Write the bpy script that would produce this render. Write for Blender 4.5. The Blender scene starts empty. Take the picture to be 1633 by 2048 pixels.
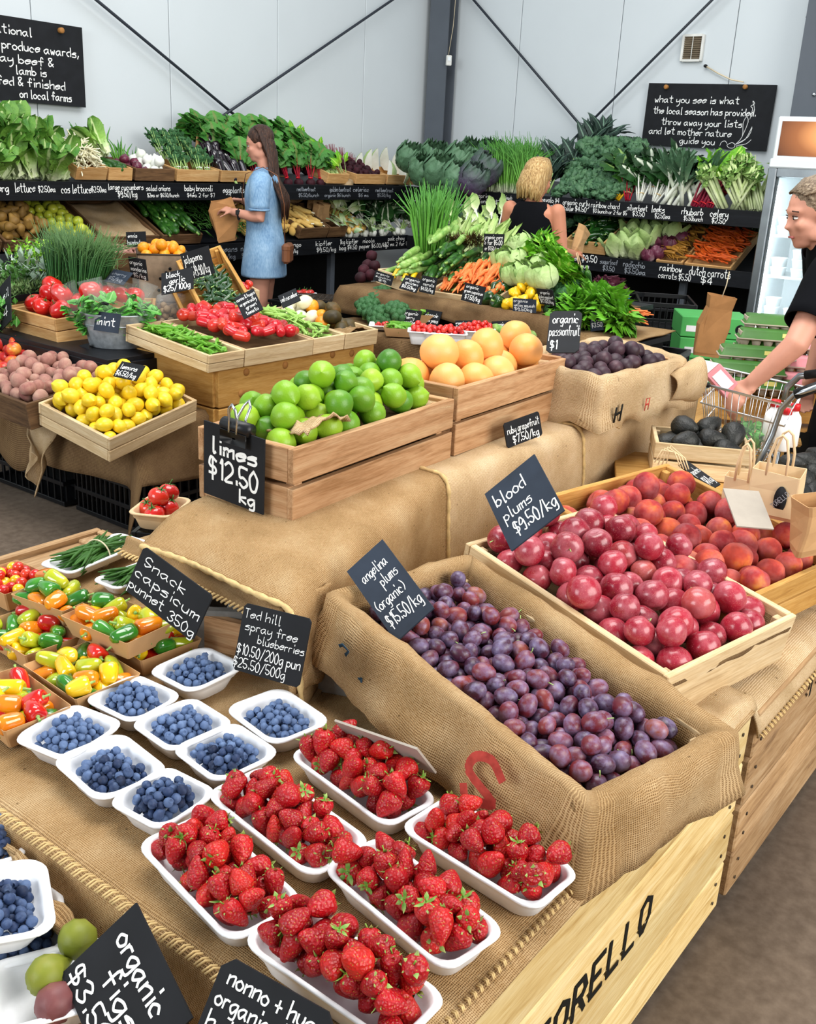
import bpy, math, random
from math import pi, sin, cos, radians as R_, sqrt
from mathutils import Vector as V, Matrix, Euler, noise
random.seed(7)
SC = bpy.context.scene
COL = SC.collection
# ------------------------------------------------------------------ camera
FPX, CX, CY, EYE = 2005.3, 816.5, 1024.0, V((0, 0, 1.55))
def _basis():
    p, r, y = R_(19.554), R_(2.897), R_(-53.127)
    d = V((0, cos(p), -sin(p))); up = V((0, sin(p), cos(p))); rt = V((1, 0, 0))
    r2 = rt*cos(r)+up*sin(r); u2 = up*cos(r)-rt*sin(r)
    M = Matrix.Rotation(y, 3, 'Z')
    return M@r2, M@u2, M@d
CR, CU, CD = _basis()
cam = bpy.data.cameras.new('camera'); camo = bpy.data.objects.new('camera', cam); COL.objects.link(camo)
m3 = Matrix((CR, CU, -CD)).transposed()
camo.matrix_world = Matrix.Translation(EYE) @ m3.to_4x4()
cam.sensor_fit = 'HORIZONTAL'; cam.sensor_width = 36; cam.lens = FPX/1633*36
cam.clip_start = .05; cam.clip_end = 100
SC.camera = camo
# ------------------------------------------------------------------ light
SC.view_settings.view_transform = 'Standard'; SC.view_settings.look = 'None'
SC.view_settings.exposure = 0.0; SC.view_settings.gamma = 1; SC.view_settings.use_curve_mapping = False
wd = bpy.data.worlds.new('sky'); SC.world = wd; wd.use_nodes = True
wd.node_tree.nodes['Background'].inputs[0].default_value = (.80, .90, 1.0, 1)
wd.node_tree.nodes['Background'].inputs[1].default_value = .36
def area(name, loc, target, sx, sy, power, col=(1, 1, 1)):
    l = bpy.data.lights.new(name, 'AREA'); l.shape = 'RECTANGLE'; l.size = sx; l.size_y = sy; l.energy = power; l.color = col
    o = bpy.data.objects.new(name, l); COL.objects.link(o); o.location = loc
    o.rotation_euler = (V(target)-V(loc)).to_track_quat('-Z', 'Y').to_euler(); return o
area('roller_door_daylight', (2.0, -4.2, 3.0), (2.4, 2.0, .6), 5, 3, 430, (1, .97, .92))
area('skylight_strip', (2.2, 1.8, 4.9), (2.4, 2.0, 0), 3.2, 2.2, 235, (1, .98, .95))
area('back_skylight_strip', (5.2, 3.4, 4.9), (5.6, 3.8, 0), 4.5, 2.2, 115, (.96, .98, 1))  # added overhead fill light, brightens the back wall and shelf tops
area('side_door_daylight', (-4.5, 3.0, 3.2), (4, 5.0, 1.6), 3.5, 2.8, 300, (.92, .97, 1))
# ------------------------------------------------------------------ where a picture point lies in the place
def ray(x, y): return CD*FPX+CR*(x-CX)-CU*(y-CY)
def W(x, y, D): return EYE+ray(x, y)*(D/FPX)
def Zp(x, y, z): d = ray(x, y); return EYE+d*((z-EYE.z)/d.z)
def Yp(x, y, Y): d = ray(x, y); return EYE+d*(Y/d.y)
def Xp(x, y, X): d = ray(x, y); return EYE+d*(X/d.x)
def rnd(a, b): return random.uniform(a, b)
# ------------------------------------------------------------------ mesh building
class MB:
    def __init__(s): s.v = []; s.f = []; s.uv = []; s.mi = []
    def add(s, vs, fs, uvs=None, mi=0):
        o = len(s.v); s.v += [tuple(a) for a in vs]
        s.uv += list(uvs) if uvs else [(a[0], a[1]) for a in vs]
        s.f += [tuple(i+o for i in f) for f in fs]; s.mi += [mi]*len(fs); return s
    def box(s, c, d, ch=0.0, rot=None, mi=0):
        x, y, z = d[0]/2, d[1]/2, d[2]/2
        if ch <= 0:
            vs = [(a*x, b*y, e*z) for a in (-1, 1) for b in (-1, 1) for e in (-1, 1)]
            fs = [(0, 1, 3, 2), (4, 6, 7, 5), (0, 4, 5, 1), (2, 3, 7, 6), (0, 2, 6, 4), (1, 5, 7, 3)]
        else:
            ch = min(ch, x*.6, y*.6, z*.6); vs = []; ix = {}
            for a in (-1, 1):
                for b in (-1, 1):
                    for e in (-1, 1):
                        for k in range(3):
                            p = [a*x, b*y, e*z]
                            for j, sg in enumerate((a, b, e)):
                                if j != k: p[j] -= sg*ch
                            ix[(a, b, e, k)] = len(vs); vs.append(tuple(p))
            fs = []
            for k in range(3):
                i, j = [q for q in range(3) if q != k]
                for sg in (-1, 1):
                    f = []
                    for (a, b) in ((-1, -1), (1, -1), (1, 1), (-1, 1)):
                        t = [0, 0, 0]; t[k] = sg; t[i] = a; t[j] = b; f.append(ix[(*t, k)])
                    fs.append(f if (sg > 0) != (k == 1) else f[::-1])
                for a in (-1, 1):
                    for b in (-1, 1):
                        t = [0, 0, 0]; t[i] = a; t[j] = b
                        t[k] = -1; p0 = tuple(t); t[k] = 1; p1 = tuple(t)
                        f = [ix[(*p0, i)], ix[(*p1, i)], ix[(*p1, j)], ix[(*p0, j)]]
                        fs.append(f if (a*b > 0) != (k == 1) else f[::-1])
            for a in (-1, 1):
                for b in (-1, 1):
                    for e in (-1, 1):
                        f = [ix[(a, b, e, 0)], ix[(a, b, e, 1)], ix[(a, b, e, 2)]]
                        fs.append(f if a*b*e > 0 else f[::-1])
        c = V(c)
        vs = [c+(rot@V(p) if rot else V(p)) for p in vs]
        return s.add(vs, fs, None, mi)
    def tube(s, pts, r, n=8, cap=True, flat=1.0, mi=0):
        pts = [V(p) for p in pts]; N = len(pts)
        rs = r if isinstance(r, (list, tuple)) else [r]*N
        vs = []; uvs = []; fs = []
        t0 = (pts[1]-pts[0]).normalized()
        a = t0.orthogonal().normalized() if abs(t0.z) > .9 else t0.cross(V((0, 0, 1))).normalized()
        L = 0
        for i in range(N):
            t = (pts[min(i+1, N-1)]-pts[max(i-1, 0)])
            t = t.normalized() if t.length > 1e-9 else t0
            a = (a-t*a.dot(t)); a = a.normalized() if a.length > 1e-6 else t.orthogonal().normalized()
            b = t.cross(a)
            if i: L += (pts[i]-pts[i-1]).length
            for k in range(n):
                th = 2*pi*k/n
                vs.append(pts[i]+(a*cos(th)+b*(sin(th)*flat))*rs[i]); uvs.append((k/n, L))
        for i in range(N-1):
            for k in range(n):
                fs.append((i*n+k, i*n+(k+1) % n, (i+1)*n+(k+1) % n, (i+1)*n+k))
        if cap: fs.append(tuple(range(n-1, -1, -1))); fs.append(tuple((N-1)*n+k for k in range(n)))
        return s.add(vs, fs, uvs, mi)
    def lathe(s, prof, n=20, c=(0, 0, 0), sx=1, sy=1, mi=0, warp=None):
        c = V(c); vs = []; uvs = []; fs = []; N = len(prof)
        for i, (r, z) in enumerate(prof):
            for k in range(n):
                th = 2*pi*k/n; p = V((r*cos(th)*sx, r*sin(th)*sy, z))
                if warp: p = warp(p)
                vs.append(c+p); uvs.append((k/n, i/(N-1)))
        for i in range(N-1):
            for k in range(n): fs.append((i*n+k, i*n+(k+1) % n, (i+1)*n+(k+1) % n, (i+1)*n+k))
        if prof[0][0] > 1e-5: fs.append(tuple(range(n-1, -1, -1)))
        if prof[-1][0] > 1e-5: fs.append(tuple((N-1)*n+k for k in range(n)))
        return s.add(vs, fs, uvs, mi)
    def grid(s, fn, nu, nv, uvf=None, closed=False, mi=0):
        vs = []; uvs = []; fs = []; nn = nu+1
        for j in range(nv+1):
            for i in range(nn):
                u, v = i/nu, j/nv; vs.append(fn(u, v)); uvs.append(uvf(u, v) if uvf else (u, v))
        for j in range(nv):
            for i in range(nu): fs.append((j*nn+i, j*nn+i+1, (j+1)*nn+i+1, (j+1)*nn+i))
        return s.add(vs, fs, uvs, mi)
    def prism(s, poly, z0, z1, mi=0):
        n = len(poly); vs = [(x, y, z0) for x, y in poly]+[(x, y, z1) for x, y in poly]
        fs = [tuple(range(n-1, -1, -1)), tuple(range(n, 2*n))]+[(i, (i+1) % n, n+(i+1) % n, n+i) for i in range(n)]
        return s.add(vs, fs, None, mi)
    def xf(s, m, start=0):
        for i in range(start, len(s.v)): s.v[i] = tuple(m@V(s.v[i]))
        return s
    def mesh(s, name, mat, smooth=True):
        me = bpy.data.meshes.new(name); me.from_pydata(s.v, [], s.f)
        ul = me.uv_layers.new(name='UVMap'); li = [0]*len(me.loops); me.loops.foreach_get('vertex_index', li)
        flat = []
        for i in li: flat += [s.uv[i][0], s.uv[i][1]]
        ul.data.foreach_set('uv', flat)
        for m in (mat if isinstance(mat, (list, tuple)) else [mat]): me.materials.append(m)
        if any(s.mi): me.polygons.foreach_set('material_index', s.mi)
        me.polygons.foreach_set('use_smooth', [smooth]*len(s.f)); me.update(); return me
    def obj(s, name, mat, parent=None, smooth=True, loc=None, rot=None, solid=0, sub=0):
        o = bpy.data.objects.new(name, s.mesh(name, mat, smooth)); COL.objects.link(o)
        if parent: o.parent = parent
        if loc is not None: o.location = loc
        if rot is not None: o.rotation_euler = rot
        if sub: md = o.modifiers.new('s', 'SUBSURF'); md.levels = md.render_levels = sub
        if solid: md = o.modifiers.new('t', 'SOLIDIFY'); md.thickness = solid; md.offset = 0
        return o
def tag(o, label=None, cat=None, group=None, kind=None):
    if label: o['label'] = label
    if cat: o['category'] = cat
    if group: o['group'] = group
    if kind: o['kind'] = kind
    return o
def thing(name, label, cat, loc=(0, 0, 0), rot=(0, 0, 0), group=None):
    o = bpy.data.objects.new(name, None); COL.objects.link(o); o.empty_display_size = .05
    o.location = loc; o.rotation_euler = rot; return tag(o, label, cat, group)
def same(o, me, name, parent, loc=None, rot=None, scale=None):      # another object on the same mesh
    c = bpy.data.objects.new(name, me); COL.objects.link(c); c.parent = parent
    if loc is not None: c.location = loc
    if rot is not None: c.rotation_euler = rot
    if scale is not None: c.scale = scale
    return c
def dup(o, parent=None):
    c = o.copy(); COL.objects.link(c)
    if parent: c.parent = parent
    for ch in o.children: dup(ch, c)
    return c
class Kind:                                                         # first use moves the thing itself, later ones copy it
    def __init__(s, root): s.root = root; s.used = False
    def put(s, m, label=None, group=None):
        o = dup(s.root) if s.used else s.root; s.used = True
        o.matrix_basis = m
        if label: o['label'] = label
        if group: o['group'] = group
        return o
def mtx(o): return Matrix.LocRotScale(o.location, o.rotation_euler, o.scale)
def rotm(a, b, c): return Euler((a, b, c)).to_matrix().to_4x4()
def anyrot(): return rotm(rnd(0, 6.3), rnd(0, 6.3), rnd(0, 6.3))
def settle(n, r, sx, sy, floor=None, tries=12, var=.08, wall=True, squash=.9):
    P = []; m = r*.95 if wall else 0; fl = floor or (lambda x, y: 0)
    def rest(x, y, rr):
        z = fl(x, y)+rr*.9
        for (a, b, c, q) in P:
            d = (a-x)**2+(b-y)**2; t = (rr+q)**2*squash**2
            if d < t: z = max(z, c+sqrt(t-d))
        return z
    for i in range(n):
        rr = r*(1+rnd(-var, var)); best = None
        for k in range(tries):
            x, y = rnd(-sx+m, sx-m), rnd(-sy+m, sy-m); z = rest(x, y, rr); s = z-fl(x, y)
            if best is None or s < best[0]: best = (s, x, y, z)
        s, x, y, z = best
        for st in (.7, .45, .3, .18, .1):                           # let it roll to a lower seat
            for k in range(7):
                t = 2*pi*k/7+st; X = min(max(x+cos(t)*r*st, -sx+m), sx-m); Y = min(max(y+sin(t)*r*st, -sy+m), sy-m); Z = rest(X, Y, rr)
                if Z-fl(X, Y) < s-1e-5: s, x, y, z = Z-fl(X, Y), X, Y, Z
        P.append((x, y, z, rr))
    return P
def zoned(items):                                                   # say where in its heap each piece lies
    if len(items) < 6: return
    pr = []
    for o in items:
        p = o.matrix_basis.translation; d = p-EYE; pr.append((d.dot(CR)/d.dot(CD), d.dot(CD), p.z, o))
    def third(vals, names):
        q = sorted(vals); n = len(q); return lambda v: names[0] if v <= q[n//3] else names[1] if v <= q[2*n//3] else names[2]
    fx, fd, fz = third([p[0] for p in pr], ('left', 'middle', 'right')), third([p[1] for p in pr], ('front', 'centre', 'back')), third([p[2] for p in pr], ('low', 'half way up', 'on top'))
    for x, d, z, o in pr:
        w = o.get('label', ''); n = len(w.split())
        o['label'] = w+', '+fd(d)+' '+fx(x)+(', '+fz(z) if n <= 11 else '') if n <= 14 else w
def pile(cm, P, kinds, r, label, group, orient=None, scale=True):
    out = []
    for (x, y, z, q) in P:
        k = random.choice(kinds); k, lab = k if isinstance(k, tuple) else (k, label)
        R = orient() if orient else anyrot()
        out.append(k.put(cm@Matrix.Translation((x, y, z))@R@Matrix.Scale(q/r if scale else 1, 4), lab, group))
    zoned(out); return out
# ------------------------------------------------------------------ chalk handwriting (single stroke letters)
GL = dict(a='46260504132345 464453', b='0903 052645442304', c='452605041333', d='462605041323 4943', e='0545462605041344', f='48392823 0646', g='46260504132345 46423111', h='0903 05264643', i='1613 1819', j='262110 2829', k='0903 460543', l='191323', m='0603 051626 2623 254656 5653', n='0603 05264643', o='2605041333444526', p='0600 052645442304', q='462605041323 4640', r='0603 051636', s='46260535443303', t='29243343 0747', u='0604133345 4643', v='062346', w='0613253346', x='0643 4603', y='06042445 46422010', z='06460343')
GL.update({'0': '290705133345472 9'.replace(' ', ''), '1': '182923', '2': '082948460343', '3': '08294837264544230 4'.replace(' ', ''), '4': '390545 3933', '5': '490906264544230 4'.replace(' ', ''), '6': '4917041333444526 05'.replace(' ', ''), '7': '094923', '8': '260829482604133344 26'.replace(' ', ''), '9': '47290706264 74323'.replace(' ', ''), '$': '4819071636453404 2922', '.': '1314', ',': '1402', '/': '4902', '&': '430829380513 45'.replace(' ', ''), '+': '0545 2723', '-': '0535', '(': '39171533', ')': '19373513', "'": '1917', '*': '1526',
  'T': '0949 2923', 'S': '4829080645341304', 'R': '03093947360 6 2643'.replace('0 6', '06'), 'O': '290805132334454829', 'E': '49090343 0636', 'L': '090343', 'B': '03093847 3606 3645440 3'.replace('0 3', '03'), 'P': '0309394736 06'.replace(' ', ''), 'K': '0903 490543'})
def glyph(ch):
    g = GL.get(ch) or GL.get(ch.lower()) or '1515'
    return [[(int(s[i]), int(s[i+1])-3) for i in range(0, len(s)-1, 2)] for s in g.split()]
def smoothline(p, n=4):
    if len(p) < 3: return p
    out = []
    for i in range(len(p)-1):
        p0, p1, p2, p3 = p[max(i-1, 0)], p[i], p[i+1], p[min(i+2, len(p)-1)]
        for k in range(n):
            t = k/n
            out.append(tuple(.5*(2*p1[j]+(p2[j]-p0[j])*t+(2*p0[j]-5*p1[j]+4*p2[j]-p3[j])*t*t+(3*p1[j]-p0[j]-3*p2[j]+p3[j])*t**3) for j in (0, 1)))
    return out+[p[-1]]
def write(mb, text, x0, x1, yb, h, wt=.1, z=.0006, slope=0, sharp=False):
    strokes = []; x = 0
    for ch in text:
        if ch == ' ': x += 3.2; continue
        gs = glyph(ch); mx = max(p[0] for st in gs for p in st)
        j = rnd(-.2, .2)
        for st in gs: strokes.append([(x+a, b+j) for a, b in st])
        x += mx+1.7
    sx = (x1-x0)/max(x-1.7, 1); sy = h/6; wt = min(wt, sx*1.15/h) if not sharp else wt
    for st in strokes:
        p = [(x0+a*sx, yb+b*sy+slope*a*sx) for a, b in (st if sharp else smoothline(st))]
        w = h*wt/2
        for i in range(len(p)-1):
            a, b = V(p[i]), V(p[i+1]); d = b-a
            if d.length < 1e-7: continue
            d.normalize(); n = V((-d.y, d.x))*w; e = d*w*.7
            q = [a-e-n, b+e-n, b+e+n, a-e+n]
            mb.add([(t.x, t.y, z+i*1e-6) for t in q], [(0, 1, 2, 3)])
def rect3(BL, BR, TL):                                              # slide two corners in depth until the corner is square
    BL, BR, TL = V(BL), V(BR), V(TL); s = max((BR-BL).length, (TL-BL).length); rb, rt = (BR-EYE).normalized(), (TL-EYE).normalized(); best = None
    for i in range(-16, 17):
        for j in range(-16, 17):
            a, b = i/14, j/14; P, Q = BR+rb*s*a, TL+rt*s*b; c = (P-BL).normalized().dot((Q-BL).normalized()); e = c*c*60+a*a+b*b
            if best is None or e < best[0]: best = (e, P, Q)
    return BL, best[1], best[2]
def sign(label, BL, BR, TL, lines, clip=0, th=.004, mat=None, wt=.1, group=None, ink=None, cat='sign', name='chalkboard_sign', sq=True):
    BL, BR, TL = rect3(BL, BR, TL) if sq else (V(BL), V(BR), V(TL)); u = BR-BL; w = u.length; u.normalize()
    v = TL-BL; v = v-u*v.dot(u); h = v.length; v.normalize(); n = u.cross(v)
    o = thing(name, label, cat, group=group)
    o.matrix_basis = Matrix.Translation(BL)@Matrix((u, v, n)).transposed().to_4x4()
    c = clip*min(w, h)
    poly = [(c, 0), (w-c, 0), (w, c), (w, h-c), (w-c, h), (c, h), (0, h-c), (0, c)] if c else [(0, 0), (w, 0), (w, h), (0, h)]
    mb = MB(); mb.prism(poly, -th, 0); mb.obj('board', mat or MT['chalk'], o, smooth=False)
    if lines:
        mb = MB()
        for (t, a, b, y, s) in lines: write(mb, t, a*w, b*w, y*h, s*h, wt)
        mb.obj('lettering', ink or MT['ink'], o, smooth=False)
    return o
# ------------------------------------------------------------------ boxes, trays and cloth
def board(name, c, d, mat, parent, ch=.002, rot=None):
    return MB().box((0, 0, 0), d, ch).obj(name, mat, parent, smooth=False, loc=c, rot=rot)
def crate(label, L, Wd, H, loc, rot, wood, n=2, t=.012, group=None, gap=.008, name='wooden_crate', post=True, inner=None):
    o = thing(name, label, 'crate', loc, rot, group)
    bh = (H-gap*(n-1))/n
    for s in (-1, 1):
        for i in range(n):
            z = bh/2+i*(bh+gap); j = rnd(-.002, .002)
            board('slat', (0, s*(Wd/2-t/2)+j, z), (L, t, bh), MT[wood+'_x'], o)
            board('end_slat', (s*(L/2-t*.7), 0, z+j*.5), (t*1.3, Wd-2*t, bh), MT[wood+'_y'], o)
    board('base_board', (0, 0, t/2+.001), (L-2*t-.004, Wd-2*t-.004, t), MT[wood+'_x'], o)
    if post:
        me = MB().box((0, 0, 0), (t*1.5, t*1.5, H-.02), .002).mesh('corner_post', MT[wood+'_z'], False)
        for a in (-1, 1):
            for b in (-1, 1): same(o, me, 'corner_post', o, (a*(L/2-t*2.2), b*(Wd/2-t*1.8), H/2))
    return o
def rrect(L, Wd, r, n=5):
    r = min(r, L/2-.001, Wd/2-.001); out = []
    for cx, cy, a0 in ((L/2-r, Wd/2-r, 0), (-L/2+r, Wd/2-r, pi/2), (-L/2+r, -Wd/2+r, pi), (L/2-r, -Wd/2+r, 3*pi/2)):
        for k in range(n+1):
            a = a0+pi/2*k/n; out.append((cx+r*cos(a), cy+r*sin(a)))
    return out
def loft(rings, capb=True, capt=True):
    mb = MB(); n = len(rings[0]); vs = []; uvs = []; fs = []
    for i, rg in enumerate(rings):
        L = 0
        for k, p in enumerate(rg):
            if k: L += (V(p)-V(rg[k-1])).length
            vs.append(p); uvs.append((L, i/(len(rings)-1)))
    for i in range(len(rings)-1):
        for k in range(n): fs.append((i*n+k, i*n+(k+1) % n, (i+1)*n+(k+1) % n, (i+1)*n+k))
    if capb: fs.append(tuple(range(n-1, -1, -1)))
    if capt: fs.append(tuple((len(rings)-1)*n+k for k in range(n)))
    mb.add(vs, fs, uvs); return mb
def punnet_mesh(L, Wd, H, mat, r=.022, lip=.006, t=.0025):
    rg = []
    def ring(d, z, rr=0): rg.append([(x, y, z) for x, y in rrect(L+2*d, Wd+2*d, r+rr)])
    ring(-.016, 0); ring(-.013, .002); ring(-.004, H*.62); ring(-.003, H*.66); ring(-.0005, H*.68); ring(.0, H-.004)
    ring(lip, H-.004); ring(lip+.0015, H-.001); ring(lip, H+.0015); ring(0, H+.002); ring(-t, H); ring(-t-.003, H*.7); ring(-t-.012, .006); ring(-.022, .004)
    return loft(rg).mesh('punnet', mat)
def boat_mesh(L, Wd, H, mat, fl=.014, t=.0012):
    rg = [[(x, y, z) for x, y in rrect(L+2*d, Wd+2*d, .003, 1)] for d, z in ((-fl, 0), (0, H), (-t, H), (-fl-t, t))]
    return loft(rg).mesh('tray', mat, False)
def liner(L, Wd, H, out, drop, mat, name, parent, nz=.006, inside=.06, lift=0, seed=0, thick=.005, dropf=None):
    rg = []; base = rrect(L, Wd, .012, 4); P = []
    for i, p in enumerate(base):                                    # refine the outline
        q = base[(i+1) % len(base)]; m = max(1, int((V(q)-V(p)).length/.02))
        for k in range(m): P.append((p[0]+(q[0]-p[0])*k/m, p[1]+(q[1]-p[1])*k/m))
    steps = [(-.026, H-inside), (-.022, H-inside*.5), (-.018, H-.008), (-.008, H+.004), (.010, H+.008), (.020, H+.002), (.024+out*.2, H-drop*.25), (.024+out*.5, H-drop*.5), (.024+out*.8, H-drop*.78), (.024+out, H-drop)]
    n = len(P)
    def fn(u, v):
        i = int(round(u*n)) % n; x, y = P[i]; d, z = steps[int(round(v*(len(steps)-1)))]
        k = (dropf(x, y) if dropf else 1)
        if z < H-.001 and d > 0: z = H-(H-z)*k
        l = max(abs(x)/(L/2), abs(y)/(Wd/2)); dx = (x/(L/2) if abs(x)/(L/2) > .92 else 0); dy = (y/(Wd/2) if abs(y)/(Wd/2) > .92 else 0)
        w = noise.noise(V((x*9+seed, y*9, v*2.5)))*nz*(1.8 if d > .02 else .7)+noise.noise(V((x*30+seed, y*30, v*5)))*nz*.4
        return (x+dx*(d+w), y+dy*(d+w), z+lift+noise.noise(V((x*14, y*14+seed, 3)))*nz*(1.2 if d > .015 else .4))
    mb = MB(); per = 2*(L+Wd)
    mb.grid(fn, n, len(steps)-1, lambda u, v: (u*per, v*(drop+inside+.05)))
    return mb.obj(name, mat, parent, solid=thick)
def hem(pts, r, mat, parent, name='hem'):
    return MB().tube(pts, [r*(1+.25*sin(i*2.1)) for i in range(len(pts))], 6).obj(name, mat, parent)
def stitches(pts, mat, parent, step=.012, w=.012, r=.0018):
    mb = MB(); acc = 0
    for i in range(len(pts)-1):
        a, b = V(pts[i]), V(pts[i+1]); d = b-a; L = d.length
        if L < 1e-6: continue
        d.normalize(); s = V((-d.y, d.x, 0))
        if s.length < .1: s = V((1, 0, 0))
        s.normalize(); t = 0
        while t < L:
            p = a+d*t; mb.tube([p-s*w*.4+V((0, 0, .003)), p+d*step*.3+V((0, 0, .006)), p+s*w*.6+d*step*.6+V((0, 0, .001))], r, 5); t += step
    o = mb.obj('edge_stitching', mat, parent); o['kind'] = 'stuff'; return o
# ------------------------------------------------------------------ materials
MT = {}
def hx(h):
    h = h.lstrip('#'); c = [int(h[i:i+2], 16)/255 for i in (0, 2, 4)]
    return tuple((x/12.92 if x <= .04045 else ((x+.055)/1.055)**2.4) for x in c)+(1,)
class NT:
    def __init__(s, name, rough=.6, spec=.4):
        m = bpy.data.materials.new(name); m.use_nodes = True; s.m = m; s.t = m.node_tree; s.b = s.t.nodes['Principled BSDF']
        s.b.inputs['Roughness'].default_value = rough; s.b.inputs['Specular IOR Level'].default_value = spec; MT[name] = m
    def n(s, ty, **k):
        nd = s.t.nodes.new('ShaderNode'+ty)
        for a, v in k.items():
            a = a.replace('_', ' ')
            if a in nd.inputs.keys():
                if hasattr(v, 'is_output'): s.t.links.new(v, nd.inputs[a])
                else: nd.inputs[a].default_value = v
            else: setattr(nd, a.replace(' ', '_'), v)
        return nd
    def l(s, a, b): s.t.links.new(a, b)
    def coord(s, which='Object', scale=(1, 1, 1), rand=True):
        c = s.n('TexCoord').outputs[which]; v = c
        if rand:
            r = s.n('ObjectInfo').outputs['Random']; mu = s.n('Math', operation='MULTIPLY'); s.l(r, mu.inputs[0]); mu.inputs[1].default_value = 37.
            ad = s.n('VectorMath', operation='ADD'); s.l(c, ad.inputs[0]); s.l(mu.outputs[0], ad.inputs[1]); v = ad.outputs[0]
        mp = s.n('VectorMath', operation='MULTIPLY'); s.l(v, mp.inputs[0]); mp.inputs[1].default_value = scale; return mp.outputs[0]
    def noise(s, vec, scale, detail=3, rough=.55, dist=0):
        nd = s.n('TexNoise'); nd.inputs['Scale'].default_value = scale; nd.inputs['Detail'].default_value = detail; nd.inputs['Roughness'].default_value = rough; nd.inputs['Distortion'].default_value = dist
        s.l(vec, nd.inputs['Vector']); return nd.outputs[0]
    def ramp(s, fac, stops):
        nd = s.n('ValToRGB'); e = nd.color_ramp.elements
        while len(e) < len(stops): e.new(.5)
        for q, (p, c) in zip(e, stops): q.position = p; q.color = hx(c) if isinstance(c, str) else c
        s.l(fac, nd.inputs[0]); return nd.outputs[0]
    def mix(s, fac, a, b, mode='MIX'):
        nd = s.n('Mix', data_type='RGBA', blend_type=mode)
        for i, v in ((0, fac), (6, a), (7, b)):
            if hasattr(v, 'is_output'): s.l(v, nd.inputs[i])
            elif i == 0: nd.inputs[0].default_value = v
            else: nd.inputs[i].default_value = hx(v) if isinstance(v, str) else v
        return nd.outputs[2]
    def color(s, c):
        if hasattr(c, 'is_output'): s.l(c, s.b.inputs['Base Color'])
        else: s.b.inputs['Base Color'].default_value = hx(c)
        return s
    def bump(s, h, st=.3, d=.002):
        nd = s.n('Bump'); nd.inputs['Strength'].default_value = st; nd.inputs['Distance'].default_value = d; s.l(h, nd.inputs['Height']); s.l(nd.outputs[0], s.b.inputs['Normal']); return s
    def rand(s): return s.n('ObjectInfo').outputs['Random']
def plain(name, c, rough=.6, spec=.4, metal=0, var=.12, scale=8, bump=0):
    t = NT(name, rough, spec); n = t.noise(t.coord(), scale, 4)
    k = hx(c); lo = tuple(x*(1-var) for x in k[:3])+(1,); hi = tuple(min(1, x*(1+var)) for x in k[:3])+(1,)
    t.color(t.ramp(n, [(.3, lo), (.7, hi)])); t.b.inputs['Metallic'].default_value = metal
    if bump: t.bump(t.noise(t.coord(), scale*6, 3), bump)
    return t.m
def wood(name, dark, mid, light, rough=.65, stain=None):
    for ax, sc in (('x', (1, 14, 14)), ('y', (14, 1, 14)), ('z', (14, 14, 1))):
        t = NT(name+'_'+ax, rough, .25); c = t.coord(scale=sc)
        g = t.noise(c, 3.2, 5, .6, .7); fine = t.noise(c, 22, 2, .5)
        col = t.ramp(g, [(.28, dark), (.48, mid), (.72, light)])
        col = t.mix(.25, col, t.ramp(fine, [(.35, dark), (.65, light)]))
        big = t.noise(t.coord(), 3.5, 3)
        col = t.mix(t.ramp(big, [(.35, (0, 0, 0, 1)), (.75, (.35, .35, .35, 1))]), col, stain or dark)
        hs = t.n('HueSaturation', Saturation=1.0); t.l(col, hs.inputs['Color'])
        mr = t.n('MapRange'); t.l(t.rand(), mr.inputs[0]); mr.inputs[3].default_value = .82; mr.inputs[4].default_value = 1.12; t.l(mr.outputs[0], hs.inputs['Value'])
        vo = t.n('TexVoronoi'); vo.inputs['Scale'].default_value = 5.5; t.l(t.coord(scale=tuple(.45 if q == 1 else 1.3 for q in sc)), vo.inputs['Vector'])
        kn = t.ramp(vo.outputs['Distance'], [(.035, (1, 1, 1, 1)), (.075, (0, 0, 0, 1))])
        t.color(t.mix(kn, hs.outputs[0], dark)); t.bump(g, .35, .0015)
wood('pale', '#a98a62', '#d9bd90', '#ecd8b2')
wood('pine', '#a8763f', '#cfa066', '#e2bd86')
wood('gold', '#9a6a30', '#c8964c', '#dcb06a')
wood('old', '#3f2c1c', '#6b4d32', '#8a6a48')
wood('bin', '#b08a4a', '#e3c687', '#f3e0ae', stain='#c79a50')
wood('red', '#8a6038', '#c2946a', '#dab68c')
wood('weath', '#7b5a3a', '#b48e62', '#d0b088')
wood('black', '#08090b', '#121419', '#1c1f25', .45)
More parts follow.
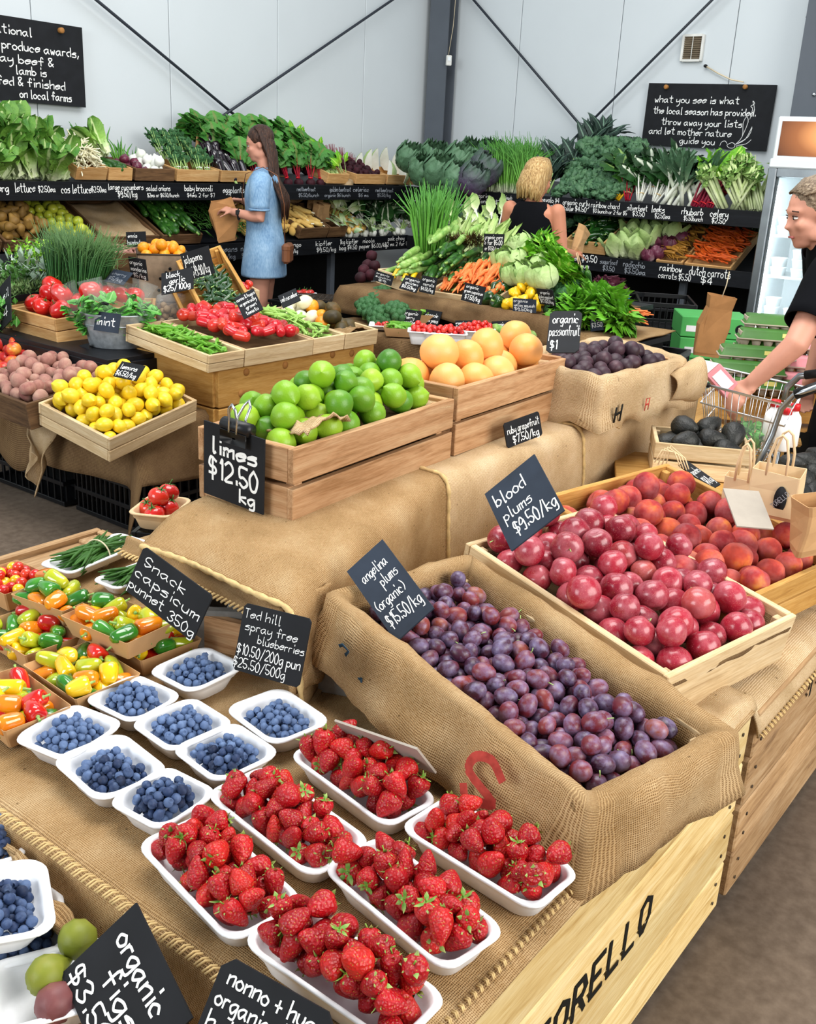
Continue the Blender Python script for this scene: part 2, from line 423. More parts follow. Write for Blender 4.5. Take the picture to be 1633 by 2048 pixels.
def burlap(name, a, b, c, s=330, st=.6):
    t = NT(name, .95, .1); uv = t.n('TexCoord').outputs['UV']
    def wave(rot):
        mp = t.n('Mapping'); mp.inputs['Rotation'].default_value = (0, 0, rot); t.l(uv, mp.inputs[0])
        w = t.n('TexWave'); w.inputs['Scale'].default_value = s/6.283*1.0; w.inputs['Distortion'].default_value = 1.6; w.inputs['Detail'].default_value = 1.5; w.inputs['Detail Scale'].default_value = 1.2
        t.l(mp.outputs[0], w.inputs['Vector']); return w.outputs['Fac']
    w1, w2 = wave(0), wave(pi/2)
    mu = t.n('Math', operation='MAXIMUM'); t.l(w1, mu.inputs[0]); t.l(w2, mu.inputs[1])
    ob = t.coord('UV', (1, 1, 1), False)
    big = t.noise(ob, 7, 4); fib = t.noise(t.coord('UV', (1, 6, 1), False), 90, 2)
    col = t.ramp(big, [(.3, a), (.5, b), (.72, c)])
    col = t.mix(.35, col, t.ramp(fib, [(.35, a), (.65, c)]))
    col = t.mix(t.ramp(mu.outputs[0], [(.25, (.75, .75, .75, 1)), (.75, (0, 0, 0, 1))]), col, a, 'MULTIPLY')
    sp = t.noise(ob, 60, 1); col = t.mix(t.ramp(sp, [(.74, (0, 0, 0, 1)), (.78, (.6, .6, .6, 1))]), col, '#5b4326')
    t.color(col); t.bump(mu.outputs[0], st, .004)
burlap('burlap', '#9c7a4e', '#ba976a', '#d4b88e', 600, .6)
burlap('burlap_light', '#b3966c', '#d0b48c', '#e6d0ae', 600, .5)
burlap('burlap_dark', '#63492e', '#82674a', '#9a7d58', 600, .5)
def fruit(name, stops, rough=.35, spec=.5, scale=9, bump=0, bscale=120, rstops=None, rmix=.5, coat=0, speck=None, bloom=None, sss=0):
    t = NT(name, rough, spec); c = t.coord(); n = t.noise(c, scale, 3, .6)
    col = t.ramp(n, stops)
    if rstops: col = t.mix(rmix, col, t.ramp(t.rand(), rstops))
    if bloom:
        col = t.mix(t.ramp(t.noise(c, bloom[1], 4, .65), [(.42, (0, 0, 0, 1)), (.68, (bloom[2],)*3+(1,))]), col, bloom[0])
    if speck:
        vo = t.n('TexVoronoi'); vo.inputs['Scale'].default_value = speck[1]; t.l(c, vo.inputs['Vector'])
        col = t.mix(t.ramp(vo.outputs['Distance'], [(speck[2], (1, 1, 1, 1)), (speck[2]+.08, (0, 0, 0, 1))]), col, speck[0])
        if len(speck) > 3: t.bump(vo.outputs['Distance'], speck[3], .003)
    t.color(col)
    if bump: t.bump(t.noise(c, bscale, 2), bump, .002)
    if coat: t.b.inputs['Coat Weight'].default_value = coat; t.b.inputs['Coat Roughness'].default_value = .08
    return t.m
fruit('plum_small', [(.3, '#2b1226'), (.5, '#5a1d2c'), (.7, '#7c2c30')], .4, .45, 22, rstops=[(0, '#241530'), (.35, '#3d1a2d'), (.7, '#6d1f28'), (.93, '#8a3428'), (1, '#9c5a2c')], rmix=.6, bloom=('#8f86ad', 42, .62))
fruit('plum_blood', [(.3, '#6b0f22'), (.5, '#9a1a30'), (.72, '#b23a44')], .26, .5, 13, rstops=[(0, '#5a0f1c'), (.5, '#98182e'), (.85, '#b52b3b'), (1, '#b5603c')], rmix=.45, coat=.1, speck=('#d98a78', 330, .10), bloom=('#d58a94', 24, .4))
fruit('peach', [(.36, '#7a1a24'), (.50, '#b03a34'), (.60, '#d0603a'), (.72, '#efa040')], .75, .2, 17, rstops=[(0, '#74202e'), (.55, '#ac3a3c'), (.85, '#cc5c3c'), (1, '#ea9440')], rmix=.36, bloom=('#c58d8c', 20, .35))
fruit('nectarine_flat', [(.3, '#8a4c4c'), (.5, '#ac7a6c'), (.7, '#c4a48e')], .95, .1, 26, rstops=[(0, '#8a5a54'), (1, '#bf9f8e')], rmix=.45)
fruit('lime', [(.3, '#4f8a16'), (.55, '#76a91e'), (.75, '#a4c030')], .38, .4, 10, .25, 260, rstops=[(0, '#2a6218'), (.3, '#437c1a'), (.6, '#80ac22'), (1, '#a8c434')], rmix=.7)
fruit('lemon', [(.3, '#e0b016'), (.55, '#efcf28'), (.75, '#f3e04e')], .35, .5, 8, .25, 220, rstops=[(0, '#dcc022'), (.5, '#f2d228'), (.88, '#f0c21a'), (1, '#c2c63a')], rmix=.5)
fruit('grapefruit', [(.3, '#e8903c'), (.52, '#f2aa5c'), (.75, '#f5c292')], .42, .45, 6, .2, 240, rstops=[(0, '#ec9636'), (1, '#f5b870')], rmix=.4)
fruit('mandarin', [(.3, '#e8860c'), (.7, '#f7a81c')], .4, .5, 8, .2, 200)
fruit('passion', [(.3, '#20141d'), (.55, '#3d2630'), (.75, '#6a4a50')], .5, .4, 24, .5, 70, rstops=[(0, '#2a1a26'), (1, '#4d323c')], rmix=.4)
fruit('avocado', [(.35, '#0b0c0a'), (.65, '#1c1d18')], .5, .45, 30, .9, 150)
fruit('strawberry', [(.3, '#80060f'), (.55, '#ac0a15'), (.8, '#c4161a')], .38, .4, 40, rstops=[(0, '#860814'), (.7, '#b80e1a'), (1, '#d02a1a')], rmix=.5, speck=('#b47a30', 235, .16, .6), coat=.05)
fruit('blueberry', [(.3, '#1a2440'), (.5, '#2f4267'), (.72, '#6f86ac')], .6, .3, 70, rstops=[(0, '#0f1528'), (.5, '#2c3e62'), (1, '#6a82aa')], rmix=.62)
fruit('fig', [(.3, '#5a641a'), (.6, '#7d8428'), (.8, '#969044')], .5, .35, 12, bump=.15)
fruit('fig_purple', [(.3, '#5c3238'), (.6, '#7d4a48'), (.8, '#8c6a55')], .5, .35, 14, bump=.15)
fruit('tomato', [(.3, '#b8160f'), (.6, '#d3221a'), (.8, '#e04030')], .2, .5, 6, rstops=[(0, '#b3121a'), (.6, '#d62a20'), (1, '#e2502c')], rmix=.45, coat=.4)
fruit('tomato_pink', [(.3, '#b01420'), (.6, '#cc1e28'), (.8, '#dc4a34')], .24, .45, 8, rstops=[(0, '#b41628'), (.6, '#cc2428'), (1, '#de5028')], rmix=.5, coat=.4)
for nm, s in (('cap_red', ['#a80f0c', '#cf1e16', '#e23a24']), ('cap_orange', ['#d4680c', '#ea8a14', '#f0a02c']), ('cap_yellow', ['#dca808', '#f0c414', '#f6d63c']), ('cap_green', ['#1f5a14', '#358224', '#5aa030']), ('cap_lime', ['#8fa81c', '#b8bc24', '#d4c030'])):
    fruit(nm, [(.3, s[0]), (.55, s[1]), (.8, s[2])], .14, .55, 14, coat=.6)
fruit('jalap', [(.3, '#10300f'), (.6, '#1d4a18'), (.85, '#3b6a20')], .18, .55, 10, coat=.5)
fruit('zuc', [(.3, '#16380f'), (.55, '#2b5a1c'), (.8, '#5c8a3a')], .35, .4, 30)
fruit('zuc_light', [(.3, '#5f8f3a'), (.55, '#8fb45c'), (.8, '#c0d494')], .4, .4, 26)
fruit('squash_yellow', [(.3, '#e8b008'), (.7, '#f8d020')], .3, .5, 8, coat=.3)
fruit('cream', [(.3, '#d8d2a8'), (.6, '#eee9cc'), (.8, '#f8f5e4')], .5, .4, 10)
fruit('white_veg', [(.3, '#dfe3d4'), (.7, '#f6f7f0')], .45, .4, 10)
fruit('potato', [(.3, '#c99c4c'), (.6, '#e0bc6c'), (.8, '#ecd08c')], .7, .3, 12)
fruit('pear', [(.3, '#664a1e'), (.6, '#8c6a30'), (.8, '#a6853e')], .6, .35, 12)
fruit('apple_green', [(.3, '#9cae2a'), (.6, '#c0c63c'), (.8, '#d6d85c')], .3, .5, 8)
fruit('apple_red', [(.35, '#a8141c'), (.5, '#c83026'), (.66, '#e0a040')], .28, .5, 12)
fruit('carrot', [(.3, '#d8662a'), (.6, '#ec8444'), (.85, '#f4a468')], .5, .4, 16, bump=.2, bscale=60)
fruit('carrot_deep', [(.3, '#b5400e'), (.6, '#d85c18'), (.85, '#e8822e')], .5, .4, 16, bump=.2, bscale=60)
fruit('carrot_mix', [(.3, '#7c5a1c'), (.6, '#b07a2c'), (.85, '#c88a3c')], .5, .4, 16)
fruit('eggplant', [(.3, '#0b060c'), (.7, '#22101e')], .15, .6, 8, coat=.5)
fruit('onion_red', [(.3, '#4a1428'), (.7, '#7c2c48')], .3, .5, 10)
fruit('beet', [(.3, '#22080f'), (.6, '#3c101c'), (.8, '#5a2430')], .7, .3, 14, bump=.3)
fruit('squash_dark', [(.3, '#2a2410'), (.55, '#4a3c16'), (.8, '#8a5a1c')], .5, .4, 12)
fruit('radicchio', [(.3, '#3c1424'), (.6, '#6a2c44'), (.8, '#c8a8b0')], .5, .4, 10)
fruit('garlic', [(.3, '#8c7452'), (.6, '#b59c78'), (.85, '#d8c8a8')], .7, .3, 16)
def leafm(name, base, mid, tip, vein=None, p=(.12, .4), rough=.5, bscale=60, bst=.5, spec=.35):
    t = NT(name, rough, spec); sp = t.n('SeparateXYZ'); t.l(t.n('TexCoord').outputs['UV'], sp.inputs[0])
    n = t.noise(t.coord(), 30, 3); ad = t.n('Math', operation='MULTIPLY_ADD'); t.l(n, ad.inputs[0]); ad.inputs[1].default_value = .25; t.l(sp.outputs[1], ad.inputs[2])
    col = t.ramp(ad.outputs[0], [(p[0]+.12, base), (p[1]+.12, mid), (1, tip)])
    col = t.mix(t.ramp(t.noise(t.coord(), 12, 3), [(.35, (0, 0, 0, 1)), (.7, (.5, .5, .5, 1))]), col, mid)
    if vein:
        a = t.n('Math', operation='SUBTRACT'); t.l(sp.outputs[0], a.inputs[0]); a.inputs[1].default_value = .5
        b = t.n('Math', operation='ABSOLUTE'); t.l(a.outputs[0], b.inputs[0])
        col = t.mix(t.ramp(b.outputs[0], [(.04, (.9, .9, .9, 1)), (.10, (0, 0, 0, 1))]), col, vein)
    t.color(col); t.bump(t.noise(t.coord(), bscale, 2), bst, .006); return t.m
leafm('cos', '#e4ecc4', '#86b24a', '#3d7426', '#c8dc98', (.12, .42), bst=.8)
leafm('chardleaf', '#3c6a24', '#2c5a1e', '#1d4418', '#8fb060', (.0, .4))
leafm('silverleaf', '#2c5a22', '#1f4a1c', '#163a16', '#dfe8d0', (.0, .4))
leafm('beetleaf', '#4a7a30', '#37742a', '#4c8c34', '#6a7a3c', (.0, .4), bst=.9)
leafm('kale', '#4a6e48', '#3c6244', '#5a8058', None, (.0, .4), bst=1)
leafm('cavolo', '#2a4034', '#1c3028', '#243a30', '#6a8a74', (.0, .4), bst=.9)
leafm('bright', '#a8d040', '#7cbc24', '#5aa41c', '#c0e060', (.0, .4))
leafm('lettuceleaf', '#b4dc5c', '#74b62c', '#5ca424', None, (.0, .4))
leafm('cab_green', '#8aa884', '#4e7454', '#5c8060', None, (.0, .4), bst=1, bscale=34)
leafm('cab_purple', '#7a5a74', '#544660', '#46604e', None, (.0, .4), bst=1, bscale=34)
leafm('cabbage_pale', '#e2eac0', '#bcd290', '#98b86a', None, (.1, .5), bst=.8, bscale=40)
leafm('herb', '#3f6a2c', '#4a7a34', '#5f8f44', None, (.0, .4))
leafm('sage', '#7f977c', '#8aa08a', '#9ab09a', None, (.0, .4))
leafm('thyme', '#5f7a44', '#6a8650', '#7f965c', None, (.0, .4))
leafm('blade', '#9cc060', '#4a8a34', '#2c6a2c', None, (.05, .35))
leafm('chive', '#3a6a30', '#2f6230', '#5a7a44', None, (.05, .5))
leafm('springgreen', '#e8ecd0', '#6aa83c', '#3a7a2c', None, (.04, .2))
leafm('leek', '#f4f6ea', '#c8dca8', '#4a7a54', None, (.2, .5))
leafm('celery', '#e4ecc0', '#a8c85c', '#5a9430', None, (.12, .6))
leafm('rhub', '#8a1a34', '#7a1c30', '#8a3a3c', None, (.2, .8))
leafm('stem_white', '#f2f4ea', '#e8ecdc', '#c0d4a0', None, (.3, .8))
leafm('stem_yellow', '#f0c020', '#eab818', '#c8b030', None, (.3, .8))
leafm('stem_red', '#b81430', '#a8142c', '#8c2030', None, (.3, .8))
leafm('stem_green', '#a8c87c', '#8fb85c', '#5a9440', None, (.2, .8))
leafm('mintleaf', '#3a7a2c', '#4a9434', '#5aa840', '#8ac070', (.0, .4))
leafm('broc', '#6a9050', '#2f5c30', '#3a6a3c', None, (.0, .2), bscale=160, bst=1.0)
leafm('beanleaf', '#3a6a20', '#2f5c1c', '#4a7a2c', None, (.0, .3))
leafm('pea', '#6aa02c', '#5c9828', '#7cb440', None, (.0, .3), rough=.35)
leafm('sugarpea', '#8ab44c', '#8fba54', '#a8cc70', None, (.0, .3), rough=.4)
leafm('calyx', '#7ca03c', '#5f9030', '#a8b86a', None, (.0, .4))
leafm('husk', '#dfe4b0', '#b8cc80', '#8fb05c', None, (.1, .5))
plain('chalk', '#15171b', .75, .3, var=.25, scale=14)
plain('slate', '#2a3340', .7, .3, var=.25, scale=10)
plain('ink', '#f4f5f2', .8, .2, var=.03); plain('ink_dim', '#9aa0a8', .8, .2, var=.2, scale=40); plain('ink_black', '#14130f', .8, .2)
plain('ink_red', '#b0483e', .95, .05, var=.25, scale=60); plain('ink_blue', '#3a5060', .95, .05, var=.3, scale=60)
plain('pulp', '#f2f3f5', .55, .35, var=.03, scale=60, bump=.05)
plain('kraft', '#c39a6c', .8, .2, var=.08, scale=20); plain('kraft_pale', '#d9bd94', .85, .2, var=.08, scale=12)
plain('card_grey', '#a89f93', .9, .2, var=.05, scale=30); plain('egg_grey', '#b0a392', .9, .1, var=.1, scale=30, bump=.2)
plain('plastic_black', '#0c0d10', .4, .4, var=.2); plain('black', '#0a0b0d', .7, .2); plain('steel', '#c8ccd0', .25, .5, 1); plain('alu', '#9aa0a4', .35, .5, 1)
plain('wire', '#d8dadc', .3, .5, 1); plain('rust_wire', '#4c4238', .6, .4, .6); plain('rusty', '#8a7864', .7, .3, .3, .35, 14)
plain('rope', '#cdb07c', .95, .1, var=.2, scale=60); plain('twine', '#d8c8a8', .9, .1)
plain('conc', '#8d8a84', .95, .1, var=.15, scale=40, bump=.5); plain('post_grey', '#525860', .5, .35, var=.08, scale=3); plain('post_dark', '#2a2f38', .5, .35, var=.08)
plain('wall', '#cdd4d7', .6, .3, var=.02, scale=1.5); plain('vent_white', '#dcdcd6', .5, .4); plain('vent_slat', '#8a7c68', .7, .3, var=.3)
plain('dowel', '#a8743c', .7, .3, var=.2); plain('rubber', '#17181a', .6, .3); plain('milk', '#f4f4f2', .35, .5, var=.02); plain('cap_plastic', '#d01c24', .35, .5)
plain('skin', '#c98f78', .5, .35, var=.06, scale=12); plain('skin_tan', '#c07f62', .5, .35, var=.06, scale=12); plain('lips', '#a85a54', .45, .4)
def hair(name, a, b, c, sc):
    t = NT(name, .42, .35); n = t.noise(t.coord(scale=sc, rand=False), 1, 3, .6); t.color(t.ramp(n, [(.3, a), (.5, b), (.7, c)])); t.bump(n, .8, .01)
hair('hair_brown', '#1c100c', '#3a241a', '#5c3c2a', (150, 150, 8)); hair('hair_blonde', '#7a5a34', '#b8935c', '#dcc08c', (150, 150, 8)); hair('hair_grey', '#4c3c2e', '#84705a', '#b8a68c', (14, 170, 120))
plain('tee_black', '#0b0c10', .9, .1); plain('eye_white', '#e8e4e0', .3, .5); plain('eye_dark', '#241a14', .2, .5); plain('leather', '#7a4a2c', .5, .4)
plain('green_card', '#4faa58', .6, .3, var=.06); plain('pink_card', '#d98c92', .6, .3, var=.08); plain('egg_green', '#3f7028', .45, .4, var=.15, scale=10); plain('label_yellow', '#e8d87c', .6, .3); plain('label_white', '#e4e2e4', .7, .3); plain('blue_plastic', '#2a7ac0', .5, .4)
plain('tub_white', '#e6ecee', .5, .4, var=.05); plain('fridge_white', '#e2e8ea', .4, .45, var=.03); plain('galv', '#a4abb0', .42, .5, .35, .25, 40)
plain('pencil', '#c8a070', .6, .3); plain('brown_paper', '#a8794c', .85, .2, var=.12, scale=14)
def denim():
    t = NT('denim', .9, .15); n = t.noise(t.coord(), 6, 4); f = t.noise(t.coord(scale=(1, 1, .2)), 160, 2)
    c = t.ramp(n, [(.3, '#5f86ac'), (.55, '#86abcc'), (.8, '#b4d0e4')]); t.color(t.mix(.25, c, t.ramp(f, [(.35, '#5a7ea4'), (.65, '#bcd4e6')]))); t.bump(f, .3)
denim()
def concrete():
    t = NT('concrete', .85, .25); c = t.coord(rand=False); n = t.noise(c, 1.2, 6, .65); f = t.noise(c, 30, 4)
    col = t.ramp(n, [(.3, '#4f4338'), (.55, '#6d5e50'), (.75, '#857566')]); t.color(t.mix(.3, col, t.ramp(f, [(.35, '#4a4036'), (.7, '#8a7c6e')]))); t.bump(f, .2)
concrete()
def glassy(name, col, alpha, rough=.03):
    t = NT(name, rough, .6); t.color(col); t.b.inputs['Alpha'].default_value = alpha; return t.m
glassy('cello', '#eef4f2', .055); glassy('clear_tub', '#e8ecec', .2); glassy('door_glass', '#e4f4f8', .12)
def emit(name, col, st):
    t = NT(name, .5, .2); t.color(col); t.b.inputs['Emission Color'].default_value = hx(col); t.b.inputs['Emission Strength'].default_value = st
emit('led', '#eefaff', 34.0)
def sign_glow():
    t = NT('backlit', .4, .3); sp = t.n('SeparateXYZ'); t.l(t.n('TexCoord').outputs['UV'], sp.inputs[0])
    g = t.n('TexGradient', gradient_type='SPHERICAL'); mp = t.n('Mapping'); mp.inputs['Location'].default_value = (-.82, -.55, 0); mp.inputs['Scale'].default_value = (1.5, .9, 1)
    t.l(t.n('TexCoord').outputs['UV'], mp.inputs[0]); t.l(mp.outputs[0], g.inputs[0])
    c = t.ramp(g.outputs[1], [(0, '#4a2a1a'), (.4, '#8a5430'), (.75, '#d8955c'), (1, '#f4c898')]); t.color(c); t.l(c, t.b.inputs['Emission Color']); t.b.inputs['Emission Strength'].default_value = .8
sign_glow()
# ------------------------------------------------------------------ the shed
YW, XW = 6.35, 8.6
def struct(o, name=None): o['kind'] = 'structure'; return o
struct(MB().add([(-6, -6, 0), (12, -6, 0), (12, 9, 0), (-6, 9, 0)], [(0, 1, 2, 3)]).obj('floor', MT['concrete'], smooth=False))
wl = struct(MB().box((2.5, YW+.11, 2.4), (13, .1, 4.8)).obj('wall_left', MT['wall'], smooth=False))
sx = [-1.6, -.4, .8, 2.0, 3.2]+[Yp(x, 0, YW).x for x in (60.6, 337, 556, 733)]+[8.75]
for a, b in zip(sx, sx[1:]): board('panel', ((a+b)/2, YW+.03, 2.4), (b-a-.006, .06, 4.78), MT['wall'], wl, .004)
wr = struct(MB().box((XW+.11, 1.5, 2.4), (.1, 10.2, 4.8)).obj('wall_right', MT['wall'], smooth=False))
sy = [YW-.05]+[Xp(x, y, XW).y for x, y in ((1046.5, 0), (1249, 0), (1481, 0))]+[2.0, .9, -.2, -1.4, -2.6]
for a, b in zip(sy, sy[1:]): board('panel', (XW+.03, (a+b)/2, 2.4), (.06, a-b-.006, 4.78), MT['wall'], wr, .004)
def column(name, x, y, lab, s=.2, fl=.16):
    c = MB(); c.box((0, 0, 2.4), (s, .012, 4.8)).box((-s/2, 0, 2.4), (.014, fl, 4.8)).box((s/2, 0, 2.4), (.014, fl, 4.8))
    o = struct(c.obj(name, MT['post_grey'], smooth=False, loc=(x, y, 0), rot=(0, 0, R_(8)))); return o
cp = Yp(870, 290, YW-.12)
column('trim_1', XW-.16, YW-.15, '', .17, .2)
c2 = Xp(1622, 0, XW-.12)
t2 = column('trim_2', XW-.14, c2.y-.12, '', .22, .2)
MB().box((0, -.14, 2.4), (.05, .06, 4.8)).obj('post_channel', MT['post_dark'], t2, smooth=False)
bm = MB().lathe([(.014, 0), (.014, .01), (.008, .014)], 8).mesh('bolt', MT['steel'])
for z in (1.95, 2.13, 2.4, 2.7): same(t2, bm, 'bolt', t2, (-.12, -.05, z), (0, -pi/2, 0))
def rod(nm, a, b): return struct(MB().tube([a, b], .0115, 8).obj(nm, MT['post_dark']))
Yr = YW-.08; Xr = XW-.08
e = lambda p, q, t: p+(q-p)*t
a, b = Yp(193, 0, Yr), Yp(460, 222, Yr); rod('trim_3', e(a, b, -1.2), e(a, b, 1.8))
a, b = Yp(460, 222, Yr-.025), Yp(785, 0, Yr-.025); rod('trim_4', e(a, b, -.9), e(a, b, 1.9))
a, b = Xp(948, 0, Xr), Xp(1168, 258, Xr); rod('trim_5', e(a, b, -1.0), e(a, b, 1.7))
a, b = Xp(1168, 258, Xr-.025), Xp(1425, 0, Xr-.025); rod('trim_6', e(a, b, -.9), e(a, b, 1.9))
# wall vent, sensor, hook and cord
vc = Xp(1386, 96, XW-.02); vt = thing('wall_vent', 'small square white wall vent with tan louvres high on the right wall', 'vent', vc)
for s in (-1, 1):
    board('frame_side', (0, s*.085, 0), (.03, .02, .2), MT['vent_white'], vt); board('frame_rail', (0, 0, s*.095), (.03, .15, .02), MT['vent_white'], vt)
board('back_plate', (.015, 0, 0), (.01, .15, .17), MT['vent_slat'], vt)
lm = MB().box((0, 0, 0), (.018, .15, .004)).mesh('louvre', MT['vent_slat'], False)
for i in range(11): same(vt, lm, 'louvre', vt, (0, 0, -.08+i*.016), (0, .6, 0))
board('mullion', (-.012, 0, 0), (.006, .006, .17), MT['vent_white'], vt)
sc = Yp(898, 121, YW-.30); st_ = thing('wall_sensor', 'small white sensor box fixed to the corner steel post', 'sensor', sc, (0, 0, R_(-40)))
board('case', (0, 0, 0), (.05, .04, .09), MT['vent_white'], st_, .006); board('lens_window', (0, -.022, .012), (.03, .006, .035), MT['tub_white'], st_, .003)
MB().tube([(0, .02, .05), (.03, .02, .3), (.04, .02, .6), (.04, .02, 1.2)], .0025, 5).obj('cable', MT['twine'], st_)
h = Xp(1412, 132, XW-.03); g = Xp(1488, 164, XW-.05)
hk = thing('wall_hook', 'dark wall hook on the right wall with a pale cord running to the chalkboard', 'hook', h)
MB().lathe([(.002, -.02), (.012, -.015), (.014, 0), (.01, .02), (.002, .025)], 10).obj('knob', MT['rubber'], hk, rot=(0, -pi/2, 0))
MB().tube([V((0, 0, 0)), (g-h)*.35+V((0, 0, -.015)), (g-h)*.7+V((0, 0, -.02)), g-h], .006, 6).obj('cord', MT['twine'], hk)
# wall chalkboards
P4 = [Yp(x, y, YW-.05) for x, y in ((-150, 187), (172, 215), (-150, 6))]
sg = sign('large black chalkboard on the left wall about produce awards and local farms', P4[0], P4[1], P4[2], [
    ('national', .40, .66, .80, .10), ('magazine produce awards,', .16, .965, .62, .105), ('galloway beef &', .22, .79, .465, .10), ('lamb is', .545, .74, .335, .10), ('grass fed & finished', .22, .86, .195, .10), ('on local farms', .56, .90, .055, .10)], th=.02, name='wall_chalkboard', sq=False, cat='chalkboard', wt=.13)
dm = MB().lathe([(.016, 0), (.018, .004), (.018, .03), (.014, .034)], 12).mesh('peg', MT['dowel'])
d = sg.matrix_basis.inverted()@Yp(121, 61, YW-.06); same(sg, dm, 'peg', sg, (d.x, d.y, 0))
P4 = [Xp(x, y, XW-.05) for x, y in ((1283, 289), (1532, 302), (1298, 166))]
sg = sign('wide black chalkboard on the right wall about the local season with a drawn beetroot', P4[0], P4[1], P4[2], [
    ('what you see is what', .07, .74, .70, .105), ('the local season has provided.', .07, .88, .52, .105), ('throw away your lists', .15, .79, .345, .105), ('and let mother nature', .055, .72, .19, .105), ('guide you', .32, .60, .055, .10)], th=.02, name='wall_chalkboard', sq=False, cat='chalkboard', wt=.12)
for x, y in ((1334, 174), (1492, 174)):
    d = sg.matrix_basis.inverted()@Xp(x, y, XW-.06); same(sg, dm, 'peg', sg, (d.x, d.y, 0))
mb = MB(); w_, h_ = .98, .5
def chline(pts): mb.tube([(x*w_, y*h_, .001) for x, y in smoothline(pts, 3)], .0025, 4, flat=.3)
for pts in ([(.78, .06), (.80, .02), (.84, .02), (.85, .07), (.82, .10), (.78, .06)], [(.85, .07), (.9, .2), (.89, .4), (.91, .5), (.93, .42), (.9, .2)], [(.85, .07), (.93, .16), (.97, .36), (.95, .2), (.85, .07)], [(.86, .06), (.94, .09), (.98, .16)], [(.86, .04), (.92, .03), (.96, .02), (.9, .06)], [(.94, .46), (.95, .62), (.93, .66), (.96, .70), (.94, .74), (.965, .62), (.95, .5)], [(.72, .04), (.73, .1), (.76, .12), (.78, .08)]): chline(pts)
mb.obj('beetroot_drawing', MT['ink'], sg)
# ------------------------------------------------------------------ wooden bins that carry the front display
def bin_(label, x0, x1, y0, y1, H, wood, group=None, nb=4, gap=.004):
    o = thing('wooden_bin', label, 'bin', ((x0+x1)/2, (y0+y1)/2, 0), group=group); L, Wd = x1-x0, y1-y0; t = .022; b0 = .02; bh = (H-b0)/nb
    for i in range(nb):
        z = b0+bh*(i+.5)
        for s in (-1, 1):
            board('plank', (rnd(-.003, .003), s*(Wd/2-t/2)+rnd(-.0008, .0008), z), (L, t, bh-gap), MT[wood+'_x'], o, .004)
            board('plank', (s*(L/2-t/2), 0, z), (t, Wd-2*t-.002, bh-gap), MT[wood+'_y'], o, .004)
    for a in (-1, 1):
        for b in (-1, 1): board('corner_post', (a*(L/2-.055), b*(Wd/2-.05), H/2), (.06, .05, H-.02), MT[wood+'_z'], o, .004)
    board('deck', (0, 0, H-.03), (L-.05, Wd-.05, .02), MT[wood+'_x'], o)
    nm = MB().lathe([(.0045, 0), (.004, .0015)], 6).mesh('nail_head', MT['rust_wire'])
    for i in range(nb):
        for s in (-1, 1):
            for q in (-.025, .025): same(o, nm, 'nail_head', o, (s*(L/2-.045), -Wd/2-.0015, b0+bh*(i+.5)+q), (pi/2, 0, 0))
    return o
YB = .505
BT = .515                                                           # bin top
b1 = bin_('pale wooden bin with black stencilled lettering in the foreground under the strawberries', .72, 1.885, YB, 1.665, BT, 'bin')
mb = MB(); zt = Yp(1303, 1790, YB).z; zb = Yp(1272, 1880, YB).z; xr = Yp(1290, 1835, YB).x; xo = Yp(1141, 2040, YB).x
hh = zt-zb; pit = (Yp(1290, 1835, YB).x-Yp(1193, 1964, YB).x)/3
for i, ch in enumerate('TORELLO'):
    xc = xr-pit*(6-i); n0 = len(mb.v); write(mb, ch, xc-pit*.32, xc+pit*.32, zb, hh, .17, 0, sharp=True)
o = mb.obj('stencil_lettering', MT['ink_black'], b1, smooth=False); o.rotation_euler = (pi/2, 0, 0); o.location = (-(.72+1.885)/2, -(1.665-YB)/2-.0012, 0)
b2 = bin_('brown plank bin beyond the pale bin, next along the aisle', 1.915, 3.08, .50, 1.66, .50, 'weath', gap=.008)
mb = MB()
for i, (x, ch) in enumerate(((.32, 'T'), (.42, 'O'), (.52, 'R'))): write(mb, ch, x, x+.075, .40, .075, .2, 0, sharp=True)
o = mb.obj('stencil_lettering', MT['ink_black'], b2, smooth=False); o.rotation_euler = (pi/2, 0, 0); o.location = (-.5825, -.585, -.02)
o.location.x = -.58+Yp(1612, 1370, .5).x-2.4975-.32+.58; o.location.z = Yp(1612, 1370, .5).z-.44
b3 = bin_('low plank bin behind the pale bin under the snack capsicums and beans', .80, 1.60, 1.69, 2.30, .515, 'weath')
lowt = thing('low_crate_table', 'low wooden crate under the figs and the corner blueberry trays', 'crate', (.28, 1.05, 0))
for i in range(3):
    board('plank', (.37, 0, .07+i*.14), (.02, 1.4, .13), MT['weath_y'], lowt); board('plank', (-.37, 0, .07+i*.14), (.02, 1.4, .13), MT['weath_y'], lowt)
    for s in (-1, 1): board('plank', (0, s*.69, .07+i*.14), (.72, .02, .13), MT['weath_x'], lowt)
board('deck', (0, 0, .405), (.70, 1.34, .02), MT['weath_x'], lowt)
# ------------------------------------------------------------------ burlap over the bins
CT = BT+.008
def cloth(name, label, fn, nu, nv, size, mat='burlap', thick=.005, group=None):
    mb = MB(); mb.grid(fn, nu, nv, lambda u, v: (u*size[0], v*size[1])); o = mb.obj(name, MT[mat], solid=thick)
    return tag(o, label, 'cloth', group)
def nz(x, y, k=6, a=.004, s=0): return noise.noise(V((x*k, y*k, s)))*a
def top_cloth(u, v):                                                # over bin 1: left drop, right hem
    X0, X1 = .715, 1.885; s = -.10+u*1.27; y = .50+v*1.62
    x = X0+s if s > 0 else X0-.012; z = CT+nz(x, y) if s > 0 else CT-(-s)*.85
    if s > 1.17: x = X0+1.17
    if s <= 0: x = X0-.014-(-s)*.25+nz(s, y, 9, .012)
    x += .05*max(0, (.95-y))*(1-u)*-1*.5
    if y < .56: z -= .012*((.56-y)/.06)**2; 
    return V((x, y, z))
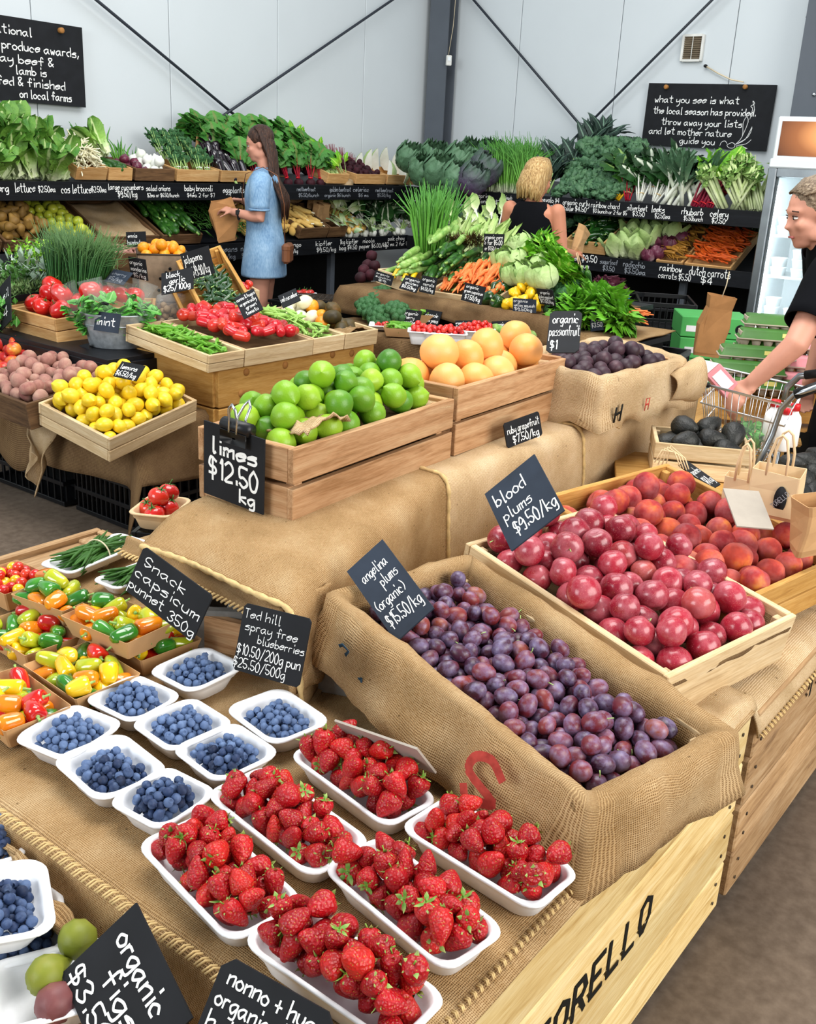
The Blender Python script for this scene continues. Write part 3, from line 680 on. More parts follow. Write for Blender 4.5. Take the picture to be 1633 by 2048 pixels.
c1 = cloth('burlap_cover', 'brown burlap spread over the front bin top under the berry punnets', top_cloth, 60, 80, (1.27, 1.62))
pts = [V(top_cloth(.078, i/90))+V((-.004, 0, .003)) for i in range(91)]
stitches(pts, MT['rope'], c1, .012, .020, .0018)
stitches([V(top_cloth(i/90, .012))+V((0, 0, .004)) for i in range(8, 91)], MT['rope'], c1, .011, .012, .0016)
def low_cloth(u, v):
    x = -.12+u*.795; y = .34+v*1.42; z = .425+nz(x, y, 5, .008, 4)
    return V((x, y, z))
cloth('burlap_cover', 'rumpled burlap on the low crate under the fig tray', low_cloth, 40, 60, (.8, 1.42), 'burlap')
def rag(u, v):
    x = .66+.045*sin(v*3.1)-.05*(1-u)+noise.noise(V((u*5, v*5, 2)))*.03; y = 1.02+v*.55
    return V((x-u*.02+(1-u)*.02, y, .50-u*.075+noise.noise(V((u*6, v*8, 9)))*.02))
cloth('burlap_rag', 'frayed fold of burlap hanging at the left edge of the front bin', rag, 14, 30, (.12, .55))
def right_cloth(k):
    def f(u, v):
        x = 1.90+k*.58+u*.58; s = v*.98
        y = 1.42-s if s < .90 else .52-.018*sin((s-.9)/.08*1.5); z = CT-.012+nz(x, y, 6, .006, k) if s < .88 else CT-.014-(s-.88)*.62
        return V((x+nz(x, y, 5, .01), y-(.012 if s > .88 else 0), z))
    return f
for k, lab in ((0, 'pale burlap runner on the brown bin below the blood plum and peach crates'), (1, 'pale burlap runner at the right frame edge below the peach crate')): 
    c = cloth('burlap_cover', lab, right_cloth(k), 20, 40, (.58, .98), 'burlap_light')
    stitches([V(right_cloth(k)(i/30, .995))+V((0, -.006, 0)) for i in range(31)], MT['rope'], c, .014, .016, .002)
def small_flap(u, v): return V((1.72+u*.19, .62-v*.13 if v < .8 else .516-(v-.8)*.05, CT+.01-(0 if v < .7 else (v-.7)*.09)+nz(u, v, 3, .012)))
cloth('burlap_cover', 'small turned-up burlap flap at the far corner of the pale bin', small_flap, 14, 14, (.2, .16), 'burlap_light')
# ------------------------------------------------------------------ riser behind the trays
RT = .772
def edgeY(x): return 1.235+(min(x, 2.0)-1.28)*.285 if x < 2.0 else 1.44
rc = thing('riser_crate', 'old slatted crate under the burlap riser behind the blueberry sign', 'crate', (1.355, 1.28, BT), (0, 0, R_(15)))
for i, (z, hh) in enumerate(((.045, .085), (.185, .07))):
    board('slat', (.012, .17, z), (.022, .36, hh), MT['red_y'], rc); board('slat', (.34, .012, z), (.64, .022, hh), MT['red_x'], rc)
    board('slat', (.34, .345, z), (.64, .022, hh), MT['red_x'], rc); board('slat', (.665, .17, z), (.022, .30, hh), MT['red_y'], rc)
for x in (.05, .63):
    for y in (.05, .30): board('corner_post', (x, y, .115), (.045, .045, .23), MT['red_z'], rc)
board('lid_board', (.34, .18, .232), (.64, .33, .014), MT['red_x'], rc)
for k, (a, b, lab) in enumerate(((2.03, 2.76, 'pale wooden crate hidden under the middle burlap riser'), (2.79, 3.64, 'pale wooden crate hidden under the right burlap riser'))):
    crate(lab, b-a, .45, .235, ((a+b)/2, 1.70, BT), (0, 0, 0), 'red', 3, .015)
def blk(label, x, y, z, rz):
    o = thing('concrete_block', label, 'block', (x, y, z), (0, 0, rz)); L, Wd, H, t = .30, .15, .09, .028
    for s in (-1, 1): board('face_shell', (0, s*(Wd/2-t/2), H/2), (L, t, H), MT['conc'], o, .004)
    for s in (-1, 0, 1): board('web', (s*(L/2-t/2), 0, H/2), (t, Wd-2*t, H), MT['conc'], o, .003)
    return o
p = Zp(470, 1330, CT); blk('grey concrete block left of the blueberry sign propping the riser crate', p.x+.10, p.y+.10, CT, R_(-52))
p = Zp(690, 1420, CT); blk('grey concrete block propping the burlap plum tray behind the blueberry sign', p.x+.12, p.y+.02, CT, R_(-68))
def riser(x0, x1, left=False):
    def f(u, v):
        x = x0+(x1-x0)*u; e = edgeY(x); s = v*.80; r = .05; d = .42
        if s < d: y, z = e+d-s, RT
        else:
            q = s-d; a = min(q/r, pi/2)
            y, z = e-r*sin(a)*.8+.0, RT-r*(1-cos(a))
            if q > r*pi/2: z -= (q-r*pi/2); y -= .02*(q-r*pi/2)*3
        z = max(z, CT+.012)
        n = noise.noise(V((x*5, s*5, 1.7)))
        if left and u < .18:
            k = (.18-u)/.18; z -= .035*k*k
        return V((x+nz(x, s, 4, .012), y+n*.008, z+n*.005))
    return f
rl = ('wide burlap cover over the riser under the lime crate', 'burlap cover over the riser under the grapefruit crate', 'burlap cover over the right end of the riser under the passionfruit crate')
for k, (a, b) in enumerate(((1.245, 2.03), (2.035, 2.76), (2.765, 3.67))):
    f = riser(a, b, k == 0); c = cloth('burlap_cover', rl[k], f, 46, 50, (b-a, .80), 'burlap' if k == 0 else 'burlap_light')
    hem([V(f(.0, i/60))+V((0, -.003, .004)) for i in range(61)], .006, MT['rope'], c)
def lflap(u, v):                                                    # the riser cloth hanging over its left end
    y = 1.215+v*.48; s = u*.055; x = 1.255-s*.42; z = RT-.03-s*.85*(1-.4*v)+noise.noise(V((u*3, v*5, 4)))*.012
    return V((x, y, z))
c = cloth('burlap_flap', 'loose burlap flap hanging over the open crate end beside the blueberry sign', lflap, 14, 34, (.16, .48))
stitches([V(lflap(1, i/40)) for i in range(41)], MT['rope'], c, .012, .018, .0024)
def cflap(u, v):
    f = riser(1.245, 2.03, True); p0 = f(0, .55); s = v*.20
    return V((1.25+u*.12-v*.02, 1.212-u*.0-v*.03+noise.noise(V((u*4, v*4, 7)))*.01, RT-.035-s*.9+u*.01))
cloth('burlap_flap', 'corner of burlap hanging down behind the angelina plum tray', cflap, 12, 20, (.14, .2))
# ------------------------------------------------------------------ fruit meshes
def roundmesh(name, mat, rx, rz, top=.0, bot=.0, n=18, m=12, lump=.0, tip=0, flat=0, warp=None):
    prof = []
    for i in range(m+1):
        a = -pi/2+pi*i/m; r, z = cos(a)*rx, sin(a)*rz
        if top and z > 0: z -= top*rz*math.exp(-(r/(rx*.32))**2)
        if bot and z < 0: z += bot*rz*math.exp(-(r/(rx*.32))**2)
        if tip and z > 0: z += tip*rz*math.exp(-(r/(rx*.2))**2)
        prof.append((max(r, 0 if i in (0, m) else 1e-4), z))
    s = rnd(0, 99)
    def w(p):
        if lump: p = p*(1+noise.noise(p*(1.3/rx)+V((s, 0, 0)))*lump)
        return warp(p) if warp else p
    return MB().lathe(prof, n, warp=w).mesh(name, MT[mat])
def fruitobj(name, me, cat, group=None):
    o = bpy.data.objects.new(name, me); COL.objects.link(o); o['category'] = cat; return o
def stemmed(name, me, cat, zt, r=.0015, l=.008, mat='stem_green'):
    o = fruitobj(name, me, cat); MB().tube([(0, 0, zt), (0, .001, zt+l*.5), (.002, .002, zt+l)], [r*1.3, r, r*1.2], 5).obj('stem', MT[mat], o); return o
k_angel = [Kind(fruitobj('plum', roundmesh('plum', 'plum_small', .0165, .0215, .07, .03, 16, 10, .05), 'plum')) for i in range(3)]+[Kind(stemmed('plum', roundmesh('plum', 'plum_small', .017, .0215, .08, .03, 16, 10, .05), 'plum', .019, .0008, .012))]
k_blood = [Kind(fruitobj('plum', roundmesh('plum', 'plum_blood', .034, .032, .16, .05, 22, 14, .05), 'plum')) for i in range(3)]+[Kind(stemmed('plum', roundmesh('plum', 'plum_blood', .034, .033, .16, .05, 22, 14, .05), 'plum', .026, .0012, .012))]
def cleft(p): 
    a = math.atan2(p.y, p.x); return p*(1-.07*math.exp(-(a/.22)**2)*max(0, 1-abs(p.z)/.05))
k_peach = [Kind(fruitobj('peach', roundmesh('peach', 'peach', .0365, .034, .22, .05, 24, 14, .04, warp=cleft), 'peach')) for i in range(3)]
k_lime = [Kind(fruitobj('lime', roundmesh('lime', 'lime', .0315, .0335, 0, 0, 20, 14, .05, .16), 'lime')) for i in range(3)]
k_lemon = [Kind(fruitobj('lemon', roundmesh('lemon', 'lemon', .029, .034, 0, .0, 18, 14, .05, .2), 'lemon')) for i in range(3)]
# ------------------------------------------------------------------ angelina plums in a burlap lined tray
def tray_frame(hiL, hiR, loL, loR, zh, zl):
    A, B, Cc, Dd = Zp(*hiL, zh), Zp(*hiR, zh), Zp(*loL, zl), Zp(*loR, zl)
    hi, lo = (A+B)/2, (Cc+Dd)/2; d = hi-lo; wid = ((B-A).length+(Dd-Cc).length)/2
    return (hi+lo)/2, d.length, wid, math.atan2(d.z, sqrt(d.x**2+d.y**2)), math.atan2(-d.x, d.y)
c, L, wd_, tl, rz = tray_frame((705, 1215), (893, 1098), (1225, 1660), (1425, 1440), .735, .64)
H = .115
def under(c, H, tl, rz): return c-(rotm(tl, 0, rz)@V((0, 0, H)))
at_ = crate('shallow wooden tray lined with burlap holding angelina plums', wd_-.05, L-.03, H-.014, under(c, H, tl, rz), (tl, 0, rz), 'pale', 2, name='plum_tray')
ln = liner(wd_-.045, L-.025, H, .035, .135, MT['burlap'], 'burlap_liner', at_, .014, .085, thick=.006, dropf=lambda x, y: .95 if x < 0 else .85)
mb = MB(); write(mb, 'S', -.03, .03, -.045, .085, .19, 0)
o = mb.obj('red_print', MT['ink_red'], at_, smooth=False); o.matrix_basis = Matrix.Translation((-(wd_-.055)/2-.074, -L/2+.17, H-.045))@rotm(pi/2-.26, 0, -pi/2)
mb = MB(); mb.tube([(0, 0, 0), (.012, .01, 0), (.03, .006, 0), (.02, -.01, 0)], .004, 5, flat=.2).tube([(.06, -.04, 0), (.07, -.03, 0), (.068, -.06, 0)], .004, 5, flat=.2)
o = mb.obj('blue_print', MT['ink_blue'], at_); o.matrix_basis = Matrix.Translation((-(wd_-.055)/2-.062, L/2-.10, H-.04))@rotm(pi/2+.14, 0, -pi/2)
board('false_floor', (0, 0, .03), (wd_-.10, L-.08, .01), MT['burlap_dark'], at_)
cm = mtx(at_)
ff = lambda x, y: .038+.018*(1-(x/.17)**2)-.0*y
P = settle(225, .0188, wd_/2-.055, L/2-.04, ff, 10, .1)
pile(cm, P, k_angel, .0188, 'oval dusky purple plum heaped in the burlap lined tray', 'angelina plums')
# ------------------------------------------------------------------ blood plums
c, L, wd_, tl, rz = tray_frame((985, 1105), (1150, 995), (1400, 1392), (1540, 1205), .735, .645)
H = .12
wd_ *= .95
bt = crate('pale new wooden crate of blood plums, sloping towards the aisle', wd_, L, H, under(c, H, tl, rz), (tl, 0, rz), 'pale', 1, .014, name='plum_crate')
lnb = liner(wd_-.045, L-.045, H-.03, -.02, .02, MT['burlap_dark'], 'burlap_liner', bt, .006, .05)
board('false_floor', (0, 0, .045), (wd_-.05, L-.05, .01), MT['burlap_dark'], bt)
P = settle(66, .035, wd_/2-.012, L/2-.012, lambda x, y: .05+.022*(1-(x/.2)**2)*(1-(y/.4)**2)+.03*(y/L+.5), 10, .1)
pile(mtx(bt), P, k_blood, .035, 'round red blood plum in the pale wooden crate', 'blood plums')
# ------------------------------------------------------------------ peaches
c, L, wd_, tl, rz = tray_frame((1140, 990), (1280, 928), (1487, 1258), (1668, 1080), .75, .655)
H = .125
pt = crate('honey coloured wooden crate of yellow peaches at the right edge', wd_, L, H, under(c, H, tl, rz), (tl, 0, rz), 'gold', 2, .014, name='peach_crate', gap=.004)
board('false_floor', (0, 0, .045), (wd_-.05, L-.05, .01), MT['burlap_dark'], pt)
P = settle(56, .0365, wd_/2-.012, L/2-.012, lambda x, y: .048+.012*(1-(x/.2)**2)+.02*max(0, -y), 10, .08)
pile(mtx(pt), P, k_peach, .0365, 'red and yellow peach in the honey coloured crate', 'peaches')
# ------------------------------------------------------------------ limes, clip and sign
A = V((1.518, 1.455, .765)); LZ = R_(4.2); LL, LW, LH = .675, .29, .172
lc = crate('weathered wooden crate of limes on the burlap riser', LL, LW, LH, A+Matrix.Rotation(LZ, 3, 'Z')@V((LL/2, LW/2, 0)), (0, 0, LZ), 'red', 2, .018, name='lime_crate', gap=.012)
li = liner(LW and LL-.07, LW-.06, LH-.02, -.03, .01, MT['burlap_light'], 'burlap_liner', lc, .012, .05)
def corner_flap(u, v): return V((-LL/2+.06+u*.16+noise.noise(V((u*5, v*5, 1)))*.01, -LW/2+.012+v*.12, LH+.018+.03*sin(u*3)*(1-v)-v*.01+noise.noise(V((u*6, v*6, 3)))*.02))
mb = MB(); mb.grid(corner_flap, 12, 10, lambda u, v: (u*.16, v*.1)); mb.obj('burlap_flap', MT['burlap_light'], lc, solid=.004)
board('false_floor', (0, 0, .11), (LL-.05, LW-.04, .01), MT['burlap_dark'], lc)
P = settle(62, .033, LL/2-.025, LW/2-.02, lambda x, y: .118+.05*(1-(y/.14)**2)*(1-(x/.42)**2)+.03*(x/LL), 10, .08)
pile(mtx(lc), P, k_lime, .033, 'green lime heaped in the weathered wooden crate', 'limes')
BL, TL = Xp(408, 985, 1.492), Xp(416, 843, 1.492)
q = Xp(526, 1030, 1.492)

ls = sign('large black chalkboard price sign for limes clipped to the lime crate end', BL, q, TL, [('limes', .14, .88, .62, .20), ('$12.50', .10, .90, .28, .26), ('kg', .62, .86, .06, .17)], clip=.0, wt=.19, sq=False)
cl = thing('bulldog_clip', 'black and silver bulldog clip holding the limes sign', 'clip')
hw = ls.matrix_basis; wS = (q-BL).length; hS = (TL-BL).length
cl.matrix_basis = hw@Matrix.Translation((wS*.56, hS-.004, .006))
mb = MB(); mb.box((0, -.012, .006), (.085, .03, .003), .001).box((0, -.012, -.022), (.085, .03, .003), .001)
mb.tube([(-.043, .012, -.008), (.043, .012, -.008)], .016, 14); mb.obj('jaw', MT['plastic_black'], cl)
for z, a in ((.006, -.1), (-.022, .5)):
    mb = MB(); mb.tube([(-.012, .0, z), (-.013, .03, z+.004*a), (-.010, .055, z-.03*a), (0, .066, z-.04*a), (.010, .055, z-.03*a), (.013, .03, z+.004*a), (.012, 0, z)], .0035, 6); mb.obj('handle', MT['steel'], cl)
# ------------------------------------------------------------------ grapefruit
A = V((2.20, 1.50, .775)); GL_, GW, GH = .66, .30, .19
gc = crate('brown wooden crate of ruby grapefruit beside the limes', GL_, GW, GH, A+Matrix.Rotation(R_(2.5), 3, 'Z')@V((GL_/2, GW/2, 0)), (0, 0, R_(2.5)), 'red', 2, .018, name='grapefruit_crate', gap=.01)
board('false_floor', (0, 0, .10), (GL_-.05, GW-.04, .01), MT['burlap_dark'], gc)
k_gf = [Kind(fruitobj('grapefruit', roundmesh('grapefruit', 'grapefruit', .055, .052, .05, .03, 28, 16, .03), 'grapefruit')) for i in range(2)]
P = settle(15, .055, GL_/2-.02, GW/2-.018, lambda x, y: .105+.02*(1-(y/.15)**2), 30, .06)
pile(mtx(gc), P, k_gf, .055, 'large orange grapefruit heaped in the brown crate', 'grapefruit')
n0 = Matrix.Rotation(R_(2.5), 3, 'Z')
BL, BR = Yp(1016, 897, 1.44), Yp(1086, 870, 1.43); TL = Yp(1007, 848, 1.47)
sign('small black chalkboard sign for ruby grapefruit below the grapefruit crate', BL, BR, TL, [('ruby grapefruit', .06, .95, .52, .30), ('$7.50/kg', .18, .90, .10, .30)], clip=.08, wt=.13)
# ------------------------------------------------------------------ passionfruit in a burlap sack crate
pc = crate('wooden crate wrapped in a pale burlap sack, full of passionfruit', .54, .30, .16, (3.08, 1.53, .775), (R_(4), 0, R_(-3)), 'red', 2, .015, name='passionfruit_crate')
liner(.56, .31, .165, .02, .155, MT['burlap_light'], 'burlap_sack', pc, .020, .07, thick=.006, seed=3)
def sleeve(u, v):
    a = u*2*pi; r = .035+.03*v+.012*noise.noise(V((cos(a), sin(a), v*2))); return V((.15+v*.14, -.19-.02*v+r*cos(a)*.7, .085+r*sin(a)*1.2+.02*v))
mb = MB(); mb.grid(sleeve, 24, 8, lambda u, v: (u*.3, v*.16)); mb.obj('sack_fold', MT['burlap_light'], pc, solid=.004)
mb = MB(); write(mb, 'H', -.10, -.05, .03, .06, .2, 0); 
mb = MB(); mb.tube([(0, 0, 0), (0, .05, 0)], .006, 5, flat=.2).tube([(0, .025, 0), (.03, .03, 0)], .005, 5, flat=.2).tube([(.035, 0, 0), (.035, .055, 0)], .006, 5, flat=.2)
o = mb.obj('black_print', MT['ink_black'], pc); o.matrix_basis = Matrix.Translation((-.25, -.212, .035))@rotm(pi/2, 0, 0)
mb = MB(); mb.tube([(0, 0, 0), (0, .04, 0), (.022, .04, 0), (.022, 0, 0), (.022, .02, 0), (0, .02, 0)], .004, 5, flat=.2)
o = mb.obj('red_print', MT['ink_red'], pc); o.matrix_basis = Matrix.Translation((-.06, -.214, .045))@rotm(pi/2, 0, 0)
board('false_floor', (0, 0, .10), (.48, .26, .01), MT['burlap_dark'], pc)
k_pas = [Kind(fruitobj('passionfruit', roundmesh('passionfruit', 'passion', .026, .0275, 0, 0, 16, 12, .10), 'passionfruit')) for i in range(3)]
P = settle(44, .0265, .25, .13, lambda x, y: .115+.025*(1-(x/.3)**2), 10, .08)
pile(mtx(pc), P, k_pas, .0265, 'dark purple passionfruit in the burlap wrapped crate', 'passionfruit')
BL, BR, TL = W(1098, 700, 3.02), W(1160, 704, 3.05), W(1103, 622, 3.06)
sign('black chalkboard sign for organic passionfruit with clipped corners', W(1092, 705, 3.0), W(1158, 705, 3.04), W(1104, 622, 3.06), [('organic', .12, .90, .70, .22), ('passionfruit', .05, .97, .40, .24), ('$1', .12, .32, .08, .2)], clip=.12, wt=.12)
# ------------------------------------------------------------------ signs stuck in the plums
sign('dark slate sign for angelina plums standing in the burlap lined tray', W(792, 1284, 1.86), W(868, 1216, 1.89), W(695, 1142, 1.95), [('angelina', .16, .80, .74, .13), ('plums', .44, .86, .57, .13), ('(organic)', .06, .80, .37, .13), ('$15.50/kg', .10, .92, .14, .15)], mat=MT['slate'], wt=.1)
sign('dark slate sign for blood plums standing between the two plum crates', W(1023, 1102, 2.05), W(1129, 1020, 2.08), W(970, 988, 2.14), [('blood', .10, .66, .68, .20), ('plums', .12, .64, .42, .17), ('$9.50/kg', .20, .96, .14, .2)], mat=MT['slate'], wt=.09)
sign('blank grey cardboard back of a sign standing in the peaches', W(1475, 1052, 2.36), W(1549, 1058, 2.34), W(1446, 976, 2.44), [], mat=MT['card_grey'], name='cardboard_sign')
sign('blank grey cardboard back of a sign lying behind the strawberry punnets', W(710, 1490, 1.76), W(872, 1548, 1.72), W(668, 1442, 1.80), [], mat=MT['card_grey'], name='cardboard_sign')
sign('black chalkboard price sign for snack capsicum standing above the blueberry punnets', W(250, 1180, 1.98), W(384, 1283, 1.93), W(288, 1092, 2.05), [('Snack', .10, .68, .68, .20), ('capsicum', .04, .96, .40, .21), ('punnet', .02, .52, .12, .2), ('350g', .62, .98, .06, .2)], clip=.06, wt=.11)
sign('black chalkboard price sign for spray free blueberries leaning on the riser', W(465, 1338, 1.77), W(597, 1376, 1.72), W(489, 1205, 1.85), [('Ted hill', .04, .58, .80, .13), ('spray free', .08, .86, .62, .13), ('blueberries', .30, .99, .46, .12), ('$10.50/200g pun', .02, .97, .25, .15), ('$25.50/500g', .0, .78, .06, .14)], clip=.05, wt=.09)
def figsign(label, bl, br, tl, D, lines, **k): sign(label, W(*bl, D[0]), W(*br, D[1]), W(*tl, D[2]), lines, **k)
figsign('black chalkboard sign for organic figs propped against the fig tray', (122, 1948), (222, 2190), (272, 1806), (1.34, 1.19, 1.30), [('organic', .12, .80, .66, .22), ('figs', .28, .74, .36, .22), ('$3.50', .06, .66, .06, .20)], wt=.13)
figsign('black chalkboard sign with clipped corners in front of the nearest strawberry punnet', (385, 2075), (610, 2215), (452, 1908), (1.21, 1.15, 1.26), [('nonno + hugos', .10, 1.0, .72, .2), ('organically', .06, .80, .46, .2), ('hei', .06, .26, .18, .2)], clip=.14, wt=.13)
# ------------------------------------------------------------------ berries in white moulded punnets
def quad(px, z):                                                    # L, B, R, T corners of a rim
    L, B, Rr, T = [Zp(*p, z) for p in px]; c = (L+B+Rr+T)/4; a = (B-L+Rr-T)/2; b = (T-L+Rr-B)/2
    return c, a.length, b.length, math.atan2(a.y, a.x)
SH = .042; m_straw = punnet_mesh(.235, .125, SH, MT['pulp'], .03); m_blue = punnet_mesh(.13, .105, SH, MT['pulp'], .028)
def seedwarp(p): return p
me_st = []
for k, (rx, rz) in enumerate(((.0185, .0225), (.0195, .0205), (.017, .025))):
    prof = [(0, -rz), (rx*.22, -rz*.93), (rx*.5, -rz*.68), (rx*.76, -rz*.3), (rx*.94, rz*.12), (rx, rz*.42), (rx*.9, rz*.72), (rx*.62, rz*.92), (rx*.25, rz*.97), (0, rz*.9)]
    pr = []
    for i in range(len(prof)-1): pr += [prof[i], tuple((a+b)/2 for a, b in zip(prof[i], prof[i+1]))]
    pr.append(prof[-1]); s = k*7.3
    me_st.append(MB().lathe(pr, 18, warp=lambda p: p*(1+noise.noise(p*70+V((s, 0, 0)))*.08)).mesh('strawberry', MT['strawberry']))
def calyx_mesh():
    mb = MB()
    for i in range(8):
        a = 2*pi*i/8+rnd(-.2, .2); ln = rnd(.013, .019); cu = rnd(-.004, .004)
        mb.grid(lambda u, v: Matrix.Rotation(a, 3, 'Z')@V((.001+v*ln, (u-.5)*.008*(1-v)**.6*(.6+v*1.5), .001+cu*v*v*2-abs(u-.5)*.002)), 2, 3)
    mb.tube([(0, 0, 0), (.001, 0, .006), (.003, .001, .011)], [.0014, .001, .0012], 5); return mb.mesh('calyx', MT['calyx'])
me_cal = calyx_mesh()
k_st = []
for me in me_st:
    o = fruitobj('strawberry', me, 'strawberry'); same(o, me_cal, 'calyx', o, (0, 0, .0195)); k_st.append(Kind(o))
def st_orient(): return rotm(rnd(-.4, .4)+(pi/2 if random.random() < .6 else pi)+rnd(-.6, .6), rnd(-.5, .5), 0)@rotm(0, 0, 0) if False else rotm(0, 0, rnd(0, 6.3))@rotm(rnd(.9, 2.9) if random.random() < .7 else rnd(.2, 1.1), 0, rnd(0, 6.3))
S_ = [('left', [(288, 1690), (478, 1905), (592, 1785), (402, 1625)], 'nearest the blueberries, left of the row'), ('mid', [(428, 1595), (632, 1762), (732, 1676), (517, 1526)], 'second from the left, tallest heap'),
      ('back', [(600, 1515), (772, 1660), (877, 1592), (662, 1462)], 'under the blank cardboard sign'), ('right', [(815, 1662), (1082, 1828), (1145, 1738), (884, 1588)], 'at the right below the burlap plum tray'),
      ('front', [(658, 1742), (902, 1952), (1000, 1852), (752, 1668)], 'at the centre front edge'), ('near', [(488, 1888), (815, 2105), (872, 1985), (592, 1798)], 'nearest the camera at the bottom edge')]
ZR = CT+SH+.004
for nm, px, lab in S_:
    c, a, b, rz = quad(px, ZR); o = bpy.data.objects.new('strawberry_punnet', m_straw); COL.objects.link(o)
    tag(o, 'white punnet of strawberries '+lab, 'punnet', 'white strawberry punnets'); o.location = (c.x, c.y, CT+.004); o.rotation_euler = (0, 0, rz); o.scale = (a/.241, b/.131, 1)
    cm = Matrix.Translation(o.location)@rotm(0, 0, rz)
    P = settle(37, .0176, a/2-.009, b/2-.007, lambda x, y: .019+.007*(1-(x/.11)**2)*(1-(y/.06)**2), 12, .12)
    pile(cm, P, k_st, .0188, 'strawberry in the punnet '+lab, 'strawberries in the punnet '+lab, st_orient)
prof = []
for i in range(9):
    a = -pi/2+pi*i/10; prof.append((max(cos(a)*.0078, 0), sin(a)*.0068))
prof += [(.0040, .0062), (.0041, .0076), (.0030, .0068), (.0022, .0054), (0, .0052)]
me_bl = MB().lathe(prof, 12).mesh('blueberry', MT['blueberry']); 
B_ = [([(305, 1342), (396, 1392), (478, 1326), (400, 1292)], 'farthest back beside the snack capsicum sign'), ([(177, 1397), (270, 1451), (358, 1386), (262, 1350)], 'second row, beside the snack capsicums'),
      ([(270, 1447), (356, 1512), (456, 1440), (376, 1394)], 'in the middle of the blueberry cluster'), ([(468, 1425), (562, 1497), (648, 1436), (546, 1368)], 'at the foot of the blueberry sign'),
      ([(40, 1482), (140, 1522), (240, 1446), (132, 1404)], 'at the left edge of the front bin'), ([(119, 1532), (210, 1604), (327, 1540), (226, 1454)], 'largest, left of the front row'),
      ([(360, 1502), (442, 1572), (553, 1500), (452, 1440)], 'right behind the tallest strawberries'), ([(217, 1602), (326, 1662), (430, 1582), (332, 1534)], 'in front, touching the left strawberry punnet')]
berries = []; trays = []
for px, lab in B_:
    c, a, b, rz = quad(px, ZR); trays.append((V((c.x, c.y, CT+.004)), a, b, rz, 0, lab))
trays.append((V((Zp(42, 1850, .47).x, Zp(42, 1850, .47).y, .43)), .15, .115, R_(60), 0, 'at the bottom left under another punnet'))
c = Zp(-8, 1790, .535); trays.append((V((c.x, c.y, .482)), .16, .13, R_(62), .10, 'stacked on top at the bottom left corner'))
c = Zp(-25, 1668, .50); trays.append((V((c.x, c.y, .45)), .13, .105, R_(60), 0, 'at the left edge behind the stacked pair'))
for i, (p, a, b, rz, tl, lab) in enumerate(trays):
    o = bpy.data.objects.new('blueberry_punnet', m_blue); COL.objects.link(o)
    tag(o, 'white punnet of blueberries '+lab, 'punnet', 'white blueberry punnets'); o.location = p; o.rotation_euler = (tl, 0, rz); o.scale = (a/.136, b/.111, 1)
    cm = Matrix.Translation(p)@rotm(tl, 0, rz)
    for (x, y, z, q) in settle(78, .0078, a/2-.022, b/2-.018, lambda x, y: .008+.014*(1-(x/.06)**2)*(1-(y/.05)**2), 8, .16, wall=True): berries.append((cm@Matrix.Translation((x, y, z))@anyrot()@Matrix.Scale(q/.0078, 4), lab))
berries.sort(key=lambda t: (t[0].translation-EYE).length)
def inview(p):
    d = p-EYE; z = d.dot(CD); return -20 < CX+FPX*d.dot(CR)/z < 1650 and CY-FPX*d.dot(CU)/z < 2060
vis = [t for t in berries if inview(t[0].translation)]
kb = Kind(fruitobj('blueberry', me_bl, 'blueberry'))
bd = {}
for m, lab in vis[:300]: bd.setdefault(lab, []).append(kb.put(m, 'blueberry in the punnet '+lab, 'blueberries in the punnet '+lab))
for q in bd.values(): zoned(q)
mb = MB(); pr = [p for i, p in enumerate(prof) if i % 2 == 0 or i > 8]; q0 = MB().lathe(pr, 9)
for m, lab in vis[300:]: mb.add([m@V(p) for p in q0.v], q0.f, q0.uv)
tag(mb.obj('blueberries', MT['blueberry']), 'heaped blueberries filling the white punnets farther back', 'blueberries', kind='stuff')
# figs
c = Zp(98, 1965, .475); o = bpy.data.objects.new('fig_punnet', m_blue); COL.objects.link(o); tag(o, 'white punnet of figs in the bottom left corner', 'punnet')
o.location = (c.x, c.y, .432); o.rotation_euler = (0, 0, R_(-28)); o.scale = (1.2, 1.12, 1.0)
def figmesh(mat): 
    pr = [(0, -.028), (.012, -.026), (.022, -.018), (.027, -.004), (.025, .010), (.017, .022), (.009, .032), (.0055, .040), (.004, .046), (0, .047)]
    return MB().lathe(pr, 20, warp=lambda p: p*(1+.03*sin(math.atan2(p.y, p.x)*9))).mesh('fig', MT[mat])
g1, g2 = figmesh('fig'), figmesh('fig_purple')
for me, px, z, r, lab in ((g1, (155, 1878), .50, (-1.9, .3, -.5), 'green fig at the back of the fig punnet'), (g1, (95, 1950), .49, (-1.7, .2, -1.4), 'large green fig in the middle of the fig punnet'), (g2, (112, 2005), .475, (-1.9, 0, -1.0), 'purple brown fig at the front of the fig punnet')):
    f = fruitobj('fig', me, 'fig', ); tag(f, lab); f.location = Zp(*px, z); f.rotation_euler = r
    MB().tube([(0, 0, .045), (0, .001, .052)], [.004, .0036], 7).obj('stem', MT['cream'], f)
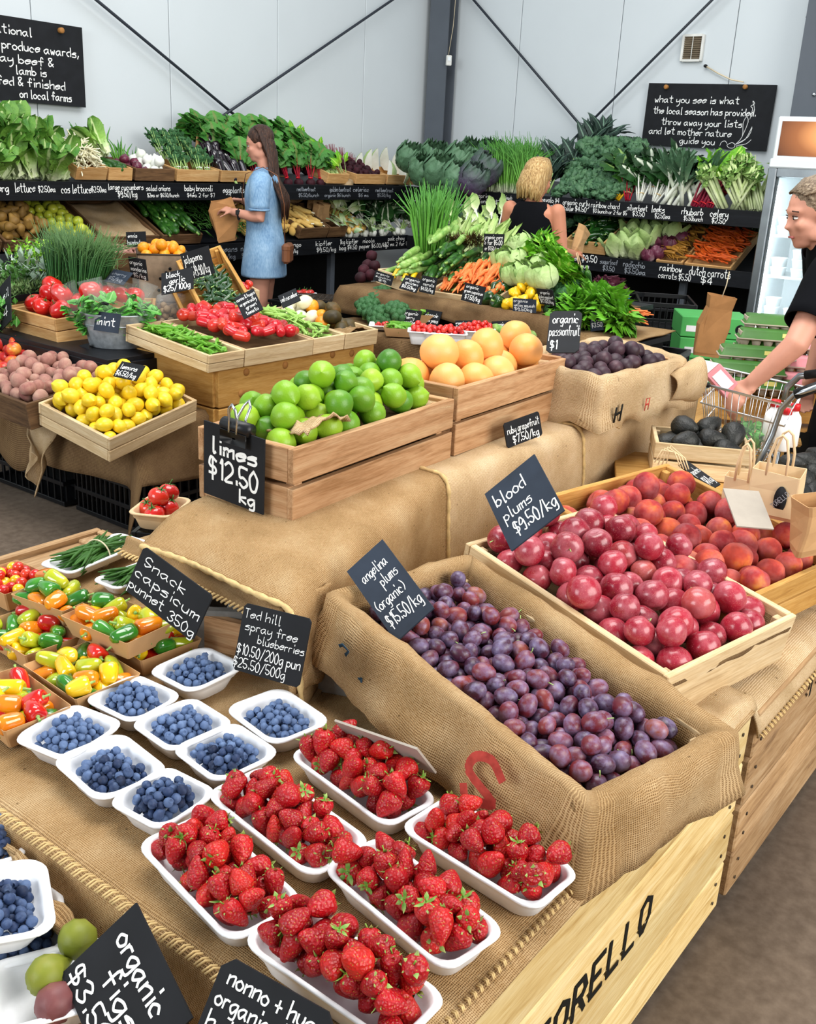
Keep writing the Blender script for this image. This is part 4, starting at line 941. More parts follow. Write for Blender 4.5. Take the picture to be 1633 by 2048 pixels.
# ------------------------------------------------------------------ snack capsicums in brown card trays
def capmesh(mat, rx, L, lobes, tw):
    pr = [(0, -L*.50), (rx*.3, -L*.52), (rx*.62, -L*.46), (rx*.82, -L*.3), (rx*.94, -L*.05), (rx, L*.2), (rx*.95, L*.36), (rx*.7, L*.45), (rx*.35, L*.43), (rx*.12, L*.37), (0, L*.36)]
    s = rnd(0, 50)
    def w(p):
        a = math.atan2(p.y, p.x); k = 1+.10*cos(lobes*a+s)*min(1, .4+abs(p.z)/L); b = noise.noise(p*25+V((s, 0, 0)))*.1
        return V((p.x*(k+b)+tw*(p.z/L)**2*rx, p.y*(k+b), p.z))
    return MB().lathe(pr, 20, warp=w).mesh('snack_capsicum', MT[mat])
k_cap = []
for mat, w in (('cap_red', 'red'), ('cap_orange', 'orange'), ('cap_yellow', 'yellow'), ('cap_green', 'green'), ('cap_lime', 'lime yellow')):
    for (rx, L) in ((.021, .052), (.0185, .064)):
        o = fruitobj('snack_capsicum', capmesh(mat, rx, L, 3, rnd(-.3, .3)), 'capsicum')
        MB().lathe([(.008, L*.35), (.007, L*.38), (.003, L*.42), (.0024, L*.62), (.003, L*.66), (0, L*.66)], 8).obj('stem', MT['stem_green'], o)
        k_cap.append((Kind(o), w))
for i, (px, z, n, lab) in enumerate([([(129, 1233), (253, 1289), (354, 1240), (215, 1188)], .625, 13, 'on top at the right'), ([(20, 1186), (114, 1220), (212, 1192), (96, 1158)], .62, 10, 'at the back left beside the beans'),
      ([(56, 1328), (150, 1408), (282, 1340), (165, 1284)], .575, 13, 'in the middle touching the blueberries'), ([(-85, 1375), (5, 1475), (146, 1402), (22, 1335)], .575, 13, 'at the bottom left edge'),
      ([(-40, 1245), (52, 1322), (160, 1262), (50, 1215)], .575, 12, 'at the left under two others'), ([(215, 1280), (285, 1325), (402, 1276), (330, 1235)], .57, 9, 'at the right behind the blueberries')]):
    c, a, b, rz = quad(px, z); H = .045; o = bpy.data.objects.new('card_tray', boat_mesh(a, b, H, MT['kraft'])); COL.objects.link(o)
    tag(o, 'brown card tray of snack capsicums '+lab, 'tray', 'brown capsicum trays'); o.location = (c.x, c.y, z-H); o.rotation_euler = (0, 0, rz)
    cm = mtx(o); P = settle(int(n*1.75), .0195, a/2-.004, b/2-.004, lambda x, y: .004, 12, .1)
    for (x, y, zz, q) in P:
        k, w = random.choice(k_cap); k.put(cm@Matrix.Translation((x, y, zz))@rotm(0, 0, rnd(0, 6.3))@rotm(rnd(1.0, 2.0), 0, rnd(0, 6))@Matrix.Scale(.9, 4), w+' snack capsicum in the card tray '+lab, w+' capsicums in the card tray '+lab)
me_ct = roundmesh('cherry_tomato', 'tomato', .0135, .013, .06, 0, 14, 10); k_ct = Kind(fruitobj('cherry_tomato', me_ct, 'tomato')); k_cty = Kind(fruitobj('cherry_tomato', roundmesh('cherry_tomato', 'cap_yellow', .0135, .013, .06, 0, 14, 10), 'tomato'))
c, a, b, rz = quad([(-70, 1150), (22, 1195), (100, 1150), (35, 1120)], .585); o = bpy.data.objects.new('card_tray', boat_mesh(a, b, .05, MT['kraft'])); COL.objects.link(o); tag(o, 'brown card tray of mixed cherry tomatoes at the left edge', 'tray')
o.location = (c.x, c.y, .535); o.rotation_euler = (0, 0, rz); cm = mtx(o)
for (x, y, zz, q) in settle(46, .0135, a/2-.006, b/2-.006, lambda x, y: .012, 8, .15):
    (k_cty if random.random() < .3 else k_ct).put(cm@Matrix.Translation((x, y, zz))@anyrot(), None, None)
for o in list(COL.objects):
    if o.name.startswith('cherry_tomato') and 'label' not in o: 
        yl = 'yellow' if 'cap_yellow' in o.data.materials[0].name else 'red'; tag(o, yl+' cherry tomato in the card tray at the left edge', 'tomato', yl+' cherry tomatoes in the card tray')
# green beans on white trays
def bean(rng, L, r):
    p = [V((0, 0, 0))]; h = rnd(-.5, .5); 
    for i in range(6): h += rng*rnd(-.3, .6); p.append(p[-1]+V((cos(h)*L/6, sin(h)*L/6, rnd(-.05, .05)*L/6)))
    m = p[3]; return MB().tube([q-m for q in p], [r*.3, r*.9, r, r, r, r*.9, r*.2], 6).mesh('green_bean', MT['beanleaf'])
k_bean = [Kind(fruitobj('green_bean', bean(.2, .19, .0045), 'bean')) for i in range(4)]
for px, z, lab in (([(82, 1126), (150, 1146), (282, 1080), (238, 1066)], .57, 'under the tied bean bundle at the back left'), ([(228, 1165), (275, 1185), (340, 1112), (300, 1098)], .56, 'behind the snack capsicum sign')):
    c, a, b, rz = quad(px, z)
    if a < b: a, b, rz = b, a, rz+pi/2
    o = bpy.data.objects.new('bean_tray', punnet_mesh(a, b, .028, MT['pulp'], .02)); COL.objects.link(o); tag(o, 'shallow white tray '+lab, 'tray'); o.location = (c.x, c.y, z-.03); o.rotation_euler = (0, 0, rz)
    cm = mtx(o)
    bo = []
    for i in range(46):
        l = i/46; x, y, zz = rnd(-.03, .03), rnd(-1, 1)*b*.36*(1-l*.6), .012+l*.035
        bo.append(random.choice(k_bean).put(cm@Matrix.Translation((x, y, zz))@rotm(rnd(-.1, .1), rnd(-.08, .08), rnd(-.2, .2)+(pi if random.random() < .5 else 0)), 'green bean on the tray '+lab, 'beans on the tray '+lab))
    zoned(bo)
    bnd = thing('rubber_band', 'band tied round beans '+lab.replace('under the tied bean bundle ', ''), 'band', (c.x, c.y, z-.03), (0, 0, rz)); MB().tube([(.01, cos(t)*b*.42, .022+sin(t)*.036) for t in [2*pi*i/24 for i in range(25)]], .002, 5, cap=False).obj('loop', MT['twine' if 'back left' in lab else 'cap_plastic'], bnd)
# truss tomatoes in a pulp punnet
c = Zp(292, 1060, .52); o = bpy.data.objects.new('tomato_punnet', punnet_mesh(.16, .12, .05, MT['kraft_pale'], .03)); COL.objects.link(o); tag(o, 'pale punnet of truss tomatoes left of the burlap riser', 'punnet')
o.location = (c.x+.07, c.y+.02, .46+.06); o.rotation_euler = (0, 0, .5); cm = mtx(o)
me_tm = roundmesh('tomato', 'tomato', .030, .025, .18, .04, 22, 14, .05)
def cal5():
    mb = MB()
    for i in range(6):
        a = 2*pi*i/6; mb.grid(lambda u, v: Matrix.Rotation(a, 3, 'Z')@V((.002+v*.018, (u-.5)*.006*(1-v), .003*sin(v*3)+.001)), 2, 3)
    mb.tube([(0, 0, 0), (.001, 0, .010), (.005, 0, .018)], [.002, .0016, .002], 5); return mb.mesh('calyx', MT['herb'])
me_c5 = cal5()
to = fruitobj('tomato', me_tm, 'tomato'); same(to, me_c5, 'calyx', to, (0, 0, .0205)); k_tom = Kind(to)
for (x, y, z) in ((-.045, .0, .04), (.01, -.02, .045), (.045, .02, .04), (0, .035, .042), (-.01, .0, .082), (.04, -.01, .08)): k_tom.put(cm@Matrix.Translation((x, y, z))@rotm(rnd(-.6, .6), rnd(-.6, .6), rnd(0, 6)), 'glossy red tomato in the pale punnet left of the riser', 'tomatoes in the pale punnet')
# ------------------------------------------------------------------ leaves, stalks and long vegetables
def leafmesh(L, Wd, mat, curl=.3, ruf=.0, nu=4, nv=7, fold=.2, stem=0, shape=None, fr=9, name='leaf'):
    s = rnd(0, 99); sh = shape or (lambda v: sin(pi*min(1, .06+.94*v)**.75)**.8 if v < 1 else .12)
    def f(u, v):
        w = (u-.5)*2; x = w*Wd/2*max(.05, sh(v)); t = v*L; a = curl*v*1.6
        z = L*(sin(a)/max(curl*1.6, .01)) if curl > .02 else t; y = L*((1-cos(a))/max(curl*1.6, .01)) if curl > .02 else 0
        n = noise.noise(V((w*fr*.3+s, v*fr, 1)))*ruf*(abs(w)+.15)
        return V((x, y-abs(w)**1.5*fold*Wd*.5*-1+n, z+n*.4+stem))
    return MB().grid(f, nu, nv).mesh(name, MT[mat])
ovate = lambda v: sin(pi*v**.7)**.7 if v < .999 else .05
paddle = lambda v: .22+.78*sin(pi*min(1, max(0, v-.2)/.8)**.8)**.6 if v < .999 else .1
strap = lambda v: 1-.75*v**3
blunt = lambda v: (.34+.66*min(1, v*1.5)**.8)*(1 if v < .72 else sqrt(max(.02, 1-((v-.72)/.285)**2)))
lance = lambda v: max(.06, sin(pi*v**.6))
def head(name, label, cat, n, L, Wd, mat, curl, ruf, spread, inner=.75, shape=ovate, fold=.25, kinds=3, open_=.5, nu=4, nv=7):
    o = thing(name, label, cat); ms = [leafmesh(L, Wd, mat, curl, ruf, nu, nv, fold, shape=shape) for i in range(kinds)]
    for i in range(n):
        f = i/n; a = i*2.4+rnd(-.3, .3); s = inner+(1-inner)*f
        l = same(o, ms[i % kinds], 'leaf', o, (sin(a)*-spread*f*-1, -cos(a)*spread*f*-1, 0)); l.rotation_mode = 'XYZ'
        l.matrix_basis = Matrix.Rotation(a, 4, 'Z')@Matrix.Translation((0, spread*f, 0))@Matrix.Rotation(-(open_*f+.04), 4, 'X')@Matrix.Scale(s, 4)
    return o
def bunch(name, label, cat, ns, sl, sr, smat, sspread, nl=0, ll=0, lw=0, lmat=None, lcurl=.4, lruf=.02, band=None, shape=ovate, bz=.3, stemflat=.5, bulb=None, lnu=4, lnv=7):
    o = thing(name, label, cat); tops = []; sm = []
    for i in range(3):
        b = rnd(-.15, .15)
        sm.append(MB().tube([(0, 0, 0), (0, b*sl*.1, sl*.35), (b*sl*.1, b*sl*.2, sl*.7), (b*.2*sl, b*.3*sl, sl)], [sr, sr*.95, sr*.8, sr*.5], 7, flat=stemflat).mesh('stalk', MT[smat]))
    lm = [leafmesh(ll, lw, lmat, lcurl, lruf, lnu, lnv, .2, shape=shape) for i in range(3)] if nl else []
    for i in range(ns):
        a = i*2.4; r = sqrt((i+.5)/ns); px, py = cos(a)*r, sin(a)*r; w = sspread
        m = Matrix.Translation((px*sr*ns**.5*.9, py*sr*ns**.5*.6, 0))@rotm(-py*w*.5, px*w, 0)
        st = same(o, random.choice(sm), 'stalk', o); st.matrix_basis = m
        if i < nl: 
            l = same(o, random.choice(lm), 'leaf', o); l.matrix_basis = m@Matrix.Translation((0, 0, sl*.72))@rotm(-py*w*.8+rnd(-.3, .3), px*w*.8, -px*1.5+rnd(-.6, .6))@Matrix.Scale(rnd(.75, 1.1), 4)
    for i in range(ns, nl):
        a = rnd(0, 6.3); w = rnd(.1, 1.2); l = same(o, random.choice(lm), 'leaf', o)
        l.matrix_basis = Matrix.Translation((0, 0, sl*rnd(.6, .9)))@rotm(-sin(a)*w*.5, cos(a)*w, rnd(-1, 1))@Matrix.Scale(rnd(.6, 1), 4)
    if band:
        R = sr*ns**.5*1.0+.004; MB().tube([(cos(t)*R, sin(t)*R*.75, sl*bz) for t in [2*pi*i/20 for i in range(21)]], .004, 5, cap=False).obj('tie_band', MT[band], o)
    if bulb:
        bm, bk = bulb
        for i in range(min(ns, 5)):
            a = i*1.26; same(o, bm, bk, o, (cos(a)*sr*2.6, sin(a)*sr*1.5, -.02), (rnd(-.3, .3), rnd(-.3, .3), 0))
    return o
def blades(name, label, cat, n, L, r, mat, base, spread, droop=.25, part='blades', kind=True, cols=5):
    o = thing(name, label, cat); mb = MB()
    for i in range(n):
        a, q = rnd(0, 6.3), sqrt(rnd(0, 1)); x, y = cos(a)*q*base, sin(a)*q*base*.6; l = L*rnd(.75, 1.05); dx, dy = x/base*spread+rnd(-.05, .05), y/base*spread*.6+rnd(-.06, .06); d = rnd(0, droop)
        n0 = len(mb.v); mb.tube([(x, y, 0), (x+dx*l*.25, y+dy*l*.25, l*.35), (x+dx*l*.6, y+dy*l*.6, l*.7), (x+dx*l*(1+d), y+dy*l+rnd(-.3, .5)*d*l, l*(1-d*.3))], [r, r, r*.85, r*.2], 5)
        for k in range(n0, len(mb.v)): mb.uv[k] = (.5, min(1, max(0, mb.v[k][2]/L)))
    b = mb.obj(part, MT[mat], o); b['kind'] = 'stuff'; return o
def long_veg(name, mat, L, r0, r1, bend=.1, cat='vegetable', taper=None, tip=None, n=10, stem=None):
    p = []; rs = []
    for t, e in ((0, .12), (.015, .5), (.06, .85), (.16, 1), (.3, 1), (.45, 1), (.6, 1), (.74, 1), (.86, .97), (.95, .8), (.985, .5), (1, .12)):
        p.append(((t-.5)*L, bend*L*(t-.5)**2*2, 0)); rr = (r0+(r1-r0)*t)*e
        if taper == 'carrot': rr = r0*(1-.85*t**1.2)*min(1, .5+t*9)
        rs.append(max(rr, .0008))
    me = MB().tube(p, rs, n).mesh(name, MT[mat]); o = fruitobj(name, me, cat)
    if stem: MB().tube([(p[0][0]+.004, p[0][1], 0), (p[0][0]-.012, p[0][1], 0), (p[0][0]-.022, p[0][1]+.003, .002)], [stem[1], stem[1]*.7, stem[1]*.9], 6).obj('stem', MT[stem[0]], o)
    return Kind(o)
def logs(kinds, n, fm, sx, sy, base, h, ang, jit, label, group, flipp=.0, prof=None, pitch=.15):
    out = []
    for i in range(n):
        x, y = rnd(-sx, sx), rnd(-sy, sy); k = prof(x, y) if prof else 1-.5*(x/sx)**2-.4*(y/sy)**2
        z = base+h*k*(.35+.65*i/n); k_ = random.choice(kinds); k_, lb = k_ if isinstance(k_, tuple) else (k_, label)
        out.append(k_.put(fm@Matrix.Translation((x, y, z))@rotm(0, rnd(-pitch, pitch), ang+rnd(-jit, jit)+(pi if random.random() < flipp else 0))@rotm(rnd(0, 6.3), 0, 0)@Matrix.Scale(rnd(.85, 1.12), 4), lb, group))
    zoned(out)
def frameL(X, z, Y=5.75, rx=0): return Matrix.Translation((X, Y, z))@rotm(rx, 0, 0)
def frameR(Y, z, X=7.41, rx=0): return Matrix.Translation((X, Y, z))@rotm(0, 0, -pi/2)@rotm(rx, 0, 0)
def oval(name, mat, rx, rz, cat, **k): return Kind(fruitobj(name, roundmesh(name, mat, rx, rz, **k), cat))
k_zuc = [long_veg('zucchini', 'zuc', .20, .019, .022, .06, stem=('zuc_light', .009)), long_veg('zucchini', 'zuc', .18, .017, .02, .14, stem=('zuc_light', .009))]
k_zucl = [long_veg('pale_zucchini', 'zuc_light', .19, .018, .022, .08, stem=('stem_green', .009))]
k_zucy = [long_veg('yellow_zucchini', 'squash_yellow', .17, .014, .017, .05, stem=('stem_green', .008))]
k_carrot = [long_veg('carrot', 'carrot', .19, .0145, .003, .05, taper='carrot', stem=('stem_green', .004)), long_veg('carrot', 'carrot', .17, .0155, .003, .1, taper='carrot', stem=('stem_green', .004))]
k_dutch = [long_veg('dutch_carrot', 'carrot_deep', .14, .010, .002, .1, taper='carrot', n=7)]
k_rain = [long_veg('rainbow_carrot', 'carrot_mix', .15, .011, .002, .1, taper='carrot', n=7)]
k_jal = [long_veg('jalapeno', 'jalap', .075, .012, .008, .12, stem=('stem_green', .003))]
k_egg = [long_veg('eggplant', 'eggplant', .19, .026, .042, .08, stem=('stem_green', .012))]
k_roma = [long_veg('roma_tomato', 'tomato_pink', .072, .021, .023, .03, n=14)]; k_vine = [Kind(fruitobj('tomato', roundmesh('tomato', 'tomato_pink', .033, .030, .1, 0, 18, 12, .05), 'tomato'))]
k_pot = [oval('potato', 'potato', .027, .036, 'potato', lump=.15, n=12, m=8)]; k_kip = [long_veg('yellow_squash_long', 'potato', .15, .017, .021, .15, stem=('cream', .007))]
k_cu = [long_veg('cucumber', 'zuc', .24, .024, .022, .05)]; k_ac = [long_veg('green_capsicum', 'jalap', .13, .022, .010, .15, stem=('stem_green', .004))]
k_ybean = [long_veg('yellow_bean', 'cream', .14, .005, .004, .3, n=6)]
k_onr = [oval('red_onion', 'onion_red', .034, .028, 'onion', tip=.3, n=14, m=9)]; k_onw = [oval('white_onion', 'white_veg', .036, .033, 'onion', tip=.35, n=14, m=9)]
def lathekind(name, pr, mat, cat, n=16, warp=None): return Kind(fruitobj(name, MB().lathe(pr, n, warp=warp).mesh(name, MT[mat]), cat))
k_pear = [lathekind('pear', [(0, -.034), (.018, -.032), (.031, -.018), (.033, -.004), (.028, .012), (.018, .028), (.012, .042), (.007, .05), (0, .051)], 'pear', 'pear')]
k_apg = [oval('green_apple', 'apple_green', .033, .030, 'apple', top=.2, bot=.1)]; k_apr = [oval('red_apple', 'apple_red', .037, .034, 'apple', top=.2, bot=.1, n=18)]
def sugarloaf():
    o = thing('pointed_cabbage', '', 'cabbage'); MB().lathe([(0, 0), (.05, .01), (.07, .06), (.062, .11), (.04, .16), (.015, .195), (0, .2)], 18, warp=lambda p: p*(1+noise.noise(p*20)*.08)).obj('heart', MT['cabbage_pale'], o)
    lm = leafmesh(.20, .15, 'cabbage_pale', -.9, .01, 5, 7, -.3, shape=ovate)
    for i in range(5):
        l = same(o, lm, 'leaf', o); l.matrix_basis = Matrix.Rotation(i*1.3, 4, 'Z')@Matrix.Translation((0, .052, .0))@Matrix.Rotation(-.38, 4, 'X')
    return o
def capleaf(r, mat, ang, flare, ruf, s=0):                           # a leaf wrapped on a ball, its rim turned out
    sh = lambda v: (.35+.65*sin(pi*min(1, v*.85+.15)))
    def f(u, v):
        w = (u-.5)*2*ang*sh(v); t = -1.2+v*2.2; fl = flare*max(0, v-.45)**1.6+.02; n = noise.noise(V((u*5+s, v*5, 2)))*ruf*(.3+v)+noise.noise(V((u*14+s, v*12, 5)))*ruf*.5*v
        R = r*(1+fl+n+.05*abs(u-.5)*2); return V((sin(w)*cos(t)*R, cos(w)*cos(t)*R, sin(t)*R*.92+r*.85))
    return MB().grid(f, 10, 10).mesh('leaf', MT[mat])
def cabbage(name, label, r, mats, nl=9, cat='cabbage', ruf=.02, openn=.9):
    o = thing(name, label, cat); MB().lathe([(max(0, cos(-pi/2+pi*i/10))*r*.92, sin(-pi/2+pi*i/10)*r*.86+r*.85) for i in range(11)], 18, warp=lambda p: p*(1+noise.noise(p*14)*.06)).obj('heart', MT[mats[0]], o)
    lm = [capleaf(r, mats[-1], .9, openn*.75, ruf*3, i*9) for i in range(3)]
    for i in range(nl):
        l = same(o, lm[i % 3], 'leaf', o); q = i/nl; l.matrix_basis = Matrix.Rotation(i*2.4, 4, 'Z')@Matrix.Translation((0, 0, r*.05*q))@Matrix.Scale(1+.14*q, 4)
    return o
def broccoli(label='green broccoli head'):
    o = thing('broccoli', label, 'broccoli'); MB().tube([(0, 0, -.07), (0, 0, .0), (0, 0, .03)], [.018, .02, .035], 10).obj('stalk', MT['stem_green'], o)
    mb = MB()
    for i in range(26):
        a = i*2.4; q = sqrt(i/26); th = q*1.35; c = V((sin(th)*cos(a)*.055, sin(th)*sin(a)*.055, cos(th)*.05+.02)); s = .02
        mb.lathe([(max(1e-4, cos(-pi/2+pi*k/5))*s, sin(-pi/2+pi*k/5)*s) for k in range(6)], 8, c=c, warp=lambda p: p*(1+noise.noise((p+c)*160)*.35))
    f = mb.obj('florets', MT['broc'], o); f['kind'] = 'stuff'; return o
def frilly(name, label, cat, n, L, Wd, mat, open_=1.0, ruf=.05, fr=22):
    o = thing(name, label, cat); ms = [leafmesh(L, Wd, mat, .6, ruf*1.5, 12, 14, .1, shape=lambda v: (.25+.75*v**.7)*(1 if v < .85 else 1-((v-.85)/.15)**2*.6), fr=fr) for i in range(3)]
    for i in range(n):
        q = i/n; l = same(o, ms[i % 3], 'leaf', o); l.matrix_basis = Matrix.Rotation(i*2.4, 4, 'Z')@Matrix.Translation((0, .01, 0))@Matrix.Rotation(-open_*q**.8, 4, 'X')@Matrix.Scale(rnd(.8, 1.1), 4)
    return o
def herbpatch(name, label, cat, fn, n, mat, L, Wd, h, up=.5):
    mb = MB()
    for i in range(n):
        c = fn(); a = rnd(0, 6.3); e = rnd(.1, 1.3); k = rnd(.6, 1.2)
        R = rotm(0, 0, a)@rotm(-e, 0, rnd(-.5, .5)); c = V(c)+V((0, 0, rnd(0, h)))
        mb.add([c+(R@V(p))*k for p in ((0, 0, 0), (Wd/2, 0, L*.45), (0, .1*L, L), (-Wd/2, 0, L*.45))], [(0, 1, 2, 3)], [(.5, 0), (1, .4), (.5, 1), (0, .4)])
    return tag(mb.obj(name, MT[mat]), label, cat, kind='stuff')

def curly(name, cat, n=14):
    o = thing(name, '', cat); ms = []
    for k in range(3):
        mb = MB(); s = k*9.1; mb.lathe([(max(1e-4, cos(-pi/2+pi*i/9)), sin(-pi/2+pi*i/9)) for i in range(10)], 16, warp=lambda p: V((p.x*.042, p.y*.042, p.z*.024))*(1+noise.noise(p*3.6+V((s, 0, 0)))*.9)); ms.append(mb.mesh('leaf', MT['kale']))
    for i in range(n):
        a, q = i*2.4, sqrt((i+.5)/n); th = q*1.3; l = same(o, ms[i % 3], 'leaf', o); l.matrix_basis = Matrix.Translation((sin(th)*cos(a)*.075, sin(th)*sin(a)*.075, cos(th)*.06))@rotm(rnd(-.6, .6), rnd(-.6, .6), a)@Matrix.Scale(rnd(.8, 1.2), 4)
    return o
# ------------------------------------------------------------------ black wall shelves
ZU, ZL, YS, XS = 1.292, .868, 5.75, 7.41
def shelf(label, L, depth, frame, legs):
    o = thing('produce_shelf', label, 'shelf'); o.matrix_basis = frame
    board('upper_deck', (L/2, depth/2, ZU+.04-.02), (L, depth, .02), MT['black_x'], o, rot=(.12, 0, 0)); board('lower_deck', (L/2, depth/2, ZL+.02), (L, depth, .02), MT['black_x'], o, rot=(.16, 0, 0))
    u = board('label_board', (L/2, -.012, ZU-.055), (L, .02, .115), MT['black_x'], o); l = board('label_board', (L/2, -.012, ZL-.055), (L, .02, .12), MT['black_x'], o)
    board('back_panel', (L/2, depth-.03, .62), (L, .02, 1.36), MT['black'], o)
    board('under_panel', (L/2, depth*.7, .40), (L, .02, .74), MT['black'], o)
    for x in legs: board('leg', (x, .12, .42), (.05, .05, .82), MT['post_grey'], o)
    return o, u, l
FL = Matrix.Translation((2.2, YS, 0)); LL_ = XS-2.2
sl, slu, sll = shelf('long black two tier produce shelf along the left wall', LL_+.02, YW-YS-.02, FL, (.4, 1.6, 3.0, 4.35))
FR = Matrix.Translation((XS, YS-.04, 0))@rotm(0, 0, -pi/2); LR_ = YS-2.56
sr_, sru, srl = shelf('black two tier produce shelf along the right wall beside the fridge', LR_, XW-XS-.05, FR, (.5, 1.6, 2.6))
def labels(bd, L, items, z0, conv, ink='ink'):
    mb = MB()
    for (t, a, b, y, h) in items: write(mb, t, conv(a)-L/2, conv(b)-L/2, y, h, .12)
    o = mb.obj('lettering', MT[ink], bd, smooth=False); o.rotation_euler = (pi/2, 0, 0); o.location = (0, -.0105, 0)
cU = lambda px: Yp(px, 372, YS).x-2.2
cL = lambda px: Yp(px, 495, YS).x-2.2
labels(slu, LL_+.02, [('iceberg', -40, 12, -.005, .045), ('lettuce', 25, 65, -.005, .05), ('$2.50ea', 72, 106, -.005, .035), ('cos lettuce', 118, 178, -.01, .05), ('$2.50ea', 179, 208, -.005, .035), ('large cucumbers', 212, 282, .012, .035), ('$9.50/kg', 231, 269, -.035, .04), ('salad onions', 288, 336, .006, .035), ('$2ea or $6.50/bunch', 290, 353, -.035, .025), ('baby broccoli', 365, 420, .006, .038), ('$4ea 2 for $7', 370, 425, -.036, .026), ('eggplants', 442, 484, -.005, .042), ('$7', 486, 500, -.02, .04)], 0, cU)
labels(slu, LL_+.02, [('red beetroot', 590, 627, .01, .03), ('$5.50/bunch', 594, 634, -.034, .026), ('golden beetroot', 656, 698, .008, .035), ('organic $6 bunch', 646, 697, -.034, .026), ('celeriac', 703, 734, .008, .035), ('$6 ea', 714, 734, -.034, .026), ('red beetroot', 748, 783, .006, .032), ('$5.50/kg', 752, 778, -.034, .026), ('green cabbage', 806, 815, .006, .03)], 0, cU, 'ink_dim')
labels(sll, LL_+.02, [('pears', -30, 10, .0, .045), ('b', 29, 38, -.005, .07), ('$5.50', 0, 36, -.05, .04), ('green beans', 404, 470, .0, .042), ('nicola', 478, 505, .0, .04), ('$5.50/kg', 420, 466, -.05, .035), ('$5.50', 480, 500, -.05, .035)], 0, cL, 'ink_dim')
labels(sll, LL_+.02, [('mango', 570, 598, .012, .032), ('$6/kg', 576, 592, -.036, .03), ('kipfler', 628, 660, .008, .036), ('$9.50/kg', 630, 668, -.042, .034), ('1kg kipfler', 676, 712, .012, .036), ('bag $4.50', 675, 710, -.036, .036), ('nicola', 722, 745, .012, .034), ('paper $6.00/kg', 715, 770, -.032, .034), ('pak choy', 772, 804, .02, .034), ('$2 ea 2 for $3', 766, 815, -.028, .032)], 0, cL)
cUR = lambda px: (YS-.04)-Xp(px, 400, XS).y
cLR = lambda px: (YS-.04)-Xp(px, 530, XS).y
labels(sru, LR_, [('spring', 960, 985, .008, .032), ('onions $2', 966, 1004, -.034, .032), ('spinach', 1010, 1027, .008, .03), ('$3', 1014, 1024, -.034, .03), ('cavolo $4', 1086, 1122, .012, .04), ('(tuscan kale)', 1088, 1126, -.03, .034), ('organic curly', 1130, 1183, .006, .04), ('kale $4.50', 1133, 1178, -.04, .038), ('rainbow chard', 1187, 1244, .0, .042), ('$3 bunch or 2 for $5', 1192, 1260, -.04, .03), ('silverbeet', 1260, 1300, .0, .04), ('$3.50', 1272, 1296, -.04, .034), ('leeks', 1309, 1335, .0, .046), ('$2.50ea', 1317, 1348, -.042, .034), ('rhubarb', 1370, 1413, .0, .046), ('$5.50bunch', 1376, 1414, -.042, .034), ('celery', 1428, 1464, .0, .048), ('$2.50', 1433, 1460, -.044, .036)], 0, cUR)
labels(srl, LR_, [('green', 1142, 1158, .006, .04), ('$9.50', 1166, 1196, .006, .05), ('capsicum', 1141, 1181, -.044, .036), ('rainbow', 1324, 1368, .004, .05), ('carrots $5.50', 1323, 1388, -.05, .045), ('dutch carrots', 1384, 1467, .0, .06), ('$4', 1410, 1432, -.056, .05)], 0, cLR)
labels(srl, LR_, [('sugarloaf', 1203, 1238, .006, .036), ('$3.50', 1210, 1233, -.044, .036), ('radicchio', 1250, 1293, .004, .042), ('$3.50ea', 1254, 1296, -.046, .04)], 0, cLR, 'ink_dim')
# ------------------------------------------------------------------ upper shelf, left wall
def XU(px): return Yp(px, 368, YS).x
def YU(px): return Xp(px, 405, XS).y
ku = Kind(head('cos_lettuce', '', 'lettuce', 16, .30, .15, 'cos', .22, .06, .03, .72, blunt, open_=.34, nu=6, nv=9))
for row, (z, dy, xs) in enumerate(((0, .10, (-20, 18, 50, 82, 112, 138)), (.09, .22, (-28, 5, 38, 68, 98, 122)), (.17, .33, (-10, 25, 55, 85)))):
    for px in xs: ku.put(frameL(XU(px), ZU+.01+z, YS+dy)@rotm(-.45+rnd(-.1, .1), rnd(-.12, .12), rnd(0, 6.3)), ('front', 'middle', 'top')[row]+' row cos lettuce standing on the upper shelf at the far left', 'cos lettuces, '+('front', 'middle', 'top')[row]+' row')
def shelfcrate(px0, px1, label, wood='pine', z=ZU, H=.08, D=.34, Yo=.0, rx=.18, right=False, n=1, name='shelf_crate'):
    if right: a, b = YU(px0), YU(px1); fm = frameR((a+b)/2, z, XS)
    else: a, b = Yp(px0, 368 if z > 1 else 490, YS).x, Yp(px1, 368 if z > 1 else 490, YS).x; fm = frameL((a+b)/2, z)
    fm = fm@Matrix.Translation((0, Yo+D/2*cos(rx)+.01, .012+D/2*sin(rx)))@rotm(rx, 0, 0)
    o = crate(label, abs(b-a)-.01, D, H, (0, 0, 0), (0, 0, 0), wood, n, .012, name=name, post=False); o.matrix_basis = fm
    return fm, abs(b-a)-.03, D-.03
fm, w, d = shelfcrate(152, 216, 'light crate of yellow beans on the upper left shelf', rx=.35)
logs(k_ybean, 260, fm, w/2-.03, d/2-.02, .05, .15, 1.2, .9, 'long yellow bean in the crate on the upper left shelf', 'yellow beans', .5)
fm, w, d = shelfcrate(218, 268, 'light crate of large cucumbers on the upper left shelf')
logs(k_cu, 12, fm, w/2-.03, d/2-.08, .04, .06, pi/2, .15, 'large green cucumber in the crate on the upper shelf', 'large cucumbers', pitch=.1)
k1 = Kind(head('cos_lettuce', '', 'lettuce', 12, .26, .15, 'cos', .2, .05, .02, .7, blunt, open_=.26, nu=6, nv=9)); k1.put(fm@Matrix.Translation((.01, .02, .12))@rotm(-.9, .1, .4), 'single cos lettuce lying on the cucumber crate')
fm, w, d = shelfcrate(272, 352, 'dark crate of red and white salad onions on the upper left shelf', 'old', n=1)
